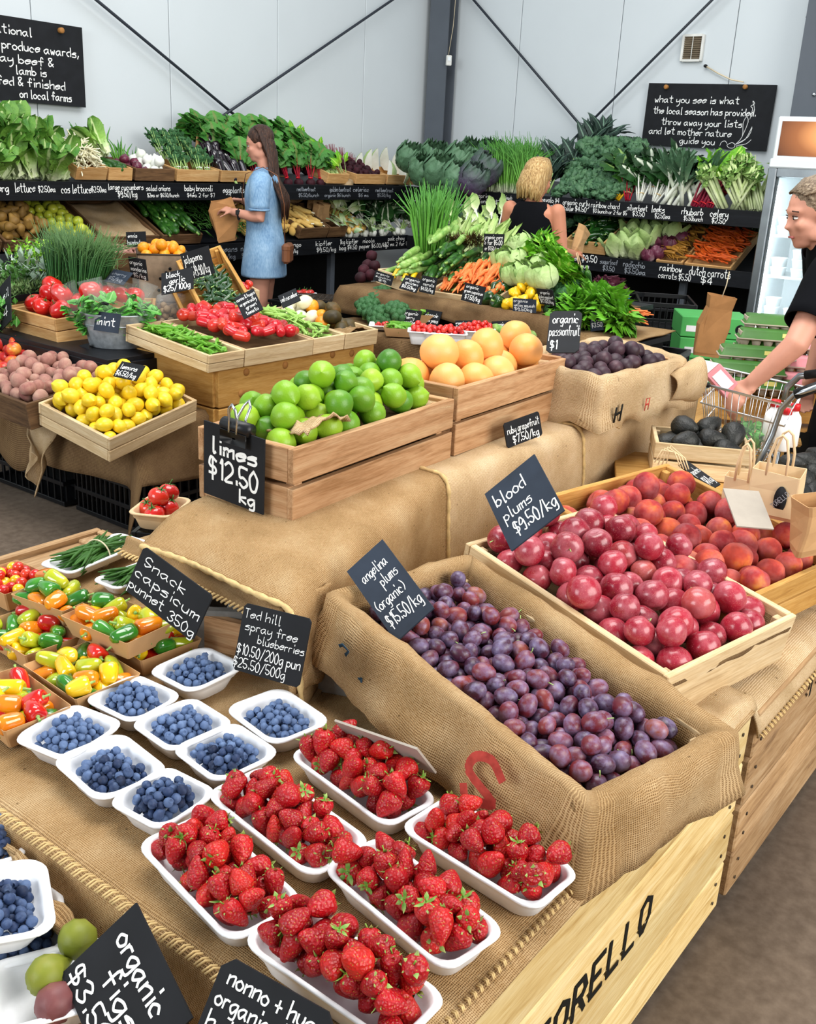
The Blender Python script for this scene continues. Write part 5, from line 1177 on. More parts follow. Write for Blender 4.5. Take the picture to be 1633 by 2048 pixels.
for (x, y, z, q) in settle(12, .034, w/4, d/2, lambda x, y: .02): k_onr[0].put(fm@Matrix.Translation((x-w/4, y, z))@rotm(rnd(-.6, .6), rnd(-.6, .6), 0), 'red salad onion in the dark crate', 'red salad onions')
for (x, y, z, q) in settle(14, .036, w/4, d/2, lambda x, y: .02): k_onw[0].put(fm@Matrix.Translation((x+w/4, y, z))@rotm(rnd(-.6, .6), rnd(-.6, .6), 0), 'white salad onion in the dark crate', 'white salad onions')
kk = Kind(blades('onion_greens', 'cut green tops of the salad onions against the wall', 'onion', 14, .22, .007, 'springgreen', .03, .7))
for px, z in ((240, .14), (268, .15), (300, .08), (326, .02)): kk.put(frameL(XU(px), ZU+z, YS+.30)@rotm(-.3, rnd(-.3, .3), 0), 'bunch of green onion tops behind the salad onion crate', 'onion tops behind the salad onions')
fm, w, d = shelfcrate(355, 440, 'light crate of baby broccoli on the upper left shelf')
kb_ = Kind(bunch('baby_broccoli', '', 'broccoli', 8, .15, .006, 'stem_green', .25, 12, .07, .05, 'broc', .3, .03, 'label_white', bz=.4))
for i in range(16):
    y = i % 4; kb_.put(fm@Matrix.Translation((-w/2+.06+(i//4)*w/4.4+rnd(-.02, .02), -d/2+.03+y*.085, .03+y*.035))@rotm(-.75, rnd(-.25, .25), rnd(-.4, .4)), 'bunch of baby broccoli in the light crate on the upper shelf', 'baby broccoli bunches')
fm, w, d = shelfcrate(443, 508, 'light crate of dark eggplants on the upper left shelf')
board('crate_back', (0, d/2-.01, .14), (w, .012, .28), MT['pine_x'], [o for o in COL.objects if o.name.startswith('shelf_crate')][-1])
for i in range(16): k_egg[0].put(fm@Matrix.Translation((-w/2+.05+(i % 4)*w/4, -d/2+.06+(i//4)*.07, .06+(i//4)*.045))@rotm(0, -.9+rnd(-.3, .3), pi/2+rnd(-.5, .5)), 'shiny dark eggplant in the light crate', 'eggplants')
me_beet = roundmesh('beetroot', 'beet', .03, .032, tip=-.2, n=12, m=8)
kbt = Kind(bunch('beetroot_bunch', '', 'beetroot', 9, .17, .0045, 'stem_red', .35, 16, .20, .14, 'beetleaf', .5, .08, 'cap_plastic', shape=blunt, bz=.12, bulb=(me_beet, 'root'), lnu=5, lnv=8))
for r, (z, dy, xs) in enumerate(((.03, .08, (498, 528, 562, 590, 612, 636, 656)), (.12, .20, (470, 505, 540, 575, 602, 628, 650)), (.20, .27, (462, 495, 530, 562, 595, 625)))):
    for px in xs: kbt.put(frameL(XU(px), ZU+z, YS+dy)@rotm(-.30, rnd(-.15, .15), rnd(-.6, .6)), 'bunch of red beetroot with big green leaves, '+('front', 'middle', 'top')[r]+' row on the upper shelf', 'beetroot bunches, '+('front', 'middle', 'top')[r]+' row')
fm, w, d = shelfcrate(655, 698, 'light crate of pale broad beans and a small sign on the upper shelf', rx=.3)
kcf = [oval('pale_sprout', 'husk', .017, .017, 'vegetable', lump=.15, n=10, m=7)]
pile(fm, settle(46, .017, w/2, d/2, lambda x, y: .02+.06*(y/d+.5)), kcf, .017, 'small pale green vegetable in the light crate left of the celeriac', 'pale vegetables')
kce = Kind(bunch('celeriac', '', 'celeriac', 8, .22, .006, 'stem_green', .5, 12, .11, .07, 'bright', .5, .03, bulb=(roundmesh('celeriac_root', 'garlic', .045, .04, lump=.3, n=12, m=8), 'root')))
for px, z, dy, t in ((700, .02, .04, -.05), (690, .13, .22, -.3), (672, .20, .34, -.2), (655, .22, .34, .1)): kce.put(frameL(XU(px), ZU+z, YS+dy)@rotm(-.3, t-.35, 0), 'celeriac with long green stalks on the upper shelf', 'celeriac with stalks')
fm, w, d = shelfcrate(712, 772, 'light crate of dark red beetroots on the upper shelf', 'pine')
pile(fm, settle(44, .028, w/2, d/2, lambda x, y: .02+.07*(y/d+.5)), [oval('beetroot', 'beet', .028, .03, 'beetroot', n=12, m=8, lump=.1)], .028, 'dark round beetroot in the light crate', 'loose beetroots')
kbs = Kind(bunch('beet_stalks', '', 'beetroot', 16, .16, .005, 'rhub', .35)); 
for px, z in ((700, .13), (718, .16), (735, .14), (752, .10), (765, .06)): kbs.put(frameL(XU(px), ZU+z, YS+.30)@rotm(-.2, rnd(-.3, .3), 0), 'trimmed dark red stalks above the beetroot crate', 'red beet stalks')
fm, w, d = shelfcrate(775, 850, 'light crate of white cabbage wedges on the upper shelf', 'pine')
def wedge():
    o = thing('cabbage_wedge', '', 'cabbage'); prof = [(.0, -.085), (.05, -.07), (.075, -.02), (.07, .03), (.045, .07), (.012, .10)]
    mb = MB(); mb.grid(lambda u, v: V((lambda r, z: (r*cos(-.75+1.5*u), r*sin(-.75+1.5*u), z))(*[a+(b-a)*(v*5-int(min(v*5, 4))) for a, b in zip(prof[int(min(v*5, 4))], prof[int(min(v*5, 4))+1])])), 8, 10); mb.obj('outer_leaf', MT['cabbage_pale'], o)
    for s in (-1, 1):
        mb = MB(); c, n = cos(.75*s), sin(.75*s); vs = [(r*c, r*n, z) for r, z in prof]+[(0, 0, .10), (0, 0, -.085)]; mb.add(vs, [tuple(range(len(vs)))]); mb.obj('cut_face', MT['white_veg'], o, smooth=False)
    return o
kw = Kind(wedge())
for px, z, dy, a, s in ((765, .17, .22, 1.9, 1.0), (785, .19, .24, 2.2, 1.1), (802, .20, .26, 2.0, 1.1), (822, .21, .26, 1.7, 1.15), (838, .18, .22, 1.5, 1.1), (792, .10, .10, -1.2, 1.15), (812, .09, .08, -.9, 1.2), (828, .09, .06, 2.0, 1.1)): kw.put(frameL(XU(px), ZU+z, YS+dy)@rotm(-.35, 0, a)@Matrix.Scale(s, 4), 'pale cut cabbage wedge standing on the upper shelf near the corner', 'cabbage wedges')
kcg = Kind(cabbage('green_cabbage', '', .11, ['cab_green', 'cab_green'], 11, ruf=.07, openn=1.3)); kcp = Kind(cabbage('purple_cabbage', '', .11, ['cab_purple', 'cab_purple', 'cab_green'], 11, ruf=.07, openn=1.3)); kcq = Kind(cabbage('purple_cabbage', '', .11, ['cab_purple', 'cab_purple'], 11, ruf=.07, openn=1.2))
for i, (k, px, py, D, r) in enumerate(((kcg, 810, 318, 8.6, .8), (kcp, 860, 318, 8.7, .5), (kcg, 870, 352, 8.3, .6), (kcg, 905, 330, 8.5, .9), (kcg, 842, 345, 8.4, .3), (kcp, 900, 362, 8.1, 1.0), (kcp, 940, 320, 8.7, .2), (kcq, 932, 362, 8.0, 1.1), (kcq, 952, 345, 8.4, 1.4), (kcg, 978, 310, 8.7, .1))):
    k.put(Matrix.Translation(W(px, py+22, D))@rotm(.5, 0, r-.9)@Matrix.Scale(rnd(.9, 1.1), 4), ('open leafy green cabbage in the shelf corner', 'large dull purple green cabbage in the shelf corner', 'dark purple cabbage at the shelf corner front edge')[0 if k is kcg else 1 if k is kcp else 2], ('green', 'purple green', 'purple')[0 if k is kcg else 1 if k is kcp else 2]+' corner cabbages')
# ------------------------------------------------------------------ upper shelf, right wall
kso = Kind(blades('spring_onion_bunch', '', 'spring onion', 46, .44, .0055, 'springgreen', .05, .35, .5))
for i, px in enumerate((962, 976, 990, 1004, 1018, 1030, 1044)):
    for z, dy in ((0, .06), (.05, .2)): kso.put(frameR(YU(px), ZU+z, XS+dy)@rotm(-.30, .06, rnd(0, 1)), 'tall bunch of spring onions on the upper right shelf', 'spring onion bunches')
ksp = Kind(bunch('spinach_bunch', '', 'spinach', 8, .10, .004, 'stem_green', .4, 16, .10, .07, 'bright', .4, .02))
for px in (1030, 1046, 1060): 
    for z in (.03, .14): ksp.put(frameR(YU(px), ZU+z, XS+.1+z)@rotm(-.4, 0, 0), 'bunch of bright green spinach beside the spring onions', 'spinach bunches')
kcv = Kind(bunch('cavolo_nero_bunch', '', 'kale', 9, .16, .006, 'stem_green', .4, 13, .30, .09, 'cavolo', .7, .04, 'label_white', shape=lance, lnu=5, lnv=9))
for px, z, dy in ((1062, .10, .25), (1080, .02, .1), (1085, .14, .3), (1100, .26, .45), (1118, .3, .5), (1100, .14, .3), (1130, .34, .55)): kcv.put(frameR(YU(px), ZU+z, XS+dy)@rotm(-.3, rnd(-.2, .2), rnd(-.5, .5)), 'dark cavolo nero bunch behind the blonde woman', 'cavolo nero bunches')
kck = Kind(curly('curly_kale', 'kale'))
for i in range(30):
    r, c = divmod(i, 6); kck.put(frameR(YU(1120+c*20+rnd(-5, 5)+(r % 2)*8), ZU+.04+r*.085, XS+.06+r*.08)@rotm(.6+rnd(-.3, .3), rnd(-.4, .4), rnd(0, 6)), 'frilly curly kale bunch heaped on the upper right shelf', 'curly kale bunches')
def chard(mat, nm, lab): return Kind(bunch(nm, '', 'chard', 8, .20, .009, mat, .35, 13, .25, .18, 'chardleaf' if 'white' not in mat else 'silverleaf', .5, .10, band='rope', shape=blunt, bz=.3, lnu=5, lnv=8))
cy, cr_, cw = chard('stem_yellow', 'rainbow_chard', ''), chard('stem_red', 'rainbow_chard', ''), chard('stem_white', 'silverbeet', '')
cy.put(frameR(YU(1228), ZU+.01, XS+.05)@rotm(-.42, .32, .2), 'yellow stalked rainbow chard bunch'); cr_.put(frameR(YU(1248), ZU+.01, XS+.06)@rotm(-.42, .16, .9), 'red stalked rainbow chard bunch'); cy.put(frameR(YU(1236), ZU+.08, XS+.2)@rotm(-.4, 0, .6), 'second yellow rainbow chard bunch lying behind the first')
for px, z, t in ((1272, .01, .05), (1288, .06, .1), (1302, .01, .3), (1318, .06, .35), (1326, .02, .2)): cw.put(frameR(YU(px), ZU+z, XS+.06+z)@rotm(-.42, t, rnd(-.5, .5)), 'white stalked silverbeet bunch on the upper right shelf', 'silverbeet bunches')
klk = Kind(bunch('leek', '', 'leek', 1, .26, .017, 'leek', 0, 7, .22, .045, 'leek', .25, .01, shape=strap, stemflat=1)); 
lo = klk.root
for ch in lo.children:
    if ch.name.startswith('leaf'): ch.data = leafmesh(.20, .05, 'cab_green', .2, .01, 3, 6, .3, shape=strap)
for i, px in enumerate((1318, 1330, 1342, 1352, 1362, 1372, 1382, 1390)):
    for z in (0, .06): klk.put(frameR(YU(px), ZU+z, XS+.05+z*1.5)@rotm(-.45, .3+rnd(-.08, .12), rnd(0, 6)), 'leek with white shaft and green top on the upper right shelf', 'leeks')
krb = Kind(bunch('rhubarb_bunch', '', 'rhubarb', 7, .32, .010, 'rhub', .2, 9, .16, .14, 'bright', .5, .05, 'cap_plastic', bz=.1, lnu=5, lnv=7))
for px, z, t in ((1392, .0, .38), (1408, .0, .34), (1424, .0, .28), (1400, .06, .36), (1418, .07, .3), (1432, .08, .1)): krb.put(frameR(YU(px)+.02, ZU+z, XS+.02+z*1.6)@rotm(-.42, t, rnd(-.5, .5)), 'bunch of dark red rhubarb stalks on the upper right shelf', 'rhubarb bunches')
kcl = Kind(bunch('celery', '', 'celery', 11, .34, .013, 'celery', .09, 22, .09, .08, 'stem_green', .6, .08, shape=blunt, lnu=4, lnv=5))
for px, z, t in ((1446, .0, .40), (1466, .0, .36), (1486, .0, .38), (1504, .0, .36), (1522, .0, .34), (1462, .07, .34), (1484, .08, .32), (1504, .08, .34)): kcl.put(frameR(YU(px), ZU+z, XS+.05+z*1.6)@rotm(-.45, t, rnd(0, 6)), 'pale green celery head leaning on the upper right shelf', 'celery heads')
# ------------------------------------------------------------------ lower shelf, left wall
def lowcrate(px0, px1, lab, wood='old', rx=.46, D=.52, H=.075): 
    a, b = Yp(px0, 495, YS).x, Yp(px1, 495, YS).x; o = crate(lab, b-a-.012, D, H, (0, 0, 0), (0, 0, 0), wood, 1, .013, name='shelf_crate', post=False)
    fm = frameL((a+b)/2, ZL)@Matrix.Translation((0, D/2*cos(rx)+.01, .012+D/2*sin(rx)))@rotm(rx, 0, 0); o.matrix_basis = fm; return fm, b-a-.04, D-.04
fm, w, d = lowcrate(-75, 4, 'old crate of green pears cut off at the left edge of the photo')
pile(fm, settle(30, .034, w/2, d/2, lambda x, y: .02), k_apg, .034, 'yellow green fruit in the crate cut off by the left photo edge', 'green fruit at the left edge')
fm, w, d = lowcrate(6, 104, 'old crate of brown pears on the lower left shelf')
pile(fm, settle(70, .034, w/2, d/2, lambda x, y: .04, squash=.9), k_pear, .034, 'brown pear in the old crate on the lower left shelf', 'brown pears')
fm, w, d = lowcrate(107, 200, 'old crate of yellow green apples on the lower left shelf', rx=.42)
pile(fm, settle(44, .034, w/2, d/2, lambda x, y: .04), k_apg, .034, 'yellow green apple in the old crate on the lower left shelf', 'yellow green apples')
fm, w, d = lowcrate(204, 318, 'old empty crate lined with burlap on the lower left shelf')
cloth('burlap_liner', 'burlap lining the empty crate on the lower left shelf', lambda u, v: fm@V(((u-.5)*w, (v-.5)*d, .03+.03*(2*u-1)**4+noise.noise(V((u*4, v*5, 2)))*.02)), 14, 16, (w, d), 'burlap_light')
fm, w, d = lowcrate(322, 404, 'old crate of dark zucchini on the lower left shelf')
logs(k_zuc, 70, fm, w/2-.02, d/2-.05, .05, .14, pi/2, .35, 'dark green zucchini in the crate on the lower left shelf', 'zucchini on the lower left shelf', .5)
a, b = Yp(405, 490, YS).x, Yp(498, 490, YS).x; fm = frameL((a+b)/2, ZL+.02)
mb = MB()
for i in range(420):
    x, y = rnd(-.5, .5)*(b-a), rnd(0, .5); z = .06+y*.55+rnd(0, .06); h = rnd(0, 6.3); L = rnd(.06, .09)
    mb.tube([fm@V((x, y, z)), fm@V((x+cos(h)*L*.5, y+sin(h)*L*.5, z+.012+.3*sin(h)*L*.5)), fm@V((x+cos(h+.4)*L, y+sin(h+.4)*L, z+.55*sin(h)*L))], [.002, .0042, .002], 5)
tag(mb.obj('green_beans', MT['beanleaf']), 'loose heap of green beans on the lower left shelf beside the zucchini', 'beans', kind='stuff')
fmb = fm
tag(MB().box(fm@V((0, .26, .10)), (b-a, .50, .02), 0, rotm(.48, 0, 0).to_3x3()).obj('bean_board', MT['black_x'], smooth=False), 'sloping black board under the green beans', 'board')
def heapL(px0, px1, n, r, kinds, lab, grp, slope=.45, dep=.42, z0=.02):
    a, b = Yp(px0, 485, YS).x, Yp(px1, 485, YS).x; f = frameL((a+b)/2, ZL+.0)@Matrix.Translation((0, dep/2, 0))
    pile(f, settle(n, r, (b-a)/2, dep/2, lambda x, y: z0+(y+dep/2)*slope), kinds, r, lab, grp)
    tag(MB().box(f@V((0, .03, dep*slope*.5-.02)), (b-a, dep+.06, .02), 0, rotm(math.atan(slope), 0, 0).to_3x3()).obj('display_board', MT['black_x'], smooth=False), 'sloping black board under the '+grp, 'board')
heapL(490, 612, 90, .032, k_pot, 'yellow potato in the loose heap behind the denim woman', 'yellow potatoes')
fm, w, d = shelfcrate(598, 655, 'small dark crate of long yellow squash on the lower shelf', 'old', ZL, .09, .42, 0, .42)
logs(k_kip, 34, fm, w/2-.03, d/2-.06, .04, .10, 2.4, .5, 'long yellow squash in the small dark crate', 'long yellow squash')
def bag(label, w, d, h, loc, rot, mat='kraft', open_=True, group=None, roll=.02):
    o = thing('paper_bag', label, 'bag', loc, rot, group); rg = []
    for (s, z) in ((.92, 0), (1, .02), (1.0, h*.5), (.95, h*.8), (.98, h), (.94, h), (.9, h*.8), (.88, h*.3)): rg.append([(x*s+noise.noise(V((x*14, y*14, z*9)))*roll, y*s+noise.noise(V((x*11, y*12, z*8+4)))*roll, z+noise.noise(V((x*9, y*9, 7)))*roll*.6*(z > h*.7)) for x, y in rrect(w, d, .01, 2)])
    loft(rg).obj('bag_body', MT[mat], o, smooth=False); return o
fm, w, d = shelfcrate(656, 692, 'small dark crate holding brown paper bags on the lower shelf', 'old', ZL, .09, .42, 0, .42)
for i, (x, y, z, r) in enumerate(((-.05, .0, .0, .1), (.06, .02, .0, -.2), (-.02, .12, .06, .3), (.07, .15, .08, 0))): bag('folded brown paper bag in the small dark crate on the lower shelf', .09, .06, .15, fm@V((x, y, z+.02)), (.2, .2*r, r), 'kraft', group='paper bags in the small dark crate')
for px, z, s, r in ((612, .25, 1.2, .3), (632, .27, 1.2, -.2), (650, .24, 1.3, .1), (668, .26, 1.2, -1.0)): bag('large brown paper bag standing behind the yellow squash', .12*s, .08, .17*s, frameL(XU(px), ZL+z, YS+.42).translation, (.25, r*.5, r), 'kraft', group='paper bags behind the squash')
heapL(690, 745, 70, .024, [oval('small_potato', 'potato', .022, .028, 'potato', n=10, m=7)], 'small yellow potato left of the white bulbs', 'small yellow potatoes', .5)
kwb = Kind(bunch('fennel', '', 'fennel', 4, .16, .009, 'stem_green', .3, 5, .16, .06, 'leek', .4, .01, bulb=(roundmesh('fennel_bulb', 'white_veg', .026, .03, n=12, m=8), 'bulb'), shape=strap))
for i in range(20): kwb.put(frameL(Yp(705+(i % 7)*18+rnd(-5, 5), 475, YS).x, ZL+.04+(i//7)*.11, YS+.06+(i//7)*.16)@rotm(-1.0+rnd(-.3, .3), rnd(-.6, .2), rnd(0, 6)), 'white bulb vegetable with green stalks on the lower shelf', 'white bulbs with green stalks')
kbk = Kind(bunch('leafy_greens', '', 'greens', 7, .12, .007, 'stem_white', .35, 12, .22, .12, 'silverleaf', .4, .03))
for i in range(16): kbk.put(frameL(Yp(758+(i % 5)*20+rnd(-4, 4), 470, YS).x, ZL+.06+(i//5)*.07, YS+.10+(i//5)*.09)@rotm(-.6+rnd(-.2, .2), rnd(-.3, .5), rnd(0, 6)), 'bunch of dark leafy greens in the lower shelf corner', 'dark greens in the lower corner')
# ------------------------------------------------------------------ lower shelf, right wall
def YL(px): return Xp(px, 500, XS).y
kcfl = Kind(cabbage('cauliflower', '', .085, ['white_veg', 'cab_green'], 8, 'cauliflower', .03, 1.1))
for px, z, dy in ((930, .02, .1), (948, .10, .25), (900, .12, .3), (962, .2, .45), (985, .16, .4), (925, .22, .5), (1000, .2, .5)): kcfl.put(frameR(YL(px), ZL+z, XS+dy)@rotm(.5, 0, rnd(0, 6)), 'cauliflower wrapped in blue green leaves on the lower right shelf', 'cauliflowers')
krd = [oval('radish', 'cap_red', .016, .018, 'radish', n=10, m=7), oval('radish', 'onion_red', .016, .018, 'radish', n=10, m=7)]
f = frameR(YL(1000), ZL)@Matrix.Translation((0, .2, 0)); pile(f, settle(120, .017, .45, .2, lambda x, y: .03+(y+.2)*.4), krd, .017, 'small red radish on the lower right shelf left of the blonde woman', 'radishes')
tag(MB().box(f@V((0, .02, .06)), (.42, .9, .02), 0, rotm(0, -.38, 0).to_3x3()).obj('display_board', MT['black_x'], smooth=False), 'sloping black board under the radishes', 'board')
for px in (1060, 1075, 1090, 1045): kck.put(frameR(YL(px), ZL+.15, XS+.35)@rotm(.6, 0, rnd(0, 6)), 'curly green bunch behind the radishes on the lower right shelf', 'curly greens behind the radishes')
kbr = Kind(broccoli(''))
for px, z in ((1128, .26), (1150, .27), (1170, .27), (1140, .2), (1190, .28), (1112, .24)): kbr.put(frameR(YL(px), ZL+z, XS+.40)@rotm(.7, 0, rnd(0, 6)), 'broccoli head behind the long green capsicums', 'broccoli behind the capsicums')
fm, w, d = shelfcrate(1140, 1222, 'light crate of long green capsicums on the lower right shelf', 'pine', ZL, .10, .42, 0, .4, right=True)
logs(k_ac, 80, fm, w/2-.03, d/2-.03, .04, .13, .8, 1.2, 'long green capsicum in the light crate', 'long green capsicums', .5)
ks = Kind(sugarloaf())
for px, z, dy in ((1230, .0, .07), (1250, .0, .05), (1268, .0, .08), (1240, .10, .2), (1262, .11, .22), (1280, .09, .2), (1285, .16, .34), (1300, .14, .3), (1252, .17, .36)): ks.put(frameR(YL(px), ZL+z, XS+dy)@rotm(-.35, rnd(-.2, .3), rnd(0, 6)), 'pale pointed cabbage on the lower right shelf', 'pointed cabbages')
krc = Kind(cabbage('radicchio', '', .055, ['radicchio', 'radicchio'], 7, 'radicchio', .02, .6))
for px, z, dy in ((1292, .0, .05), (1306, .02, .08), (1300, .09, .22), (1318, .08, .18), (1318, .15, .34), (1330, .12, .28)): krc.put(frameR(YL(px), ZL+z, XS+dy)@rotm(.3, 0, rnd(0, 6)), 'small purple radicchio beside the rainbow carrots', 'radicchios')
def carrotbank(px0, px1, n, kinds, lab, grp, ang):
    a, b = YL(px0), YL(px1); f = frameR((a+b)/2, ZL)@Matrix.Translation((0, .27, .13))@rotm(.45, 0, 0)
    logs(kinds, n, f, abs(a-b)/2-.04, .24, .0, .06, ang, .5, lab, grp, .2, prof=lambda x, y: 1, pitch=.12)
    o = crate('sloping tray under the '+grp, abs(a-b)-.01, .56, .06, (0, 0, 0), (0, 0, 0), 'pine', 1, .012, name='shelf_crate', post=False); o.matrix_basis = f@Matrix.Translation((0, 0, -.05))
    return f
carrotbank(1312, 1368, 90, k_rain, 'thin mottled rainbow carrot on the lower right shelf', 'rainbow carrots', -.5)
fd = carrotbank(1370, 1468, 190, k_dutch, 'thin orange dutch carrot on the lower right shelf', 'dutch carrots', -.4)
herbpatch('carrot_tops', 'feathery green tops behind the dutch carrots', 'carrot tops', lambda: fd@V((rnd(-.5, .4), rnd(.2, .34), .0)), 900, 'herb', .04, .012, .1)
# dark plastic crates and boxes under the shelves
def lattice(label, L, Wd, H, loc, rz, mat='plastic_black', group=None, name='plastic_crate', nb=9):
    o = thing(name, label, 'crate', loc, (0, 0, rz), group)
    for s in (-1, 1):
        for z in (.02, H*.5, H-.015):
            board('rail', (0, s*(Wd/2-.008), z), (L, .016, .03 if z > H*.9 else .02), MT[mat], o); board('rail', (s*(L/2-.008), 0, z), (.016, Wd-.03, .03 if z > H*.9 else .02), MT[mat], o)
    r1 = MB().box((0, 0, 0), (.008, .010, H-.02), .001).mesh('rib', MT[mat], False); r2 = MB().box((0, 0, 0), (.010, .008, H-.02), .001).mesh('rib', MT[mat], False)
    for i in range(nb):
        x = -L/2+.02+i*(L-.04)/(nb-1); y = -Wd/2+.02+i*(Wd-.04)/(nb-1)
        for s in (-1, 1): same(o, r1, 'rib', o, (x, s*(Wd/2-.006), H/2)); same(o, r2, 'rib', o, (s*(L/2-.006), y, H/2))
    board('base', (0, 0, .008), (L-.02, Wd-.02, .01), MT[mat], o)
    return o
for i, (px, py, D, z) in enumerate(((600, 590, 7.3, .0), (600, 590, 7.3, .24), (690, 600, 7.2, .0), (760, 600, 7.0, 0), (690, 600, 7.2, .24))):
    p = W(px, py, D); lattice('black plastic lattice crate on the floor behind the denim woman', .56, .38, .23, (p.x, p.y, z), R_(10*i), group='black crates under the left shelf')
p = W(607, 583, 7.0); o = bpy.data.objects.new('tomato_punnet', punnet_mesh(.16, .12, .05, MT['pulp'], .03)); COL.objects.link(o); tag(o, 'white punnet of red fruit in a black crate behind the denim woman', 'punnet'); o.location = (p.x, p.y, p.z-.06)
lattice('black crate holding up the white punnet behind the denim woman', .4, .3, max(.1, p.z-.062-.47), (p.x, p.y, .47), 0)
for dx, dy in ((-.04, 0), (.03, .02), (0, -.03), (.05, -.02)): k_tom.put(Matrix.Translation((p.x+dx, p.y+dy, p.z-.01)), 'red tomato in the white punnet behind the denim woman', 'tomatoes behind the denim woman')
p = Zp(292, 1060, .52); lattice('narrow black plastic crate under the pale tomato punnet', .15, .12, .512, (p.x+.07, p.y+.02, 0), .5, nb=5)
for i, (px, D, z) in enumerate(((1200, 7.1, 0), (1200, 7.1, .24), (1200, 7.1, .48), (1290, 6.9, 0), (1290, 6.9, .24), (1310, 6.4, .0), (1310, 6.4, .24), (1330, 6.9, .48))):
    p = W(px, 600, D); lattice('black plastic lattice crate under the right shelf', .56, .38, .23, (p.x, p.y, z), R_(-20+7*i), group='black crates under the right shelf')
# ------------------------------------------------------------------ left island: lemons, nectarines, herbs, mint, tomatoes
p = thing('plastic_crate', '', 'crate'); bpy.data.objects.remove(p)
for i, (x, y, z, r, lab) in enumerate(((2.72, 3.46, 0, 0, 'black plastic crate on the floor under the lemon crate'), (2.72, 3.46, .235, 2, 'black plastic crate directly under the burlap below the lemons'), (2.70, 4.02, 0, 1, 'black plastic crate on the floor under the flat peaches'), (2.70, 4.02, .235, 0, 'black plastic crate directly under the flat peach crate'))):
    lattice(lab, .56, .40 if i < 2 else .58, .225, (x, y, z), R_(r), nb=12)
def lem_cloth(u, v):                                                # over crates, hanging at the front (-X) and the right end (-Y)
    x = 2.30+u*.74; y = 3.82-v*.86; e = .055
    z = .47; fx, ry = 2.43, 3.24
    X, Y = x, y
    if x < fx: s = fx-x; X = fx-.02-s*.25; z -= s*1.9
    if y < ry: s = ry-y; Y = ry-.02-s*.12; z -= s*(.72+.5*u)
    n = noise.noise(V((x*6, y*6, 3))); z += n*.006+.02*max(0, (X-2.45))*.5
    if y < ry: Y -= .04*sin(u*7)*(ry-y)/.3
    if x < fx: X -= .05*sin(v*6+1)*(fx-x)/.2
    return V((X, Y, z))
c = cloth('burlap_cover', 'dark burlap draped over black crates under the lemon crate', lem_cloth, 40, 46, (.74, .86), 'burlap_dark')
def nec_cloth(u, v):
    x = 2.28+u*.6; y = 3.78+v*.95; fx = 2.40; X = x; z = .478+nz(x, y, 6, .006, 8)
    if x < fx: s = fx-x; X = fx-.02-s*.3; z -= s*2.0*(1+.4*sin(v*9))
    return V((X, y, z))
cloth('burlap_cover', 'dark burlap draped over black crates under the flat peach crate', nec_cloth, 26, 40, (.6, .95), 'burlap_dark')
def corner_drop(u, v):
    a = Xp(60, 880, 2.27); b = Xp(98, 1000, 2.27); 
    return V((2.33-.10*v+.05*noise.noise(V((u*3, v*3, 5))), 3.74-.10*u-.0*v+(1-u)*(.06-.16*v)+.10*(.5-u)*(1-v), .47-v*.33*(.45+.55*u)-.02*u))
cloth('burlap_flap', 'pale pointed corner of burlap hanging down below the flat peach crate', corner_drop, 14, 18, (.2, .36), 'burlap_light')
# lemons
fz, lz_, rz_ = V((2.239, 3.11, .48)), V((2.217, 3.487, .57)), V((2.72, 3.165, .55))
ux = (rz_-fz); LX = ux.length; ux.normalize(); uy = (lz_-fz); uy = uy-ux*uy.dot(ux); LY = uy.length; uy.normalize(); un = ux.cross(uy)
lm_ = Matrix.Translation(fz+ux*LX/2+uy*LY/2-un*.10)@Matrix((ux, uy, un)).transposed().to_4x4()
lec = crate('pale pine crate of lemons tilted towards the viewer', LX, LY, .10, (0, 0, 0), (0, 0, 0), 'pale', 2, .012, name='lemon_crate', gap=.004); lec.matrix_basis = lm_
board('false_floor', (0, 0, .045), (LX-.04, LY-.04, .01), MT['burlap_dark'], lec)
pile(lm_, settle(86, .0315, LX/2-.012, LY/2-.012, lambda x, y: .05+.032*(1-(x/.27)**2)*(1-(y/.22)**2)+.03*(y/LY), 10, .08), k_lemon, .0315, 'yellow lemon heaped in the tilted pine crate', 'lemons')
sign('black chalkboard sign for lemons standing at the back of the lemons', W(226, 752, 3.98), W(272, 762, 3.9), W(244, 722, 4.04), [('lemons', .1, .8, .56, .28), ('$6.50/kg', .05, .9, .12, .3)], wt=.14)
# flat peaches and apples
nf = V((2.175, 3.50, .555)); nl = V((2.225, 4.02, .575)); LYn = (nl-nf).length
nm_ = Matrix.Translation((nf+nl)/2+V((.20, 0, -.085)))@rotm(0, -.14, R_(-4))
nc = crate('old brown crate of flat peaches left of the lemons', .44, LYn, .11, (0, 0, 0), (0, 0, 0), 'old', 1, .012, name='peach_crate', post=False); nc.matrix_basis = nm_
board('false_floor', (0, 0, .04), (.40, LYn-.04, .01), MT['burlap_dark'], nc)
k_np = [oval('flat_peach', 'nectarine_flat', .033, .027, 'peach', top=.2, n=16, m=10)]
pile(nm_, settle(56, .0315, .19, LYn/2-.02, lambda x, y: .05+.04*(1-(x/.25)**2)+.03*x, 10, .1), k_np, .0315, 'dusty pink flat peach in the old brown crate', 'flat peaches')
am = nm_@Matrix.Translation((.02, LYn+.02, 0)); ac = crate('old brown crate of red apples cut off at the left edge', .44, .5, .11, (0, 0, 0), (0, 0, 0), 'old', 1, .012, name='apple_crate', post=False); ac.matrix_basis = am
pile(am, settle(34, .037, .2, .23, lambda x, y: .05+.05*max(0, x), 10, .06), k_apr, .037, 'red and yellow apple in the crate at the left edge', 'red apples')
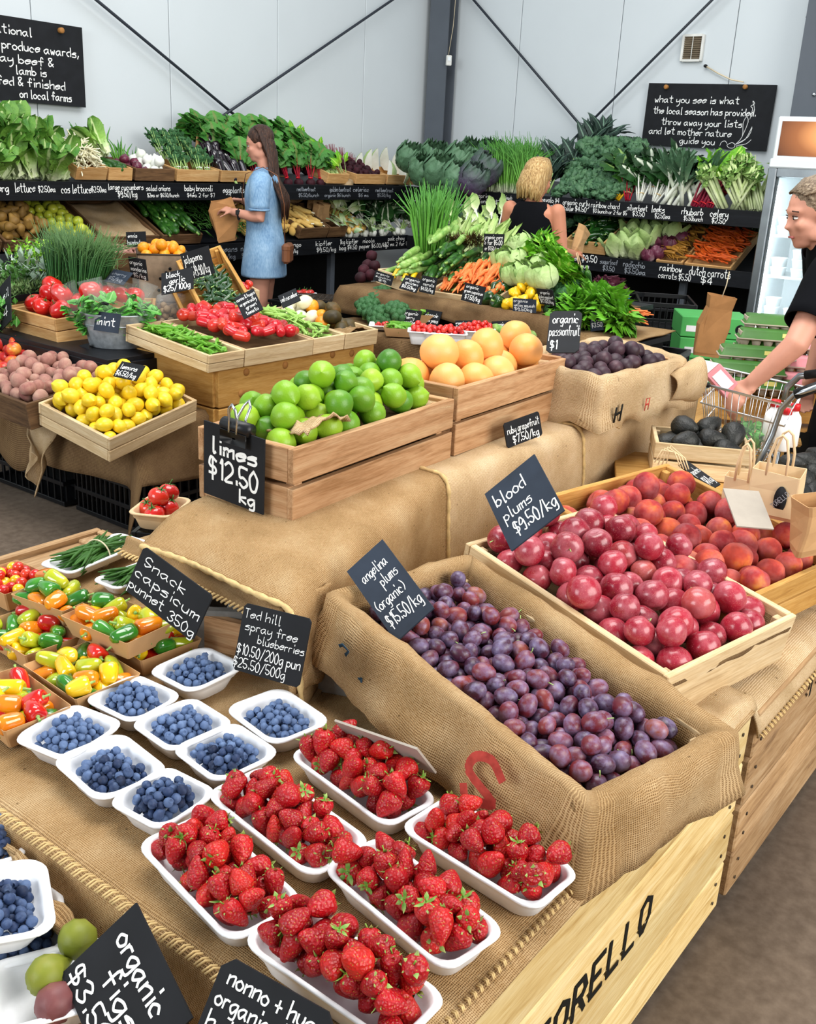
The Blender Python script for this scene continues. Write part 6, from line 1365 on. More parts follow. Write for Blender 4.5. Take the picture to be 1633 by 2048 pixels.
sign('black chalkboard sign standing between the flat peaches and the black stand', W(146, 740, 4.55), W(176, 733, 4.42), W(147, 694, 4.6), [('flat', .1, .5, .74, .16), ('peaches', .1, .9, .5, .16), ('$8.50/kg', .06, .9, .12, .2)], wt=.13)
# black stand
bs = thing('display_stand', 'black display stand carrying the mint bucket and herb crates', 'stand', (0, 0, 0)); ST = .672
for (x0, x1, y0, y1) in ((2.58, 2.90, 3.57, 5.6), (2.90, 3.70, 3.86, 5.6)):
    board('top_board', ((x0+x1)/2, (y0+y1)/2, ST-.0125), (x1-x0, y1-y0, .025), MT['black_y'], bs); board('side_panel', ((x0+x1)/2, (y0+y1)/2, .33), (x1-x0-.05, y1-y0-.05, .63), MT['black'], bs)
board('front_rail', (2.585, 4.585, ST-.05), (.02, 2.03, .06), MT['black_y'], bs); board('end_rail', (2.72, 3.562, ST-.05), (.28, .016, .06), MT['black_x'], bs)
# herb trays and tomatoes in crates on the stand edge
def qcrate(lab, px, z, H, wood, n=2, **k):
    c, a, b, rz = quad(px, z); o = crate(lab, a, b, H, (c.x, c.y, z-H), (0, 0, rz), wood, n, .011, post=False, **k); return o, mtx(o), a, b
tA = V((2.64, 4.05, ST)); 
tc = crate('light pine crate of large red tomatoes left of the mint bucket', .34, .40, .115, (2.83, 4.22, ST), (0, -.06, R_(-3)), 'pine', 2, .012, name='tomato_crate', gap=.004)
board('false_floor', (0, 0, .05), (.30, .36, .01), MT['burlap_dark'], tc)
k_big = Kind(lambda: 0) if False else None
to2 = fruitobj('tomato', roundmesh('tomato', 'tomato', .048, .040, .16, .04, 24, 14, .06), 'tomato'); same(to2, me_c5, 'calyx', to2, (0, 0, .034)); k_big = Kind(to2)
pile(mtx(tc), settle(13, .046, .15, .185, lambda x, y: .06+.05*(1-(x/.2)**2), 14, .08), [k_big], .046, 'large glossy red tomato in the pine crate left of the mint', 'large red tomatoes', lambda: rotm(rnd(-.6, .6), rnd(-.6, .6), rnd(0, 6)))
hc = crate('light pine crate under the thyme and chives at the left', .34, .56, .115, (2.86, 4.75, ST), (0, -.05, R_(-2)), 'pine', 2, .012, name='herb_crate', gap=.004)
mb = MB(); mb.box((0, 0, 0), (.32, .54, .006)); mb.box((-.16, 0, .012), (.006, .54, .03)).box((.16, 0, .012), (.006, .54, .03)).box((0, .27, .012), (.32, .006, .03)).box((0, -.27, .012), (.32, .006, .03))
ht = mb.obj('metal_tray', MT['plastic_black'], smooth=False, loc=(2.86, 4.74, ST+.135), rot=(0, -.08, R_(-2))); tag(ht, 'dark metal tray of thyme lying on the herb crate', 'tray')
hm = mtx(ht)
herbpatch('thyme', 'low mat of grey green thyme in the dark metal tray', 'herbs', lambda: hm@V((rnd(-.15, .15), rnd(-.26, .2), .01)), 2600, 'thyme', .03, .008, .05)
for nm, lab, mat, px, D, n, L, Wd, s in (('sage', 'silvery sage leaves behind the thyme', 'sage', (75, 545), 5.0, 90, .07, .028, .12), ('parsley', 'bright curly parsley in a clear bag at the far left', 'bright', (70, 520), 5.3, 420, .035, .025, .10), ('marjoram', 'green marjoram sprigs at the left photo edge', 'herb', (15, 560), 5.0, 500, .035, .02, .14), ('rosemary', 'grey green rosemary sprigs beside the chives', 'thyme', (195, 530), 5.1, 500, .05, .007, .10)):
    c = W(*px, D); herbpatch(nm, lab, 'herbs', lambda: c+V((rnd(-s, s), rnd(-s, s), rnd(-.09, .04))), n, mat, L, Wd, .06)
kch = Kind(blades('chive_bunch', '', 'chives', 130, .42, .0028, 'chive', .05, .30, .75)); 
for px, py, D in ((118, 590, 4.95), (140, 592, 4.95), (160, 596, 4.9), (132, 585, 5.05), (152, 588, 5.05), (178, 592, 5.0)): kch.put(Matrix.Translation(W(px, py, D)-V((0, 0, .06)))@rotm(rnd(-.1, .1), .12, rnd(-.6, .2)-.9), 'tall drooping bunch of chives behind the tomatoes', 'chive bunches')
c = W(70, 528, 5.35); o = thing('herb_bag', 'clear cellophane bag of parsley behind the sage', 'bag', c-V((0, 0, .14))); rg = [[(x*s, y*s+.02*noise.noise(V((x*20, y*20, z*12))), z) for x, y in rrect(.16, .07, .03, 4)] for s, z in ((.8, 0), (1, .08), (1.05, .16), (1.1, .24))]; loft(rg, True, False).obj('bag_film', MT['cello'], o, rot=(0, 0, -.5))
sign('black label board at the left edge with white letters and a price', W(-40, 556, 5.5), W(40, 545, 5.42), W(-40, 515, 5.5), [('pears', .0, .3, .4, .4), ('b', .80, .92, .45, .5), ('$5.50', .36, .86, .06, .35)], wt=.12)
sign('black chalkboard sign standing with basil at the left photo edge', W(-8, 672, 4.75), W(22, 640, 4.6), W(-10, 585, 4.75), [('basil', .1, .9, .6, .18), ('$4', .2, .8, .2, .22)], wt=.12)
c = W(2, 640, 4.7); herbpatch('basil', 'bright green basil leaves at the left photo edge', 'herbs', lambda: c+V((rnd(-.06, .06), rnd(-.04, .10), rnd(-.06, .05))), 160, 'mintleaf', .05, .035, .05)
# mint bucket
mc = V((2.80, 3.80, ST)); bk = thing('metal_bucket', 'oval galvanised metal tub of bagged mint', 'bucket', mc, (0, 0, R_(-53)))
MB().lathe([(0, .003), (.105, 0), (.112, .004), (.13, .10), (.138, .145), (.142, .148), (.142, .153), (.136, .153), (.128, .10), (.108, .01), (0, .012)], 40, sx=1.08, sy=.8).obj('tub', MT['galv'], bk)
MB().lathe([(.1305, .098), (.134, .101), (.1315, .104)], 40, sx=1.08, sy=.8).obj('bead', MT['galv'], bk)
for s in (-1, 1): MB().tube([(s*.15, -.03, .14), (s*.175, -.02, .125), (s*.178, .02, .125), (s*.15, .03, .14)], .004, 6).obj('handle', MT['galv'], bk)
lf = [leafmesh(.06, .042, 'mintleaf', .4, .008, 4, 5, .2, shape=ovate) for i in range(3)]
for i, (x, y, tlt, tw) in enumerate(((-.10, -.03, -.45, .1), (-.035, -.05, -.12, .5), (.03, -.04, .12, -.2), (.095, -.02, .40, .2), (-.06, .05, -.25, .3), (.05, .05, .3, 0))):
    o = thing('mint_bag', 'clear cellophane cone of mint standing in the metal tub', 'bag', group='mint bags in the metal tub'); o.matrix_basis = mtx(bk)@Matrix.Translation((x, y, .05))@rotm(.12 if y < 0 else -.1, tlt, tw)
    rg = [[(x_*s+.006*noise.noise(V((x_*40, y_*40, z*25+i))), y_*s+.012*noise.noise(V((x_*30, y_*30, z*15+i*3))), z) for x_, y_ in rrect(.085, .05, .02, 4)] for s, z in ((.35, 0), (.75, .06), (1, .12), (1.0, .17), (1.1, .21), (1.35, .245))]
    loft(rg, True, False).obj('bag_film', MT['cello'], o)
    for k in range(44):
        z = rnd(.03, .18); l = same(o, lf[k % 3], 'leaf', o); a = rnd(0, 6.3); l.matrix_basis = Matrix.Translation((cos(a)*.026*z/.1, sin(a)*.014*z/.1, z-.02))@rotm(-rnd(.3, 1.3), rnd(-.4, .4), a)@Matrix.Scale(rnd(.7, 1.1), 4)
sg = sign('slate sign reading mint clipped to the metal tub', W(187, 660, 4.42), W(236, 667, 4.36), W(193, 622, 4.44), [('mint', .12, .82, .34, .40)], mat=MT['slate'], wt=.14); 
MB().box((0, 0, 0), (.03, .012, .02), .003).obj('clip', MT['plastic_black'], sg, loc=(.055, .12, .006))
for x, y, D in ((215, 585, 4.95), (245, 590, 4.95), (185, 575, 4.95), (270, 590, 4.95)): k_big.put(Matrix.Translation(W(x, y, D))@rotm(rnd(-.5, .5), rnd(-.5, .5), 0), 'red tomato seen behind the mint bags', 'tomatoes behind the mint bags')
crate('light pine crate of tomatoes hidden behind the mint bags', .4, .34, .12, V((W(228, 592, 5.0).x, W(228, 592, 5.0).y, W(228, 592, 5.0).z-.15)), (0, 0, R_(-40)), 'pine', 2, .012, post=False)
sign('small dark slate sign lying behind the mint bags', W(208, 562, 4.9), W(246, 570, 4.8), W(228, 538, 4.95), [('cherry', .1, .8, .6, .2), ('$5/kg', .1, .8, .2, .24)], mat=MT['slate'], wt=.12, ink=MT['ink_dim'])
# dark garlic jar
c = Zp(345, 648, .675); o = thing('garlic_tub', 'clear plastic tub of dark garlic bulbs beside the mint tub', 'tub', V((c.x, c.y, .672)), (0, 0, R_(-50)))
loft([[(x*s, y*s, z) for x, y in rrect(.15, .11, .03, 5)] for s, z in ((.9, 0), (.95, .01), (1, .09), (1.02, .12), (.93, .15), (.6, .16), (.2, .162))]).obj('clear_shell', MT['clear_tub'], o)
k_ga = [oval('garlic_bulb', 'garlic', .018, .017, 'garlic', tip=.3, lump=.15, n=12, m=8)]
pile(mtx(o), settle(22, .018, .062, .042, lambda x, y: .006, 10, .1), k_ga, .018, 'dark garlic bulb in the clear tub', 'garlic bulbs')
sign('slate chalkboard sign for black garlic above the clear tub', W(323, 590, 4.42), W(387, 577, 4.36), W(323, 547, 4.48), [('black', .16, .58, .72, .24), ('garlic', .26, .74, .44, .24), ('$25/100g', .08, .90, .10, .28)], mat=MT['chalk'], wt=.13)
# rusty mandarin box and sign
c = W(310, 540, 5.2); o = thing('metal_box', 'rusty square metal box with drilled holes, full of mandarins', 'box', (c.x+.10, c.y+.06, c.z-.16), (0, 0, R_(-36))); L, H = .26, .24
for s in (-1, 1):
    board('side_plate', (s*(L/2-.003), 0, H/2), (.006, L, H), MT['rusty'], o); board('front_plate', (0, s*(L/2-.003), H/2), (L-.012, .006, H), MT['rusty'], o)
MB().tube([(-L/2, -L/2, H), (L/2, -L/2, H), (L/2, L/2, H), (-L/2, L/2, H), (-L/2, -L/2, H)], .005, 6).obj('rim', MT['rust_wire'], o)
hm_ = MB().lathe([(.0, .0), (.008, 0), (.008, .002), (0, .002)], 10).mesh('hole', MT['black'])
for q in ((-.05, .14), (-.02, .17), (.02, .12), (.05, .16), (0, .08), (-.06, .08), (.04, .06), (.0, .19), (-.03, .11)): same(o, hm_, 'hole', o, (q[0]+.03, -L/2-.0005, q[1]-.02), (pi/2, 0, 0))
board('base_plate', (0, 0, H-.07), (L-.02, L-.02, .006), MT['rusty'], o)
k_ma = [oval('mandarin', 'mandarin', .030, .026, 'mandarin', top=.1, n=16, m=10)]
pile(mtx(o), settle(22, .029, L/2-.006, L/2-.006, lambda x, y: H-.05+.02*(1-(x/.13)**2), 10, .08), k_ma, .029, 'orange mandarin heaped in the rusty metal box', 'mandarins')
crate('wooden crate under the rusty mandarin box', .34, .34, max(.06, o.location.z-.675), (o.location.x, o.location.y, .672), (0, 0, R_(-36)), 'old', 2, .014, post=False)
sign('black chalkboard sign for organic mandarins hanging on the rusty box', W(262, 555, 4.98), W(296, 562, 4.92), W(256, 513, 5.0), [('organic', .06, .80, .68, .2), ('mandarins', .08, .98, .38, .2), ('$5/kg', .2, .9, .08, .2)], wt=.12)
c = W(222, 488, 5.6); hz = crate('old brown crate of hazelnuts behind the chives', .34, .3, .12, (c.x+.02, c.y+.02, c.z-.13), (.15, 0, R_(-40)), 'old', 1, .012, post=False)
board('false_floor', (0, 0, .06), (.3, .26, .01), MT['burlap_dark'], hz)
pile(mtx(hz), settle(70, .013, .15, .13, lambda x, y: .08, 8, .1), [oval('hazelnut', 'nectarine_flat', .0125, .0125, 'nut', n=9, m=6)], .013, 'round brown hazelnut in the old crate', 'hazelnuts')
crate('old crate under the hazelnut crate', .32, .3, hz.location.z-.70, (hz.location.x, hz.location.y, .672), (0, 0, R_(-40)), 'old', 2, .014, post=False)
sign('black chalkboard sign for hazelnuts behind the mandarins', W(254, 494, 5.5), W(293, 493, 5.45), W(252, 464, 5.55), [('ennis', .10, .56, .62, .24), ('hazelnuts', .06, .80, .16, .30)], wt=.14)
# jalapeno crate, tilted
fl, fr_, bl_ = rect3(W(412, 640, 4.62), W(500, 607, 4.62), W(345, 528, 4.95))
ux = fr_-fl; JW = ux.length+.02; ux.normalize(); uy = bl_-fl; uy = uy-ux*uy.dot(ux); JL = uy.length; uy.normalize(); un = ux.cross(uy)
jm = Matrix.Translation(fl+ux*JW/2+uy*JL/2-un*.09)@Matrix((ux, uy, un)).transposed().to_4x4()
jc = crate('honey pine crate of jalapeno peppers propped up steeply', JW, JL, .10, (0, 0, 0), (0, 0, 0), 'gold', 2, .013, name='jalapeno_crate', gap=.005); jc.matrix_basis = jm
cm = jm@Matrix.Translation((0, -.05, .05)); logs(k_jal, 85, cm, JW/2-.05, JL/2-.08, .0, .05, .6, 1.6, 'glossy dark green jalapeno in the propped up crate', 'jalapenos', .5)
j2 = crate('honey pine crate leaning under the jalapeno crate', JW-.05, JL, .09, (0, 0, 0), (0, 0, 0), 'gold', 2, .013, name='wooden_crate', gap=.005); j2.matrix_basis = jm@Matrix.Translation((-.10, .02, -.105))
sign('black chalkboard sign for jalapeno stuck in the pepper crate', W(374, 562, 4.74), W(430, 546, 4.66), W(360, 508, 4.80), [('jalapeno', .06, .70, .60, .28), ('$19.90/kg', .26, .86, .10, .34)], wt=.13)
c = W(470, 578, 5.0); o = crate('small pine crate of tomatoes behind the jalapenos', .22, .18, .05, (c.x+.03, c.y+.04, c.z-.05), (0, 0, R_(-30)), 'pale', 1, .011, post=False)
pile(mtx(o), settle(20, .017, .09, .07, lambda x, y: .04, 8, .1), [oval('cherry_tomato', 'tomato', .016, .016, 'tomato', n=10, m=7)], .017, 'small red tomato in the pine crate behind the jalapenos', 'small tomatoes behind the jalapenos')
crate('pine crate under the small red tomatoes', .22, .18, max(.05, o.location.z-.70), (o.location.x, o.location.y, .69), (0, 0, R_(-30)), 'pale', 2, .012, post=False)
# the long wooden box with the four shallow crates
tb = thing('wooden_box', 'long brown wooden box with dowel plugs under the tomato crates', 'box', (2.84, 3.18, .30), (0, 0, 0)); BXL, BXW = 1.03, .78
for i in range(2):
    z = .095+i*.19
    for s in (0, 1): board('plank', (BXL/2, s*BXW, z), (BXL, .025, .183), MT['gold_x'], tb, .003); board('plank', (s*BXL, BXW/2, z), (.025, BXW-.02, .183), MT['gold_y'], tb, .003)
board('lid_board', (BXL/2, BXW/2, .382), (BXL-.02, BXW-.02, .01), MT['gold_x'], tb)
dw = MB().lathe([(0, -.002), (.017, -.002), (.017, .003), (0, .004)], 14).mesh('dowel_plug', MT['dowel'])
for x, z in ((.16, .33), (.40, .33), (.72, .34), (.13, .24), (.86, .33), (.9, .15), (.35, .1)): same(tb, dw, 'dowel_plug', tb, (x, -.0125, z), (pi/2, 0, 0))
lattice('black plastic crate under the long wooden box', 1.0, .7, .28, (3.36, 3.58, 0), 0, nb=14)
cz = .69; fy = 3.135; sp = [(2.755, 2.955, 'snow peas', 'left end'), (2.96, 3.385, 'red roma tomatoes', 'second'), (3.39, 3.605, 'sugar snap peas', 'third'), (3.61, 3.85, 'small squash', 'right end')]
fms = []
for a, b, w, pl in sp:
    o = crate('shallow pale pine crate of '+w+' on the long wooden box', b-a, .54, .075, ((a+b)/2, fy+.27, cz), (.10, 0, 0), 'pale', 2 if pl == 'left end' else 1, .011, name='shallow_crate', post=False, gap=.003); board('false_floor', (0, 0, .035), (b-a-.03, .5, .008), MT['burlap_dark'], o); fms.append((mtx(o), b-a-.03))
kpe = [Kind(fruitobj('snow_pea', MB().lathe([(0, -.04), (.006, -.034), (.0095, -.015), (.0095, .015), (.006, .034), (0, .04)], 8, sy=.3).mesh('snow_pea', MT['pea']), 'pea'))]
kse = [Kind(fruitobj('sugar_snap_pea', MB().lathe([(0, -.038), (.006, -.03), (.0085, -.015), (.0085, .015), (.006, .03), (0, .038)], 8, sy=.55).mesh('sugar_snap_pea', MT['sugarpea']), 'pea'))]
def scatter(k, n, fm, sx, sy, z0, h, lab, grp, prof=None):
    out = []
    for i in range(n):
        x, y = rnd(-sx, sx), rnd(-sy, sy); out.append(k[0].put(fm@Matrix.Translation((x, y, z0+h*(prof(x, y) if prof else 1)*(i/n)))@rotm(pi/2+rnd(-.5, .5), rnd(0, 6), rnd(0, 6.3)), lab, grp))
    zoned(out)
scatter(kpe, 130, fms[0][0], fms[0][1]/2-.02, .22, .05, .05, 'flat green snow pea in the left shallow crate', 'snow peas', lambda x, y: 1-.5*(y/.24)**2)
scatter(kse, 170, fms[2][0], fms[2][1]/2-.015, .22, .05, .07, 'plump pale green sugar snap pea in the third shallow crate', 'sugar snap peas', lambda x, y: 1-.3*(y/.24)**2)
pile(fms[1][0], settle(52, .0265, fms[1][1]/2-.005, .235, lambda x, y: .045+.05*(1-(x/.25)**2)+.04*(y+.2), 12, .1), [k_roma[0]]*4+[k_vine[0]], .0265, 'shiny red roma tomato heaped in the second shallow crate', 'roma tomatoes', lambda: rotm(rnd(-.4, .4), rnd(-.4, .4), rnd(0, 6.3)))
ksw = [oval('white_squash', 'cream', .034, .042, 'squash', lump=.12), ]; ksy = [oval('yellow_squash', 'mandarin', .036, .034, 'squash', lump=.1)]; ksd = [oval('dark_squash', 'squash_dark', .036, .046, 'squash', lump=.12)]
m4, w4 = fms[3]
for (k, lab, g, pts_) in ((ksw, 'creamy white squash at the back of the right shallow crate', 'creamy white squash', ((-.09, .16, .10), (-.03, .20, .12), (.03, .18, .10), (-.06, .10, .08), (.0, .12, .15), (.07, .22, .11), (-.02, .05, .09))), (ksy, 'golden yellow squash in the right shallow crate', 'golden squash', ((-.02, -.02, .08), (.04, .10, .13), (.03, .02, .10))), (ksd, 'dark mottled squash in the right shallow crate', 'dark squash', ((.05, -.08, .08), (.10, .0, .09), (.02, -.12, .07), (.10, .10, .12), (.07, -.02, .14), (.12, -.10, .07), (.0, -.07, .12), (.12, .2, .12)))):
    for q in pts_: k[0].put(m4@Matrix.Translation((q[0]*.85, q[1], q[2]-.02))@anyrot(), lab, g)
mb = MB(); mb.grid(lambda u, v: m4@V(((u-.5)*w4*.9, -.245+v*.12, .05+.04*sin(u*pi)*(1-v)+.015*noise.noise(V((u*5, v*5, 1))))), 12, 8); tag(mb.obj('burlap_liner', MT['burlap'], solid=.004), 'scrap of burlap at the front of the right shallow crate', 'cloth')
sign('black chalkboard sign for heirloom tomatoes behind the roma tomatoes', W(488, 638, 4.38), W(527, 618, 4.36), W(469, 596, 4.46), [('nonno & hugos', .04, .96, .76, .16), ('organically', .1, .9, .52, .16), ('grown', .3, .8, .30, .16), ('tomato', .2, .8, .08, .16)], wt=.13)
sign('black chalkboard sign standing behind the white squash', W(566, 616, 4.5), W(602, 600, 4.46), W(556, 592, 4.55), [('red cucumber', .05, .95, .4, .4)], wt=.14)
# ------------------------------------------------------------------ middle island
mi = thing('display_table', 'stepped black display table under burlap in the middle of the shop', 'table', (0, 0, 0)); MZ = .80
board('upper_top', (5.06, 3.22, MZ-.02), (1.13, 1.46, .03), MT['black_x'], mi); board('upper_body', (5.07, 3.25, .40), (1.05, 1.45, .74), MT['black'], mi)
board('lower_top', (4.28, 3.05, .63), (.42, 1.44, .03), MT['red_y'], mi)
for y in (2.4, 3.0, 3.7): board('leg', (4.12, y, .305), (.05, .05, .60), MT['red_z'], mi)
board('side_top', (4.70, 2.25, .735), (.42, .38, .03), MT['black_x'], mi); board('side_body', (4.72, 2.26, .36), (.36, .34, .70), MT['black'], mi)
def mid_cloth(u, v):
    y = 2.42+u*1.68; s = v*.95; x = 5.30-s; z = MZ+.016+nz(x, y, 6, .006, 2); X = x
    if x < 4.475: q = 4.475-x; X = 4.455-.012*sin(y*9)-q*.08; z = MZ-q*(.85+.25*sin(y*5.3))+.004
    if y > 3.95: q = y-3.95; y = 3.96+q*.2; z -= q*.7
    return V((X, y, z))
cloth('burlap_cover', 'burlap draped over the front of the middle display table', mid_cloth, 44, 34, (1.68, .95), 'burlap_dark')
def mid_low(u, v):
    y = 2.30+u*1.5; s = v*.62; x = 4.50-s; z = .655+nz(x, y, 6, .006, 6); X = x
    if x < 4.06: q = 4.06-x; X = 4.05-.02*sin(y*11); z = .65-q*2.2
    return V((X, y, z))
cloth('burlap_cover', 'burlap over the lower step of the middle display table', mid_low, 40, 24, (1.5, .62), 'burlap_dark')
def side_cloth(u, v):
    y = 2.04+u*.46; s = v*.68; x = 4.92-s; z = .768+nz(x, y, 6, .008, 7); X = x
    if x < 4.47: q = 4.47-x; X = 4.455-.015*sin(y*13); z = .768-q*1.5
    return V((X, y, z))
cloth('burlap_cover', 'burlap over the table end under the bright lettuce', side_cloth, 20, 24, (.55, .6), 'burlap')
def WZ(x, y, z): return Zp(x, y, z)
def onX(x, y, X): return Xp(x, y, X)
# zucchini box
c = onX(785, 552, 4.62); zb_ = crate('small card coloured crate of zucchini on the middle table', .30, .34, .08, (4.80, c.y-.02, MZ+.02), (0, -.15, R_(-90-180)), 'pale', 1, .01, post=False)
zm = Matrix.Translation((4.80, c.y-.02, MZ+.10))@rotm(0, -.2, 0)
k_zucl[0].root['category'] = 'zucchini'
logs(k_zucl, 16, zm, .12, .10, .0, .13, .1, .25, 'pale striped zucchini on the middle table', 'pale zucchini', .0)
for q in ((-.12, .02, .05), (-.10, -.04, .045), (-.08, -.08, .04)): k_zucy[0].put(zm@Matrix.Translation(q)@rotm(0, -.3, .3), 'bright yellow zucchini on the middle table', 'yellow zucchini')
zm2 = Matrix.Translation((4.95, c.y-.25, MZ+.10))@rotm(0, -.25, 0)
logs(k_zuc, 36, zm2, .22, .17, .0, .20, .25, .25, 'dark green zucchini piled on the middle table', 'zucchini on the middle table', .0)
logs(k_zucl, 8, zm2@Matrix.Translation((.12, .12, .18)), .14, .14, .0, .06, .3, .3, 'pale zucchini on top of the dark zucchini', 'pale zucchini on top', .0)
ktu = [oval('beetroot', 'beet', .035, .036, 'beetroot', tip=-.2, lump=.1, n=14, m=9)]
for px, py, X in ((728, 540, 4.75), (742, 550, 4.72), (735, 530, 4.85), (750, 532, 4.85), (722, 555, 4.68), (744, 512, 4.95)): ktu[0].put(Matrix.Translation(onX(px, py, X))@anyrot(), 'earthy purple beetroot at the left end of the middle table', 'beetroots on the middle table')
# carrots crate
f1, f2 = onX(872, 592, 4.58), onX(975, 590, 4.58); cx_ = (onX(880, 575, 4.60)+onX(985, 572, 4.60))/2
ccm = Matrix.Translation((4.80, cx_.y, MZ+.03))@rotm(0, -.30, 0)@rotm(0, 0, -pi/2)
cc = crate('pale pine crate of orange carrots tilted on the middle table', .44, .46, .09, (0, 0, 0), (0, 0, 0), 'pale', 2, .012, name='carrot_crate', post=False, gap=.003); cc.matrix_basis = ccm
logs(k_carrot, 120, ccm@Matrix.Translation((0, .0, .07)), .19, .15, .0, .09, -1.25, .35, 'orange carrot heaped in the tilted pine crate', 'carrots', .08, pitch=.2)
# sweetcorn and spring onion behind
kco = Kind(thing('sweetcorn', '', 'corn')); MB().lathe([(0, -.10), (.018, -.09), (.026, -.03), (.024, .04), (.012, .10), (.004, .13)], 12).obj('husk', MT['husk'], kco.root)
lh = leafmesh(.24, .06, 'husk', .15, .01, 4, 6, .3, shape=lance)
for i in range(5): l = same(kco.root, lh, 'husk_leaf', kco.root); l.matrix_basis = Matrix.Rotation(i*1.26, 4, 'Z')@Matrix.Translation((0, .02, -.09))@Matrix.Rotation(-.10, 4, 'X')
for i in range(20): kco.put(Matrix.Translation(onX(905+(i % 7)*17+rnd(-4, 4), 500-(i//7)*17+rnd(-3, 3), 5.15+(i//7)*.12))@rotm(rnd(-.3, .3), 1.2+rnd(-.2, .2), rnd(-.5, .9)), 'sweetcorn cob in pale green husk on the middle table', 'sweetcorn cobs')
board('corn_shelf', (0, 0, 0), (.5, .62, .02), MT['red_y'], None, rot=(0, -.2, 0)); o = bpy.context.scene.objects['corn_shelf']; o.location = (5.33, onX(940, 520, 5.2).y, MZ+.13); tag(o, 'sloping wooden shelf under the sweetcorn on the middle table', 'shelf')
board('riser_block', (0, 0, 0), (.44, .56, .10), MT['red_y'], None); o = bpy.context.scene.objects['riser_block']; o.location = (5.36, onX(940, 520, 5.2).y, MZ+.05); tag(o, 'low wooden block under the sloping sweetcorn shelf', 'block')
kso2 = Kind(blades('spring_onion_bunch', '', 'spring onion', 40, .50, .006, 'springgreen', .05, .28, .35))
for px, py, D in ((850, 525, 6.0), (866, 522, 6.05), (878, 520, 6.15), (858, 515, 6.25)): kso2.put(Matrix.Translation(W(px, py, D)-V((0, 0, .04)))@rotm(0, rnd(-.06, .06), rnd(0, 6)), 'tall bunch of spring onions standing in the middle of the table', 'spring onions on the middle table')
p = W(862, 520, 6.1); board('onion_stand', (p.x+.02, p.y, MZ+(p.z-.05-MZ)/2), (.22, .26, max(.04, p.z-.05-MZ)), MT['red_y'], None); tag(bpy.context.scene.objects['onion_stand'], 'wooden block under the tall spring onions on the middle table', 'block')
herbpatch('dry_corn_silk', 'brown dry corn silk heaped in front of the sweetcorn', 'corn silk', lambda: onX(rnd(900, 965), rnd(480, 500), 5.0), 500, 'squash_dark', .05, .006, .02)
kfl = Kind(bunch('pak_choy', '', 'greens', 5, .14, .010, 'stem_white', .3, 7, .14, .08, 'cabbage_pale', .4, .02, shape=paddle))
for px, py, D in ((905, 470, 6.3), (930, 462, 6.4), (985, 462, 6.4), (1000, 455, 6.45), (960, 455, 6.5)): kfl.put(Matrix.Translation(W(px, py, D))@rotm(-.5, .9, rnd(-.5, .5)), 'pale pak choy bunch lying behind the sweetcorn', 'pak choy on the middle table')
# cabbages, lettuce, squash, capsicum
kcb = Kind(cabbage('pale_cabbage', '', .062, ['cabbage_pale', 'cabbage_pale'], 7, ruf=.02, openn=.5))
for i, (px, py, X) in enumerate(((1012, 525, 4.95), (1040, 530, 4.9), (1060, 515, 5.0), (1085, 540, 4.85), (1050, 555, 4.75), (1078, 560, 4.72), (1025, 505, 5.1), (1050, 495, 5.15), (1100, 565, 4.68), (1035, 555, 4.75))): kcb.put(Matrix.Translation(onX(px, py+12, X))@rotm(.4, -.3, rnd(0, 6)), 'pale round cabbage on the middle table right of the carrots', 'pale cabbages')
klt = Kind(frilly('bright_lettuce', '', 'lettuce', 16, .14, .12, 'bright', 1.1, .05, 20))
for px, py, X in ((1068, 535, 5.0), (1092, 525, 5.05), (1105, 545, 4.9), (1080, 512, 5.2), (1112, 560, 4.85)): klt.put(Matrix.Translation(onX(px, py, X))@rotm(.2, -.6, rnd(0, 6)), 'bright yellow green leafy bunch in front of the blonde woman', 'bright green leafy bunches')
board('crate_block', (5.05, onX(1085, 530, 4.9).y, MZ+.045), (.5, .5, .09), MT['old_y'], None); tag(bpy.context.scene.objects['crate_block'], 'dark wooden block under the pale cabbages and bright leaves', 'block')
k_gcap = [Kind(fruitobj('green_capsicum', capmesh('cap_green', .042, .085, 4, .0), 'capsicum'))]; MB().tube([(0, 0, .03), (0, 0, .05)], .006, 7).obj('stem', MT['stem_green'], k_gcap[0].root); k_gcap[0].root.data = capmesh('jalap', .042, .085, 4, 0)
for px, py, X in ((978, 598, 4.58), (998, 606, 4.55), (1005, 575, 4.7), (990, 580, 4.66), (1018, 570, 4.74)): k_gcap[0].put(Matrix.Translation(onX(px, py, X))@rotm(rnd(-.5, .5), 1.2, rnd(0, 6)), 'dark green capsicum at the front of the middle table', 'dark green capsicums')
kys = [Kind(fruitobj('patty_pan_squash', MB().lathe([(0, -.018), (.02, -.018), (.033, -.006), (.035, .002), (.024, .016), (.012, .024), (.006, .034), (0, .035)], 22, warp=lambda p: p*(1+.08*cos(8*math.atan2(p.y, p.x)))).mesh('patty_pan_squash', MT['squash_yellow']), 'squash'))]
for px, py, X in ((1015, 608, 4.52), (1030, 585, 4.62), (1045, 575, 4.68), (1060, 588, 4.62), (1048, 600, 4.57), (1035, 562, 4.74), (1068, 575, 4.68), (1080, 600, 4.57), (1030, 605, 4.53), (1058, 566, 4.72), (1072, 612, 4.52)): kys[0].put(Matrix.Translation(onX(px, py, X))@anyrot(), 'bright yellow patty pan squash at the front of the middle table', 'yellow patty pan squash')
sc_ = Matrix.Translation(onX(1050, 612, 4.62))
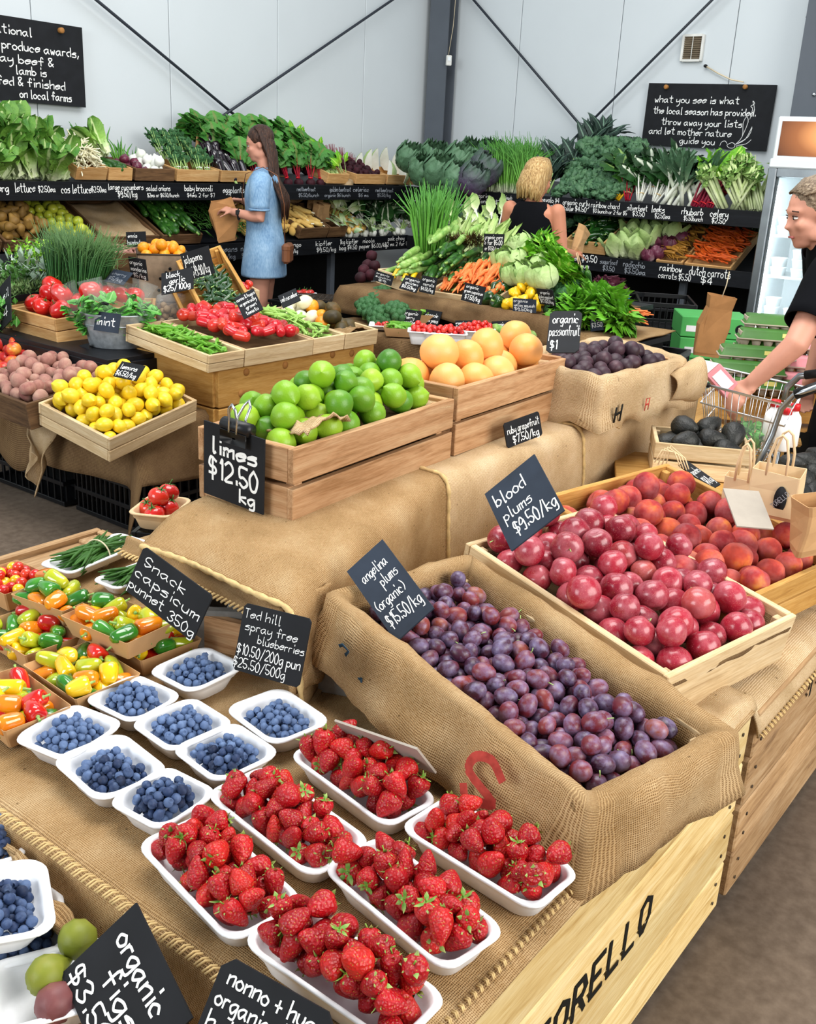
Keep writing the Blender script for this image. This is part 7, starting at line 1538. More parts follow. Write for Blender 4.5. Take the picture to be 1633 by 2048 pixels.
for args in (('black chalkboard sign for organic zucchini left of the carrots', (746, 560, 4.50), (782, 572, 4.46), (752, 540), [('organic', .1, .8, .70, .2), ('zucchini', .1, .9, .42, .2), ('$9', .3, .7, .1, .22)]),
    ('black chalkboard sign for golden zucchini at the front of the middle table', (798, 576, 4.47), (832, 586, 4.44), (812, 550), [('organic', .1, .9, .72, .18), ('golden', .2, .9, .46, .18), ('$6.50kg', .1, .9, .14, .22)]),
    ('black chalkboard sign for organic carrots beside the carrot crate', (838, 583, 4.45), (868, 590, 4.42), (845, 550), [('organic', .1, .9, .72, .18), ('carrots', .2, .9, .44, .18), ('$4.50/kg', .1, .9, .14, .2)]),
    ('black chalkboard sign for green capsicum in front of the carrot crate', (922, 600, 4.42), (962, 610, 4.38), (932, 565), [('organic', .1, .7, .76, .18), ('green capsicum', .06, .96, .50, .18), ('$7.50/kg', .16, .9, .14, .24)]),
    ('slate chalkboard sign for yellow squash in front of the patty pans', (1026, 622, 4.40), (1072, 626, 4.36), (1026, 596), [('organic', .05, .66, .72, .22), ('yellow squash', .06, .96, .40, .22), ('$9.50kg', .1, .84, .08, .24)]),
    ('black chalkboard sign for globe eggplant right of the patty pans', (1080, 608, 4.52), (1112, 612, 4.48), (1073, 577), [('organic', .2, .8, .70, .2), ('globe eggplant', .05, .95, .42, .2), ('$17.50/kg', .12, .9, .12, .22)]),
    ('black chalkboard sign for organic corn in front of the sweetcorn', (966, 504, 5.0), (1006, 506, 4.95), (969, 467), [('organic corn', .06, .94, .72, .2), ('5 for $5.00', .06, .94, .42, .24), ('or $1.50/each', .1, .94, .12, .2)])):
    lab, bl, br, tl, ls_ = args; BLp, BRp = onX(*bl), onX(*br); TLp = onX(*tl, bl[2]+.06); sign(lab, BLp, BRp, TLp, ls_, wt=.14, mat=MT['slate'] if 'slate' in lab else None)
# lower step
def low(px, py, dz=0): return Zp(px, py, .66+dz)
for px, py, X in ((735, 622, 4.42), (758, 612, 4.5), (768, 640, 4.34), (790, 632, 4.36), (745, 645, 4.34), (765, 600, 4.6)): kbr.put(Matrix.Translation(onX(px, py+8, X))@rotm(.3, -.4, rnd(0, 6))@Matrix.Scale(1.25, 4), 'large broccoli head on the lower step left of the cherry tomatoes', 'large broccoli heads')
def pun(lab, px, py, L, Wd, H, mat, rz=-53): 
    c = low(px, py); o = bpy.data.objects.new('punnet', punnet_mesh(L, Wd, H, MT[mat], .015)); COL.objects.link(o); tag(o, lab, 'punnet'); o.location = (c.x, c.y, .664); o.rotation_euler = (0, 0, R_(rz)); return o
k_sm = [oval('cherry_tomato', 'tomato', .0125, .0125, 'tomato', n=11, m=7)]
o = pun('shallow white tray of dark cherry tomatoes on the lower step', 778, 660, .20, .13, .025, 'pulp'); pile(mtx(o), settle(26, .0125, .085, .05, lambda x, y: .006, 8, .1), k_sm, .0125, 'dark red cherry tomato in the shallow white tray', 'cherry tomatoes in the shallow tray')
for i, (px, py) in enumerate(((843, 688), (875, 691), (905, 692), (938, 686), (962, 684), (985, 672))):
    o = pun('white pulp punnet of red cherry tomatoes, '+('first', 'second', 'third', 'fourth', 'fifth', 'sixth')[i]+' from the left on the lower step', px, py, .13, .12, .065, 'pulp'); pile(mtx(o), settle(26, .015, .055, .05, lambda x, y: .035, 8, .1), [oval('cherry_tomato', 'tomato', .015, .0145, 'tomato', n=11, m=7)], .015, 'red cherry tomato in the '+('first', 'second', 'third', 'fourth', 'fifth', 'sixth')[i]+' pulp punnet', 'tomatoes in pulp punnet row '+('one', 'two', 'three', 'four', 'five', 'six')[i])
for i, (px, py) in enumerate(((802, 672), (838, 655))):
    c = low(px, py); o = bpy.data.objects.new('card_tray', boat_mesh(.18, .14, .045, MT['kraft'])); COL.objects.link(o); tag(o, ('brown card tray of cut greens in front of the cherry tomatoes', 'brown card tray of snow peas behind the pulp punnets')[i], 'tray'); o.location = (c.x, c.y, .664+.03*i); o.rotation_euler = (0, -.0, R_(-53))
    scatter(kpe, 34, mtx(o), .06, .04, .02, .04, ('green pod in the front card tray on the lower step', 'snow pea in the rear card tray on the lower step')[i], ('pods in the front card tray', 'snow peas in the rear card tray')[i])
k_long = long_veg('long_gourd', 'zuc_light', .34, .028, .032, .55, cat='gourd', n=14); k_long.put(Matrix.Translation(low(1050, 672, .05))@rotm(.3, 0, -1.0), 'curved pale green gourd on the lower step behind the grapefruit')
for args in (('black chalkboard sign for organic cherry tomatoes on the lower step', (800, 650), (836, 655), (808, 618), [('organic', .1, .86, .70, .2), ('cherry', .1, .7, .44, .2), ('tomatoes', .1, .9, .16, .2)]), ('black chalkboard sign for snow peas on the lower step', (842, 650), (874, 656), (852, 618), [('organic', .1, .86, .60, .22), ('snow peas', .1, .95, .28, .22)]), ('black chalkboard sign for roma tomatoes above the pulp punnets', (908, 664), (942, 664), (911, 641), [('organic roma', .05, .95, .7, .2), ('tomatoes', .1, .9, .4, .2), ('$5.00/kg', .1, .9, .1, .24)]), ('black chalkboard sign for green beans left of the curved gourd', (976, 676), (1014, 674), (984, 643), [('organic', .1, .7, .7, .2), ('green beans', .1, .95, .4, .2), ('$6.50/kg', .05, .8, .1, .24)])):
    lab, bl, br, tl, ls_ = args; X = low(bl[0], bl[1]+12).x+.06; sign(lab, onX(*bl, X), onX(*br, X-.02), onX(*tl, X+.05), ls_, wt=.14)
# table end: frilly lettuce, carrots
klu = Kind(frilly('frilly_lettuce', '', 'lettuce', 18, .14, .13, 'lettuceleaf', 1.25, .06, 24)); 
for px, py, X in ((1160, 622, 4.66), (1185, 610, 4.72), (1210, 618, 4.66), (1200, 635, 4.58), (1175, 640, 4.56), (1222, 638, 4.56), (1150, 640, 4.6)): klu.put(Matrix.Translation(onX(px, py+8, X))@rotm(.2, -.5, rnd(0, 6)), 'frilly bright green lettuce on the table end behind the passionfruit', 'frilly lettuces')
for px, py, X in ((1130, 610, 4.75), (1118, 630, 4.65), (1140, 590, 4.9), (1120, 600, 4.85)): kbr.put(Matrix.Translation(onX(px, py, X))@rotm(.3, -.4, rnd(0, 6))@Matrix.Scale(1.1, 4), 'dark broccoli head left of the frilly lettuce', 'broccoli left of the lettuce')
for i in range(26): k_carrot[0].put(Matrix.Translation(onX(1250+rnd(-12, 22), 636-rnd(0, 18), 4.62+rnd(0, .12)))@rotm(rnd(-.2, .2), rnd(-.2, .4), -.9+rnd(-.5, .5)), 'orange carrot bunched at the right end of the table', 'carrots at the table end')
frd = Kind(frilly('red_lettuce', '', 'lettuce', 12, .11, .10, 'radicchio', 1.2, .05, 24))
for px, py in ((1195, 592), (1210, 588)): frd.put(Matrix.Translation(onX(px, py, 4.92))@rotm(.3, -.5, rnd(0, 6)), 'dark red frilly lettuce behind the bright lettuce', 'red frilly lettuces')
for px in (1148, 1158, 1168, 1178, 1140): k_zuc[0].put(Matrix.Translation(onX(px, 572, 5.0))@rotm(.2, 1.1, .2), 'dark zucchini standing at the back of the table end', 'zucchini at the table end')
board('zucchini_block', (5.05, onX(1165, 590, 5.0).y, .84), (.18, .4, .16), MT['old_y'], None); tag(bpy.context.scene.objects['zucchini_block'], 'dark wooden block under the zucchini at the table end', 'block')
sign('slate sign leaning in front of the frilly lettuce', onX(1182, 663, 4.50), onX(1208, 660, 4.48), onX(1180, 626, 4.54), [('lettuce', .1, .9, .56, .22), ('$3.50', .1, .9, .2, .24)], mat=MT['slate'], wt=.12)
sign('slate sign behind the frilly lettuce on the table end', onX(1122, 602, 4.78), onX(1150, 602, 4.76), onX(1120, 575, 4.82), [('celery', .1, .9, .56, .22), ('$4', .2, .8, .2, .24)], mat=MT['slate'], wt=.12, ink=MT['ink_dim'])
# wire basket on the floor behind the squash
c = W(640, 640, 6.2); wb = thing('wire_basket', 'rusty wire milk crate behind the white squash', 'basket', (c.x, c.y, c.z-.08), (0, 0, R_(-55))); mb = MB(); L, Wd, H = .34, .26, .22
for z in (0, .07, .14, H): mb.tube([(-L/2, -Wd/2, z), (L/2, -Wd/2, z), (L/2, Wd/2, z), (-L/2, Wd/2, z), (-L/2, -Wd/2, z)], .003, 5)
for i in range(11):
    x = -L/2+L*i/10; mb.tube([(x, -Wd/2, 0), (x, -Wd/2, H)], .0022, 4).tube([(x, Wd/2, 0), (x, Wd/2, H)], .0022, 4).tube([(x, -Wd/2, H), (x, Wd/2, H)], .0022, 4)
for i in range(7):
    y = -Wd/2+Wd*i/6; mb.tube([(-L/2, y, 0), (-L/2, y, H)], .0022, 4).tube([(L/2, y, 0), (L/2, y, H)], .0022, 4).tube([(-L/2, y, H), (L/2, y, H)], .0022, 4)
o = mb.obj('wires', MT['rust_wire'], wb); o['kind'] = 'stuff'
for i in range(3): lattice('black plastic crate in the stack under the rusty wire basket', .5, .36, max(.1, (c.z-.085)/3-.005), (c.x, c.y, i*((c.z-.085)/3)), R_(-55), group='crates under the wire basket')
# ------------------------------------------------------------------ right side: fridge, cartons, bin, trolley, bags, avocados
fx = 7.30; f0 = Xp(1490, 640, fx); fy0 = Xp(1520, 470, fx).y
fr = thing('display_fridge', 'white glass door display fridge lit inside at the right edge', 'fridge', (fx, fy0-.40, 0)); HW = .40; FH = 1.60; DP = .62
# local +X runs away from the viewer, Y along the wall
for s in (-1, 1):
    board('side_panel', (DP/2, s*(HW-.02), FH/2), (DP, .04, FH), MT['fridge_white'], fr, .004); board('door_stile', (-.02, s*(HW-.03), FH/2+.05), (.04, .06, FH-.12), MT['alu'], fr, .006)
    board('gasket', (-.002, s*(HW-.066), FH/2+.05), (.02, .012, FH-.2), MT['rubber'], fr)
    board('led_strip', (.05, s*(HW-.06), FH/2+.05), (.02, .03, FH-.35), MT['led'], fr)
board('back_panel', (DP-.02, 0, FH/2), (.03, HW*2-.08, FH), MT['fridge_white'], fr); board('floor_panel', (DP/2, 0, .14), (DP, HW*2-.08, .26), MT['fridge_white'], fr)
board('door_rail', (-.02, 0, FH-.04), (.04, HW*2-.12, .06), MT['alu'], fr, .006); board('door_rail', (-.02, 0, .16), (.04, HW*2-.12, .12), MT['alu'], fr, .006)
board('ceiling_panel', (DP/2, 0, FH-.02), (DP, HW*2-.08, .04), MT['fridge_white'], fr)
board('door_glass', (-.012, 0, FH/2+.05), (.006, HW*2-.12, FH-.2), MT['door_glass'], fr)
board('canopy_rail', (-.01, 0, FH+.02), (.06, HW*2, .06), MT['fridge_white'], fr, .008)
cz = FH+.18
board('canopy', (.18, 0, cz), (.36, HW*2, .28), MT['fridge_white'], fr, .01)
mb = MB(); mb.add([(-.004, HW-.035, cz-.11), (-.004, -HW+.035, cz-.11), (-.004, -HW+.035, cz+.11), (-.004, HW-.035, cz+.11)], [(0, 1, 2, 3)], [(0, 0), (1, 0), (1, 1), (0, 1)])
pn = mb.obj('backlit_sign', MT['backlit'], fr, smooth=False)
mb = MB(); write(mb, 'TO', .0, .10, .0, .09, .14, 0, sharp=True); write(mb, '.', -.06, -.05, .02, .03, .4, 0); write(mb, 'local', .0, .11, -.06, .035, .14, 0)
o = mb.obj('lettering', MT['ink'], pn, smooth=False); o.matrix_basis = Matrix.Translation((-.006, .06, cz+.0))@Matrix(((0, 0, -1, 0), (-1, 0, 0, 0), (0, 1, 0, 0), (0, 0, 0, 1)))
for z in (.30, .58, .86, 1.14): board('glass_shelf', (DP/2, 0, z), (DP-.12, HW*2-.10, .012), MT['tub_white'], fr)
me_tub = loft([[(x*s, y*s, z) for x, y in rrect(.11, .09, .02, 3)] for s, z in ((.82, 0), (1, .05), (1.06, .052), (1.06, .06), (1.0, .062))]).mesh('dairy_tub', MT['tub_white'])
kt = Kind(fruitobj('dairy_tub', me_tub, 'tub')); n_ = 0
for z, rows in ((.306, 4), (.586, 2), (.866, 3), (1.146, 2)):
    for i in range(5):
        for k in range(rows if (i+rows) % 3 else max(1, rows-1)): kt.put(Matrix.Translation((fx+.16+rnd(-.01, .01), fy0-.40+.28-i*.14, z+k*.0635)), 'white dairy tub stacked on a glass shelf in the lit fridge', 'dairy tubs in the fridge')
# green cartons stacked on the floor
p = W(1415, 700, 6.1); gx, gy = p.x, p.y
for i in range(6):
    o = thing('carton', 'green cardboard carton in the floor stack under the right shelf, '+('lowest', 'second lowest', 'third from the floor', 'fourth from the floor', 'second from the top', 'topmost')[i], 'carton', (gx+rnd(-.006, .006), gy+rnd(-.006, .006), i*.124), (0, 0, R_(-58)), 'green cartons')
    board('box_body', (0, 0, .0605), (.40, .34, .119), MT['green_card'], o, .004); board('white_label', (-.11, -.1712, .05), (.12, .002, .035), MT['label_white'], o)
    mb = MB()
    for k in range(3): mb.box((.03, -.1712, .035+k*.022), (.12-.02*k, .0016, .006))
    mb.obj('print_lines', MT['chalk'], o); MB().lathe([(.028, 0), (.028, .0012), (.022, .0012), (.022, 0)], 18).obj('round_logo', MT['chalk'], o, loc=(.14, -.1705, .06), rot=(pi/2, 0, 0))
o = bag('brown paper bags hanging folded in front of the green cartons', .16, .05, .34, W(1418, 668, 5.55)-V((0, 0, .12)), (.1, .1, R_(-50)), 'brown_paper'); MB().tube([(0, 0, .33), (.005, 0, .40), (0, 0, .47)], .003, 5).obj('string', MT['twine'], o)
# wooden bin behind the trolley
RX = 3.98; BH4 = .56
b4 = bin_('brown wooden bin with black stencilled letters behind the shopping trolley', RX, RX+.85, .15, 1.75, BH4, 'gold', nb=4, gap=.006)
mb = MB(); pz = Xp(1600, 930, RX).z; ph = Xp(1600, 868, RX).z-pz
for i, ch in enumerate('RELLO'):
    yl = Xp(1594+i*34, 900, RX).y; write(mb, ch, -yl-.032, -yl+.032, pz, ph, .2, 0, sharp=True)
o = mb.obj('stencil_lettering', MT['ink_black'], b4, smooth=False); o.matrix_basis = Matrix.Translation((-(.85/2)-.003, -.95, 0))@Matrix(((0, 0, -1, 0), (-1, 0, 0, 0), (0, 1, 0, 0), (0, 0, 0, 1)))
# egg cartons
def eggcarton(mat):
    o = thing('egg_carton', '', 'egg carton'); L, Wd = .30, .105
    loft([[(x*s, y*s2, z) for x, y in rrect(L, Wd, .012, 3)] for s, s2, z in ((1.03, 1.06, .032), (1.03, 1.06, .036), (1, 1, .037), (.96, .88, .066), (.93, .80, .070))]).obj('lid', MT[mat], o)
    loft([[(x*s, y*s2, z) for x, y in rrect(L, Wd, .012, 3)] for s, s2, z in ((.99, .98, .026), (1.06, 1.12, .030), (1.06, 1.12, .034), (.98, .98, .035))]).obj('tray_rim', MT['egg_grey'], o)
    cup = MB().lathe([(.013, 0), (.016, .004), (.023, .028)], 10).mesh('cup', MT['egg_grey'])
    for i in range(6):
        for s in (-1, 1): same(o, cup, 'cup', o, (-L/2+.026+i*(L-.052)/5, s*.026, 0))
    board('paper_label', (.05, -.0485, .054), (.05, .002, .018), MT['label_yellow'], o, 0, rot=(-.26, 0, 0)); board('side_flap', (-L/2+.008, 0, .048), (.012, .09, .03), MT['egg_grey'], o)
    return o
kg = Kind(eggcarton('egg_green')); kp = Kind(eggcarton('pink_card'))
for i, (px, py, D) in enumerate(((1560, 645, 4.42), (1549, 674, 4.36), (1545, 692, 4.40), (1513, 708, 4.26), (1494, 738, 4.2), (1512, 768, 4.2))):
    kg.put(Matrix.Translation(W(px, py, D)-V((0, 0, .04)))@rotm(0, 0, R_(-62)), 'green egg carton in the stepped stack behind the trolley, '+('topmost', 'second from the top', 'third from the top', 'fourth from the top', 'fifth from the top', 'lowest')[i], 'green egg cartons')
for i, (px, py, D) in enumerate(((1665, 662, 4.35), (1660, 694, 4.3), (1640, 730, 4.25), (1632, 764, 4.2))):
    kp.put(Matrix.Translation(W(px, py, D)-V((0, 0, .04)))@rotm(0, 0, R_(-62)), 'pink egg carton in the stack at the right photo edge, '+('topmost', 'second', 'third', 'lowest')[i], 'pink egg cartons')
for i, (px, py, D) in enumerate(((1512, 768, 4.2), (1549, 692, 4.40), (1640, 764, 4.2))):
    q = W(px, py, D)-V((0, 0, .045)); o = board('egg_stand', (q.x+.03, q.y, BH4+.001+max(.02, q.z-BH4-.002)/2), (.10, .28, max(.02, q.z-BH4-.002)), MT['gold_y'], None, rot=(0, 0, R_(28))); tag(o, 'wooden step under the '+('lowest green egg cartons', 'upper green egg cartons', 'pink egg cartons')[i], 'step')
# shopping trolley
tr = thing('shopping_trolley', 'small steel shopping trolley with a wire basket and grey post', 'trolley')
c0, c1, c2, c3 = W(1398, 748, 3.75), W(1590, 862, 3.30), W(1605, 760, 3.75), W(1440, 715, 4.1)
zt = (c0.z+c3.z)/2
c0, c1, c2, c3 = [Zp(*q, zt) for q in ((1398, 765), (1585, 815), (1612, 775), (1432, 733))]
top = [c0, c1, c2, c3]; cen = sum(top, V())/4; bot = [cen+(q-cen)*.72-V((0, 0, .22)) for q in top]
def lerp(a, b, t): return a+(b-a)*t
mb = MB()
for t in (0, .33, .66, 1): r4 = [lerp(top[i], bot[i], t) for i in range(4)]; mb.tube(r4+[r4[0]], .005 if t in (0, 1) else .0028, 6)
o = mb.obj('rim_frame', MT['wire'], tr); o['kind'] = 'stuff'
mb = MB()
for i in range(4):
    j = (i+1) % 4; n = 13 if i % 2 == 0 else 8
    for k in range(1, n): mb.tube([lerp(top[i], top[j], k/n), lerp(bot[i], bot[j], k/n)], .0018, 4)
for k in range(1, 13): mb.tube([lerp(bot[0], bot[1], k/13), lerp(bot[3], bot[2], k/13)], .0018, 4)
for k in range(1, 8): mb.tube([lerp(bot[0], bot[3], k/8), lerp(bot[1], bot[2], k/8)], .0018, 4)
o = mb.obj('basket_wires', MT['wire'], tr); o['kind'] = 'stuff'
ha = W(1640, 760, 3.18); g = [W(1640, 772, 3.10), W(1590, 790, 3.16), W(1563, 818, 3.2), W(1545, 870, 3.22), W(1508, 945, 3.25), W(1440, 1075, 3.3)]
MB().tube(g, [.014]*6, 8, flat=.7).obj('grey_post', MT['alu'], tr); MB().tube([W(1650, 768, 3.10), W(1592, 789, 3.16)], .017, 10).obj('handle_grip', MT['rubber'], tr)
g2 = [W(1650, 748, 3.5), W(1600, 752, 3.55), W(1575, 775, 3.6), W(1570, 800, 3.6)]; MB().tube(g2, .012, 8).obj('grey_post', MT['alu'], tr); MB().tube([W(1660, 744, 3.48), W(1612, 750, 3.54)], .016, 10).obj('handle_grip', MT['rubber'], tr)
MB().tube([W(1520, 905, 3.25), W(1535, 900, 3.26), W(1545, 915, 3.28), W(1545, 960, 3.3), W(1540, 1010, 3.35)], .009, 8).obj('basket_hook', MT['steel'], tr)
MB().tube([lerp(top[0], top[1], .02), lerp(top[0], top[1], .12)], .009, 8).obj('corner_grip', MT['rubber'], tr)
bz = bot[0].z
gp = g[-1]
for q in bot: 
    MB().tube([q, V((lerp(cen, q, .9).x, lerp(cen, q, .9).y, .10))], .008, 6).obj('leg', MT['alu'], tr); w = MB().lathe([(.0, -.012), (.045, -.012), (.048, 0), (.045, .012), (0, .012)], 16).obj('wheel', MT['rubber'], tr, loc=(lerp(cen, q, .9).x, lerp(cen, q, .9).y, .05), rot=(pi/2, 0, .6))
# what is in the trolley
def bottle(loc, lab):
    o = thing('milk_bottle', lab, 'bottle', loc); o.scale = (.8, .8, .85); MB().lathe([(0, 0), (.032, 0), (.036, .006), (.036, .10), (.030, .125), (.018, .14), (.017, .15)], 20).obj('bottle_body', MT['milk'], o); MB().lathe([(.0, .148), (.021, .148), (.021, .172), (.019, .175), (0, .175)], 18).obj('cap', MT['cap_plastic'], o)
for px, py, D, lab in ((1545, 850, 3.45, 'white milk bottle with red cap in the trolley, at the back left'), (1568, 866, 3.40, 'white milk bottle with red cap in the trolley, front one'), (1584, 858, 3.45, 'white milk bottle with red cap in the trolley, rightmost')): q = W(px, py, D); bottle((q.x, q.y, max(bz+.008, q.z-.06)), lab)
q = W(1452, 770, 3.62); o = thing('milk_carton', 'pink and white drink carton held in the hand over the trolley', 'carton', q, (-.35, -.8, R_(-50))); board('carton_body', (0, 0, 0), (.065, .065, .15), MT['pink_card'], o, .004); MB().prism([(-.03, 0), (.03, 0), (.0, .045)], -.032, .032).obj('gable_top', MT['label_white'], o, smooth=False, loc=(0, 0, .075), rot=(pi/2, 0, 0)); board('white_panel', (0, -.0332, .02), (.04, .002, .07), MT['label_white'], o)
q = W(1510, 850, 3.50); o = thing('salad_bag', 'clear bag of mixed salad leaves lying in the trolley', 'bag', (q.x, q.y, bz+.03), (0, 0, .4)); loft([[(x*s+noise.noise(V((x*20, y*20, z*20)))*.01, y*s, z) for x, y in rrect(.22, .15, .04, 4)] for s, z in ((.8, 0), (1, .03), (.95, .07), (.6, .10))]).obj('bag_film', MT['cello'], o)
for i in range(40): l = same(o, lf[i % 3], 'leaf', o); l.matrix_basis = Matrix.Translation((rnd(-.08, .08), rnd(-.05, .05), rnd(.01, .07)))@rotm(rnd(0, 6), rnd(0, 6), rnd(0, 6))@Matrix.Scale(.7, 4)
# avocado crate, bags, avocados on a tray
q = W(1395, 915, 3.2); ac = crate('small pale crate of dark avocados right of the passionfruit riser', .30, .22, .11, (q.x+.06, q.y+.02, q.z-.06), (0, 0, R_(-62)), 'pale', 2, .01, name='avocado_crate')
def avo(): return Kind(fruitobj('avocado', MB().lathe([(0, -.045), (.02, -.043), (.034, -.028), (.037, -.010), (.031, .012), (.021, .032), (.011, .046), (0, .05)], 20).mesh('avocado', MT['avocado']), 'avocado'))
ka = [avo()]
pile(mtx(ac), settle(11, .036, .135, .095, lambda x, y: .05, 12, .06), ka, .036, 'dark avocado in the small pale crate', 'avocados in the small crate')
sb = thing('wooden_bin', 'wooden support under the avocado crate behind the peaches', 'bin', (ac.location.x, ac.location.y, 0), (0, 0, R_(-62)))
for k in range(3): board('plank', (0, -.16, .10+k*.2*ac.location.z/.62), (.5, .02, .19*ac.location.z/.62), MT['gold_x'], sb); board('plank', (0, .16, .10+k*.2*ac.location.z/.62), (.5, .02, .19*ac.location.z/.62), MT['gold_x'], sb)
board('deck', (0, 0, ac.location.z-.014), (.52, .36, .02), MT['gold_x'], sb)
HZ = .56
hc_ = thing('side_table', 'low wooden table behind the peach crate with paper bags and avocados', 'table', (3.10, .72, 0))
board('table_top', (.05, .1, HZ-.02), (.85, .95, .03), MT['gold_x'], hc_)
for a in (-.3, .4):
    for b in (-.3, .5): board('leg', (a, b, (HZ-.035)/2), (.05, .05, HZ-.035), MT['gold_z'], hc_)
cloth('burlap_cover', 'rumpled burlap on the low table behind the peach crate', lambda u, v: V((2.75+u*.75, .55+v*.65, HZ+.012+abs(noise.noise(V((u*4, v*4, 3))))*.05)), 24, 24, (.75, .65), 'burlap')
for px, py, z in ((1586, 930, .70), (1612, 925, .70), (1600, 960, .665), (1632, 950, .67), (1625, 985, .64), (1562, 968, .64), (1518, 982, .62), (1640, 915, .71), (1600, 990, .64), (1580, 950, .64), (1610, 945, .64), (1638, 975, .63)): ka[0].put(Matrix.Translation(Zp(px, py, z))@rotm(rnd(1.2, 1.9), rnd(-.4, .4), rnd(0, 6)), 'large dark avocado behind the paper bags at the right edge', 'avocados at the right edge')
q = Zp(1602, 972, .60); o = bpy.data.objects.new('avocado_tray', punnet_mesh(.24, .17, .04, MT['pulp'], .03)); COL.objects.link(o); tag(o, 'white tray of avocados behind the paper bags', 'tray'); o.location = (q.x, q.y, .594); o.rotation_euler = (0, 0, R_(-50))
board('tray_block', (q.x, q.y, .577), (.22, .16, .03), MT['gold_x'], None); tag(bpy.context.scene.objects['tray_block'], 'wooden block under the white avocado tray', 'block')
def handlebag(lab, BL, BR, h, d, rz_extra=0, logo=False, hang=0):
    u = BR-BL; w = u.length; o = thing('paper_bag', lab, 'bag', (BL+BR)/2, (0, 0, math.atan2(u.y, u.x))); rg = []
    for s, s2, z in ((.96, .9, 0), (1, 1, .01), (1, .9, h*.6), (1.0, .8, h), (.97, .7, h), (.95, .6, h*.5)): rg.append([(x*s, y*s2+noise.noise(V((x*20, z*20, 1)))*.006, z+(.012*noise.noise(V((x*30, y*9, 2))) if z > h*.9 else 0)) for x, y in rrect(w, d, .004, 2)])
    loft(rg).obj('bag_body', MT['kraft_pale'], o, smooth=False)
    for s in (-1, 1): MB().tube([(-w*.2, s*d*.38, h*.9), (-w*.19, s*d*.38, h+.04), (-w*.1, s*d*.36, h+.085), (0, s*d*.35, h+.095), (w*.1, s*d*.36, h+.085), (w*.19, s*d*.38, h+.04), (w*.2, s*d*.38, h*.9)], .0035, 7).obj('twisted_handle', MT['kraft_pale'], o)
    if logo: lo_ = MB().lathe([(0, 0), (.022, 0), (.022, .001), (0, .001)], 24, sx=.72, sy=1.6).obj('oval_logo', MT['chalk'], o, loc=(w*.18, -d*.47, h*.45), rot=(pi/2, 0, 0)); mb = MB(); write(mb, 'TORELLO', -.026, .026, -.006, .012, .16, .0); oo = mb.obj('logo_lettering', MT['ink_dim'], lo_); oo.matrix_basis = Matrix.Translation((0, 0, .0014))@rotm(0, 0, .9)
    return o
handlebag('upright kraft paper bag with black oval logo behind the peaches', W(1498, 1035, 2.62), W(1592, 1020, 2.55), .12, .09, logo=True)
handlebag('kraft paper bag with twisted handles behind the blank cardboard sign', W(1445, 1010, 2.74), W(1512, 1012, 2.70), .085, .08)
bag('folded brown paper bag at the right photo edge beside the avocados', .10, .06, .14, W(1625, 1095, 2.42), (.2, -.2, R_(-40)), 'kraft')
sign('black chalkboard sign lying behind the peach crate', W(1425, 978, 2.85), W(1442, 968, 2.80), W(1358, 930, 3.0), [('peaches', .1, .9, .55, .22), ('$8/kg', .2, .9, .15, .25)], wt=.12)
mb = MB()
for k in range(4): mb.tube([W(1310+k*7, 925+k*4, 2.95), W(1325+k*6, 900-k*3, 2.95), W(1350+k*7, 905+k*4, 2.93), W(1362+k*6, 935+k*3, 2.92)], .0022, 5)
tag(mb.obj('twine_bundle', MT['kraft_pale']), 'bundle of twisted paper bag handles behind the peach crate', 'handles')
q = W(1630, 22, 7.6); o = thing('spotlight', 'small black spotlight at the top right corner by the steel post', 'lamp', q, (0, .5, R_(-60))); MB().lathe([(0, -.07), (.03, -.065), (.035, 0), (.05, .05), (.05, .07), (.04, .06), (0, .05)], 16).obj('lamp_head', MT['plastic_black'], o); MB().tube([(0, 0, -.06), (.02, 0, -.12), (.12, .0, -.12)], .012, 8).obj('bracket', MT['plastic_black'], o)
q = onX(1244, 601, 4.95); o = board('price_tag', (q.x, q.y, q.z), (.012, .09, .06), MT['blue_plastic'], None, .003, rot=(0, -.3, 0)); tag(o, 'small bright blue plastic tag behind the frilly lettuce', 'tag')
p = onX(1280, 665, 4.75); lattice('black plastic lattice crate at the right end of the middle table', .40, .30, .24, (p.x+.05, p.y-.02, .44), R_(-80)); lattice('black plastic lattice crate on the floor at the end of the middle table', .40, .30, .43, (p.x+.05, p.y-.02, 0), R_(-80))
# ------------------------------------------------------------------ people: one continuous body, grown together by a voxel remesh
def limb(mb, pts, rs, n=14, flat=1.0):
    P = [V(p) for p in pts]; Q = []; S = []
    for i in range(len(P)-1):
        for k in range(4): t = k/4; Q.append(P[i].lerp(P[i+1], t)); S.append(rs[i]+(rs[i+1]-rs[i])*t)
    Q.append(P[-1]); S.append(rs[-1])
    for k, q, r in ((0, Q[0], S[0]), (-1, Q[-1], S[-1])): ball(mb, q, r*.98, r*.98, r*.98, 10)
    mb.tube(Q, S, n, flat=flat)
def ball(mb, c, rx, ry, rz, n=14, rot=None):
    m = 10; s = len(mb.v); mb.lathe([(max(0, cos(-pi/2+pi*i/m)), sin(-pi/2+pi*i/m)) for i in range(m+1)], n)
    for i in range(s, len(mb.v)):
        p = V(mb.v[i]); p = V((p.x*rx, p.y*ry, p.z*rz)); mb.v[i] = tuple((rot@p if rot else p)+V(c))
def ellip(mb, secs, n=20):                                          # stacked ellipses (centre, rx, ry)
    rg = [[(c[0]+rx*cos(2*pi*k/n), c[1]+ry*sin(2*pi*k/n), c[2]) for k in range(n)] for c, rx, ry in secs]; b = loft(rg); mb.add(b.v, b.f)
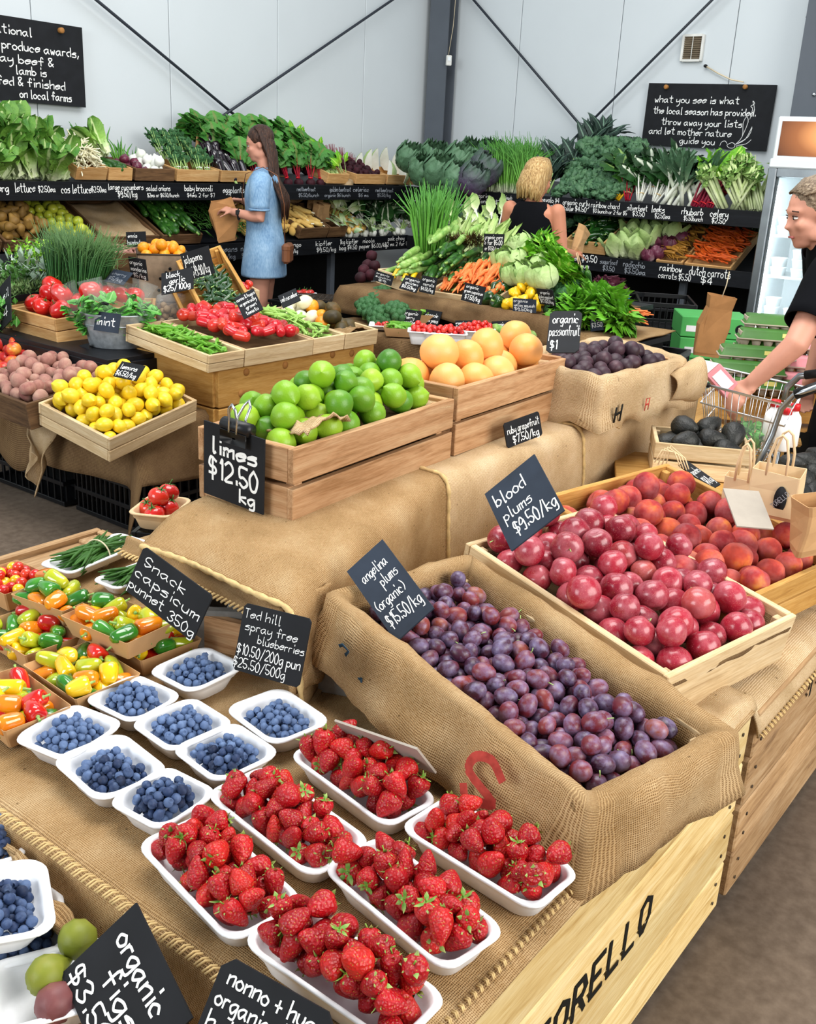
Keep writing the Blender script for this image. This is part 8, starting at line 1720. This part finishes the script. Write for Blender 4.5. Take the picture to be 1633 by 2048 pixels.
def headshape(mb, H, yaw, pitch, s=1.0):                              # H = middle of the skull; +X is the face
    R = rotm(0, 0, yaw).to_3x3()@Euler((0, pitch, 0)).to_matrix(); T = lambda x, y, z: V(H)+R@(V((x, y, z))*s)
    def b(x, y, z, rx, ry, rz): ball(mb, T(x, y, z), rx*s, ry*s, rz*s, 14, R)
    b(-.008, 0, .025, .094, .074, .088); b(.035, 0, -.04, .058, .060, .072); b(.048, 0, -.088, .036, .040, .030); b(.066, 0, -.100, .018, .022, .016)
    b(.062, 0, .022, .030, .056, .020); b(.088, 0, -.014, .012, .010, .024); b(.098, 0, -.030, .014, .014, .011); b(.078, 0, -.064, .014, .024, .008); b(.076, 0, -.074, .013, .021, .008)
    for y in (-1, 1): b(.062, y*.040, -.028, .024, .022, .022); b(-.008, y*.076, -.012, .018, .008, .030); b(.004, y*.05, -.07, .045, .016, .03)
    return R, T
def facebits(o, T, R, s=1.0):
    for y, nm in ((-1, 'right'), (1, 'left')):
        mb = MB(); ball(mb, T(.076, y*.030, .000), .009*s, .0115*s, .0055*s, 12, R); mb.obj('eye', MT['eye_white'], o)
        mb = MB(); ball(mb, T(.0825, y*.030, -.001), .0045*s, .0055*s, .0048*s, 10, R); mb.obj('iris', MT['eye_dark'], o)
        MB().tube([T(.078, y*.016, .020), T(.084, y*.030, .026), T(.070, y*.050, .021)], .0035*s, 6, flat=.7).obj('eyebrow', MT['hair_brown'], o)
        MB().tube([T(.080, y*.016, .004), T(.0865, y*.030, .010), T(.074, y*.046, .004)], .002*s, 6).obj('eyelid', MT['hair_brown'], o)
    MB().tube([T(.088, -.020, -.068), T(.0925, 0, -.066), T(.088, .020, -.068)], .005*s, 8, flat=.8).obj('lips', MT['lips'], o)
def hand(mb, wr, d, n, size=1.0, curl=.5, thumb=1):                    # wr wrist, d along the hand, n out of the back of the hand
    d, n = V(d).normalized(), V(n).normalized(); s = d.cross(n).normalized(); n = s.cross(d).normalized(); wr = V(wr); k = size
    for t in (.2, .5, .8):
        for q in (-.024, -.008, .008, .024): ball(mb, wr+d*(.092*t*k)+s*(q*k*(.75+.3*t)), .015*k, .015*k, .015*k, 8)
    for i, (q, L) in enumerate(((-.030, .066), (-.010, .076), (.010, .071), (.029, .056))):
        p = wr+d*(.088*k)+s*(q*k); a = .15; pts = [p]; 
        for seg in (.45, .32, .23): a += curl*(.75+.1*i); p = p+(d*cos(a)-n*sin(a))*(L*k*seg); pts.append(p)
        limb(mb, pts, [.0095*k, .0088*k, .008*k, .0068*k], 8)
    th = wr+d*(.022*k)-s*(.026*k*thumb); limb(mb, [th, th+(d*.55-s*.75*thumb-n*.25)*(.036*k), th+(d*.95-s*.75*thumb-n*.6)*(.062*k)], [.0125*k, .0105*k, .0085*k], 8)
def body(name, mb, root, vox, mat, sm=6):
    o = mb.obj(name, MT[mat], root); r = o.modifiers.new('r', 'REMESH'); r.mode = 'VOXEL'; r.voxel_size = vox; r.use_smooth_shade = True
    s = o.modifiers.new('s', 'SMOOTH'); s.iterations = sm; s.factor = .5; return o
def cloth_part(name, secs, mat, root, n=30, th=.006, wr=.006, seed=0):
    rg = [[(c[0]+rx*cos(2*pi*k/n)+noise.noise(V((k*.55+seed, i*.6, 2)))*wr, c[1]+ry*sin(2*pi*k/n)+noise.noise(V((k*.5, i*.7, 7+seed)))*wr, c[2]) for k in range(n)] for i, (c, rx, ry) in enumerate(secs)]
    return loft(rg, False, False).obj(name, MT[mat], root, solid=th, sub=1)
def sleeve_part(name, pts, rs, mat, root, wr=.006, seed=0):
    mb = MB(); P = []; S = []
    for i in range(len(pts)-1):
        for k in range(3): P.append(V(pts[i]).lerp(V(pts[i+1]), k/3)); S.append((rs[i]+(rs[i+1]-rs[i])*k/3)*(1+rnd(-.04, .04)))
    P.append(V(pts[-1])); S.append(rs[-1]); mb.tube(P, S, 18, cap=False); return mb.obj(name, MT[mat], root, solid=.005, sub=1)
# --- woman in the denim dress, seen from her left, facing the left of the photo
p = W(528, 400, 6.95); w1 = thing('person', 'woman with long brown hair in a short denim dress holding a paper bag', 'person', (p.x, p.y, 0), (0, 0, R_(126.9-4)))
mb = MB()
for s in (-1, 1): limb(mb, [(0, s*.085, .84), (.02, s*.085, .47), (-.015, s*.08, .09)], [.085, .056, .040]); limb(mb, [(-.03, s*.08, .05), (.06, s*.085, .035), (.13, s*.09, .02)], [.034, .032, .02])
ellip(mb, [((0, 0, .78), .10, .15), ((-.01, 0, .90), .115, .165), ((0, 0, 1.05), .09, .125), ((.005, 0, 1.2), .105, .145), ((-.005, 0, 1.34), .09, .165), ((-.015, 0, 1.40), .055, .10)])
limb(mb, [(-.015, 0, 1.38), (.005, 0, 1.48)], [.052, .046])
R1, T1 = headshape(mb, (.035, 0, 1.575), R_(10), R_(14), .92)
limb(mb, [(-.01, .165, 1.345), (-.02, .215, 1.10), (.17, .16, 1.13)], [.048, .040, .028]); hand(mb, (.175, .155, 1.135), (1, -.35, .15), (.1, .4, 1), .92, .55, 1)
limb(mb, [(-.01, -.165, 1.345), (-.01, -.21, 1.12), (.16, -.10, 1.19)], [.048, .040, .028]); hand(mb, (.165, -.095, 1.195), (1, .3, .05), (0, -.3, 1), .92, .6, -1)
b1_ = body('body', mb, w1, .009, 'skin'); facebits(w1, T1, R1, .92)
cloth_part('denim_dress', [((0, 0, .70), .155, .205), ((0, 0, .72), .157, .207), ((-.005, 0, .86), .145, .195), ((-.01, 0, .95), .135, .18), ((0, 0, 1.06), .108, .145), ((.005, 0, 1.16), .125, .158), ((.005, 0, 1.26), .130, .172), ((-.005, 0, 1.34), .112, .178), ((-.012, 0, 1.39), .078, .13), ((-.012, 0, 1.425), .062, .075)], 'denim', w1, wr=.012)
for s in (-1, 1): sleeve_part('sleeve', [(-.01, s*.13, 1.365), (-.012, s*.18, 1.30), (-.015, s*.205, 1.155)], [.066, .072, .064], 'denim', w1); MB().tube([V((-.015, s*.206, 1.157))+V((cos(t)*.066, sin(t)*.066, 0)) for t in [2*pi*i/18 for i in range(19)]], .007, 6, cap=False).obj('sleeve_cuff', MT['denim'], w1)
def strands(root, mat, paths, r0, name='hair'):
    mb = MB()
    for pts in paths: mb.tube(pts, [r0*.8, r0, r0, r0*.9, r0*.35][:len(pts)] if len(pts) <= 5 else [r0]*(len(pts)-1)+[r0*.35], 6, flat=.6)
    return mb.obj(name, MT[mat], root)
def hairshell(mb, T, R, s, rx, ry, rz, c): ball(mb, T(*c), rx*s, ry*s, rz*s, 22, R)
mb = MB(); hairshell(mb, T1, R1, .92, .100, .084, .094, (-.026, 0, .040)); hairshell(mb, T1, R1, .92, .06, .086, .10, (-.062, 0, -.03))
for i in range(46):
    a = -1.5+3.0*i/45; y0 = sin(a)*.078; x0 = -.03-cos(a)*.062; top_ = T1(x0*.35+.012, y0*.62, .118); mid = T1(x0, y0*1.08, .02); j = rnd(-.012, .012)
    mb.tube([top_, T1(x0*.8, y0*1.0, .085), mid, T1(x0-.02, y0*1.1, -.08), (-.10+j*.5+.03*abs(sin(a)), y0*1.35, 1.36), (-.150+j*.5, y0*1.45, 1.22+rnd(-.02, .03)), (-.148+j*.5, y0*1.3, 1.10+rnd(-.03, .05))], [.010, .014, .015, .015, .014, .011, .003], 7, flat=.7)
mb.obj('hair', MT['hair_brown'], w1)
strap = MB().tube([(-.02, .12, 1.43), (.10, .11, 1.38), (.145, .03, 1.25), (.15, -.05, 1.1)], .005, 6, flat=.5); strap.tube([(-.02, .12, 1.43), (-.12, .12, 1.38), (-.165, .11, 1.2), (-.17, .10, .93)], .006, 6, flat=.5)
hb = thing('shoulder_bag', 'tan leather shoulder bag hanging behind the denim woman', 'bag', w1.location, w1.rotation_euler); strap.obj('strap', MT['leather'], hb); board('bag_body', (-.19, .10, .87), (.055, .16, .13), MT['leather'], hb, .02); board('bag_flap', (-.19, .10, .91), (.06, .165, .06), MT['leather'], hb, .02)
wt = thing('wristwatch', 'black smart watch on the wrist of the denim woman', 'watch', w1.location, w1.rotation_euler); MB().tube([V((.135, .168, 1.117))+V((0, cos(t)*.034, sin(t)*.034)) for t in [2*pi*i/16 for i in range(17)]], .006, 6, cap=False).obj('band', MT['rubber'], wt); board('watch_face', (.135, .198, 1.131), (.03, .012, .032), MT['rubber'], wt, .004)
pb = bag('crumpled brown paper bag held by the denim woman', .15, .11, .28, mtx(w1)@V((.255, .04, .93)), (-.1, .15, w1.rotation_euler.z+.3), 'brown_paper', roll=.05)
# --- blonde woman in black seen from behind, facing the right shelf
p = W(1066, 440, 6.35); w2 = thing('person', 'blonde woman in a sleeveless black top seen from behind', 'person', (p.x, p.y, 0), (0, 0, R_(2)))
mb = MB()
for s in (-1, 1): limb(mb, [(0, s*.09, .82), (.01, s*.085, .45), (-.01, s*.08, .09)], [.085, .055, .042]); limb(mb, [(-.03, s*.08, .05), (.12, s*.09, .025)], [.036, .026])
ellip(mb, [((0, 0, .76), .11, .16), ((-.01, 0, .88), .12, .17), ((0, 0, 1.02), .10, .135), ((.005, 0, 1.15), .11, .15), ((-.005, 0, 1.25), .09, .165), ((-.01, 0, 1.31), .055, .10)])
limb(mb, [(-.01, 0, 1.30), (.01, 0, 1.39)], [.052, .046]); R2, T2 = headshape(mb, (.03, 0, 1.455), R_(-25), R_(18), .92)
limb(mb, [(0, -.17, 1.265), (.02, -.215, 1.02), (.20, -.20, 1.00), (.24, -.19, 1.0)], [.05, .041, .03, .027]); hand(mb, (.24, -.19, 1.0), (1, .1, .1), (0, -.2, 1), .92, .5, -1)
limb(mb, [(0, .17, 1.265), (.05, .215, 1.03), (.24, .10, 1.06)], [.05, .041, .028]); hand(mb, (.245, .095, 1.065), (1, -.3, 0), (0, .3, 1), .92, .5, 1)
body('body', mb, w2, .009, 'skin_tan'); facebits(w2, T2, R2, .92)
cloth_part('black_top', [((0, 0, .80), .145, .19), ((-.01, 0, .90), .137, .186), ((0, 0, 1.02), .116, .15), ((.005, 0, 1.14), .126, .163), ((0, 0, 1.22), .112, .158), ((-.008, 0, 1.285), .088, .125), ((-.01, 0, 1.315), .07, .085)], 'tee_black', w2, wr=.006, seed=4)
cloth_part('black_trousers', [((0, 0, .10), .085, .16), ((0, 0, .45), .10, .165), ((0, 0, .78), .135, .185), ((0, 0, .90), .125, .18)], 'tee_black', w2, seed=9)
mb = MB(); hairshell(mb, T2, R2, .92, .104, .092, .096, (-.022, 0, .038)); hairshell(mb, T2, R2, .92, .074, .10, .105, (-.042, 0, -.045))
for i in range(52):
    a = -2.0+4.0*i/51; y0 = sin(a)*.088; x0 = -.03-cos(a)*.078
    mb.tube([T2(x0*.3, y0*.5, .128), T2(x0*.85, y0*.95, .085), T2(x0*1.05, y0*1.12, .0), T2(x0*1.05-.006, y0*1.2, -.085), T2(x0*.8, y0*1.05, -.15+rnd(-.02, .02))], [.010, .015, .017, .016, .005], 7, flat=.7)
mb.obj('hair', MT['hair_blonde'], w2)
bag('folded kraft paper bag held by the blonde woman', .14, .05, .17, mtx(w2)@V((.32, -.16, 1.0)), (.2, .4, .2), 'kraft')
q = mtx(w2)@V((.22, -.20, .66)); o = thing('paper_bag', 'tall kraft paper carrier hanging from the arm of the blonde woman', 'bag', q, (0, 0, R_(-70))); loft([[(x*s, y*s, z) for x, y in rrect(.20, .10, .004, 2)] for s, z in ((.95, 0), (1, .02), (1, .22), (.97, .22), (.95, .1))]).obj('bag_body', MT['kraft'], o, smooth=False)
for s in (-1, 1): MB().tube([(-.05, s*.045, .20), (-.045, s*.04, .28), (-.02, s*.02, .35), (.02, s*.02, .35), (.045, s*.04, .28), (.05, s*.045, .20)], .004, 6).obj('twisted_handle', MT['kraft_pale'], o)
# --- woman in a black T-shirt leaning over the trolley at the right edge
DW = 3.62; hd = W(1628, 425, DW); ang = R_(126.9)
w3 = thing('person', 'woman in a black shirt with tied back hair reaching into the trolley', 'person', (hd.x, hd.y, 0), (0, 0, ang)); im = mtx(w3).inverted()
def Lp(x, y, D): return im@W(x, y, D)
mb = MB(); H0 = im@hd; sh = Lp(1668, 545, DW-.10); el = Lp(1592, 690, DW-.16); wr_ = Lp(1505, 765, DW-.06)
R3, T3 = headshape(mb, (H0.x, H0.y, H0.z), R_(2), R_(16), 1.0)
hip = V((-.30, .0, .88)); ch = V((-.14, 0, 1.20))
for s in (-1, 1): limb(mb, [(-.30, s*.09, .84), (-.22, s*.09, .46), (-.28, s*.085, .09)], [.09, .058, .042]); limb(mb, [(-.30, s*.085, .05), (-.15, s*.09, .025)], [.036, .026])
ellip(mb, [((-.31, 0, .78), .11, .16), ((-.31, 0, .90), .12, .17), ((-.26, 0, 1.02), .105, .145), ((-.20, 0, 1.14), .11, .155), ((-.14, 0, 1.26), .10, .17), ((-.10, 0, 1.31), .06, .11)])
limb(mb, [(-.11, 0, 1.29), (H0.x-.04, 0, H0.z-.09)], [.056, .052])
limb(mb, [(-.12, .15, 1.26), sh, el, wr_], [.055, .056, .044, .029]); hd_ = (Lp(1470, 800, DW-.04)-wr_)
hand(mb, wr_, hd_, V((.5, .6, .6)), 1.05, .55, -1)
limb(mb, [(-.12, -.17, 1.27), (-.22, -.24, 1.02), (-.20, -.25, .78)], [.05, .042, .030]); hand(mb, (-.20, -.25, .775), (.1, 0, -1), (0, -1, 0), 1.0, .5, -1)
body('body', mb, w3, .0065, 'skin', 8); facebits(w3, T3, R3, 1.0)
cloth_part('black_shirt', [((-.31, 0, .80), .15, .19), ((-.30, 0, .92), .14, .185), ((-.25, 0, 1.04), .128, .165), ((-.19, 0, 1.15), .135, .178), ((-.135, 0, 1.25), .120, .185), ((-.10, 0, 1.315), .088, .13), ((-.085, 0, 1.345), .068, .075)], 'tee_black', w3, wr=.006, seed=2)
cloth_part('black_trousers', [((-.25, 0, .10), .09, .16), ((-.24, 0, .45), .11, .17), ((-.30, 0, .78), .14, .19), ((-.31, 0, .90), .135, .185)], 'tee_black', w3, seed=6)
e2 = sh.lerp(el, .72); sleeve_part('sleeve', [(-.11, .12, 1.285), sh, e2], [.085, .086, .078], 'tee_black', w3); sleeve_part('sleeve', [(-.11, -.13, 1.29), (-.15, -.20, 1.2), (-.18, -.225, 1.1)], [.075, .072, .064], 'tee_black', w3)
mb = MB(); hairshell(mb, T3, R3, 1.0, .099, .081, .090, (-.024, 0, .040)); hairshell(mb, T3, R3, 1, .045, .07, .055, (-.078, 0, .0))
for i in range(44):
    a = -1.25+2.5*i/43; y0 = sin(a)*.082
    mb.tube([T3(.052+.012*cos(a*1.2), y0*.85, .070+.018*cos(a)), T3(.01, y0*1.02, .105*cos(a*.75)+.018), T3(-.05, y0*.95, .09*cos(a*.8)+.02), T3(-.10, y0*.5, .045*cos(a)), T3(-.118, y0*.2, .01)], [.004, .008, .010, .009, .006], 6, flat=.6)
ball(mb, T3(-.135, 0, .0), .036, .036, .036, 14); mb.obj('hair', MT['hair_grey'], w3)
mb = MB(); ball(mb, T3(-.002, .087, -.045), .005, .004, .006, 8); mb.obj('earring', MT['steel'], w3)
for nm_ in ('carrot', 'carrot.001'): pass
for k in list(globals().values()):                                   # kinds that were never placed leave the scene
    for kk_ in (k if isinstance(k, list) else [k]):
        kk_ = kk_[0] if isinstance(kk_, tuple) else kk_
        if isinstance(kk_, Kind) and not kk_.used:
            for ch_ in list(kk_.root.children): bpy.data.objects.remove(ch_)
            bpy.data.objects.remove(kk_.root); kk_.used = True
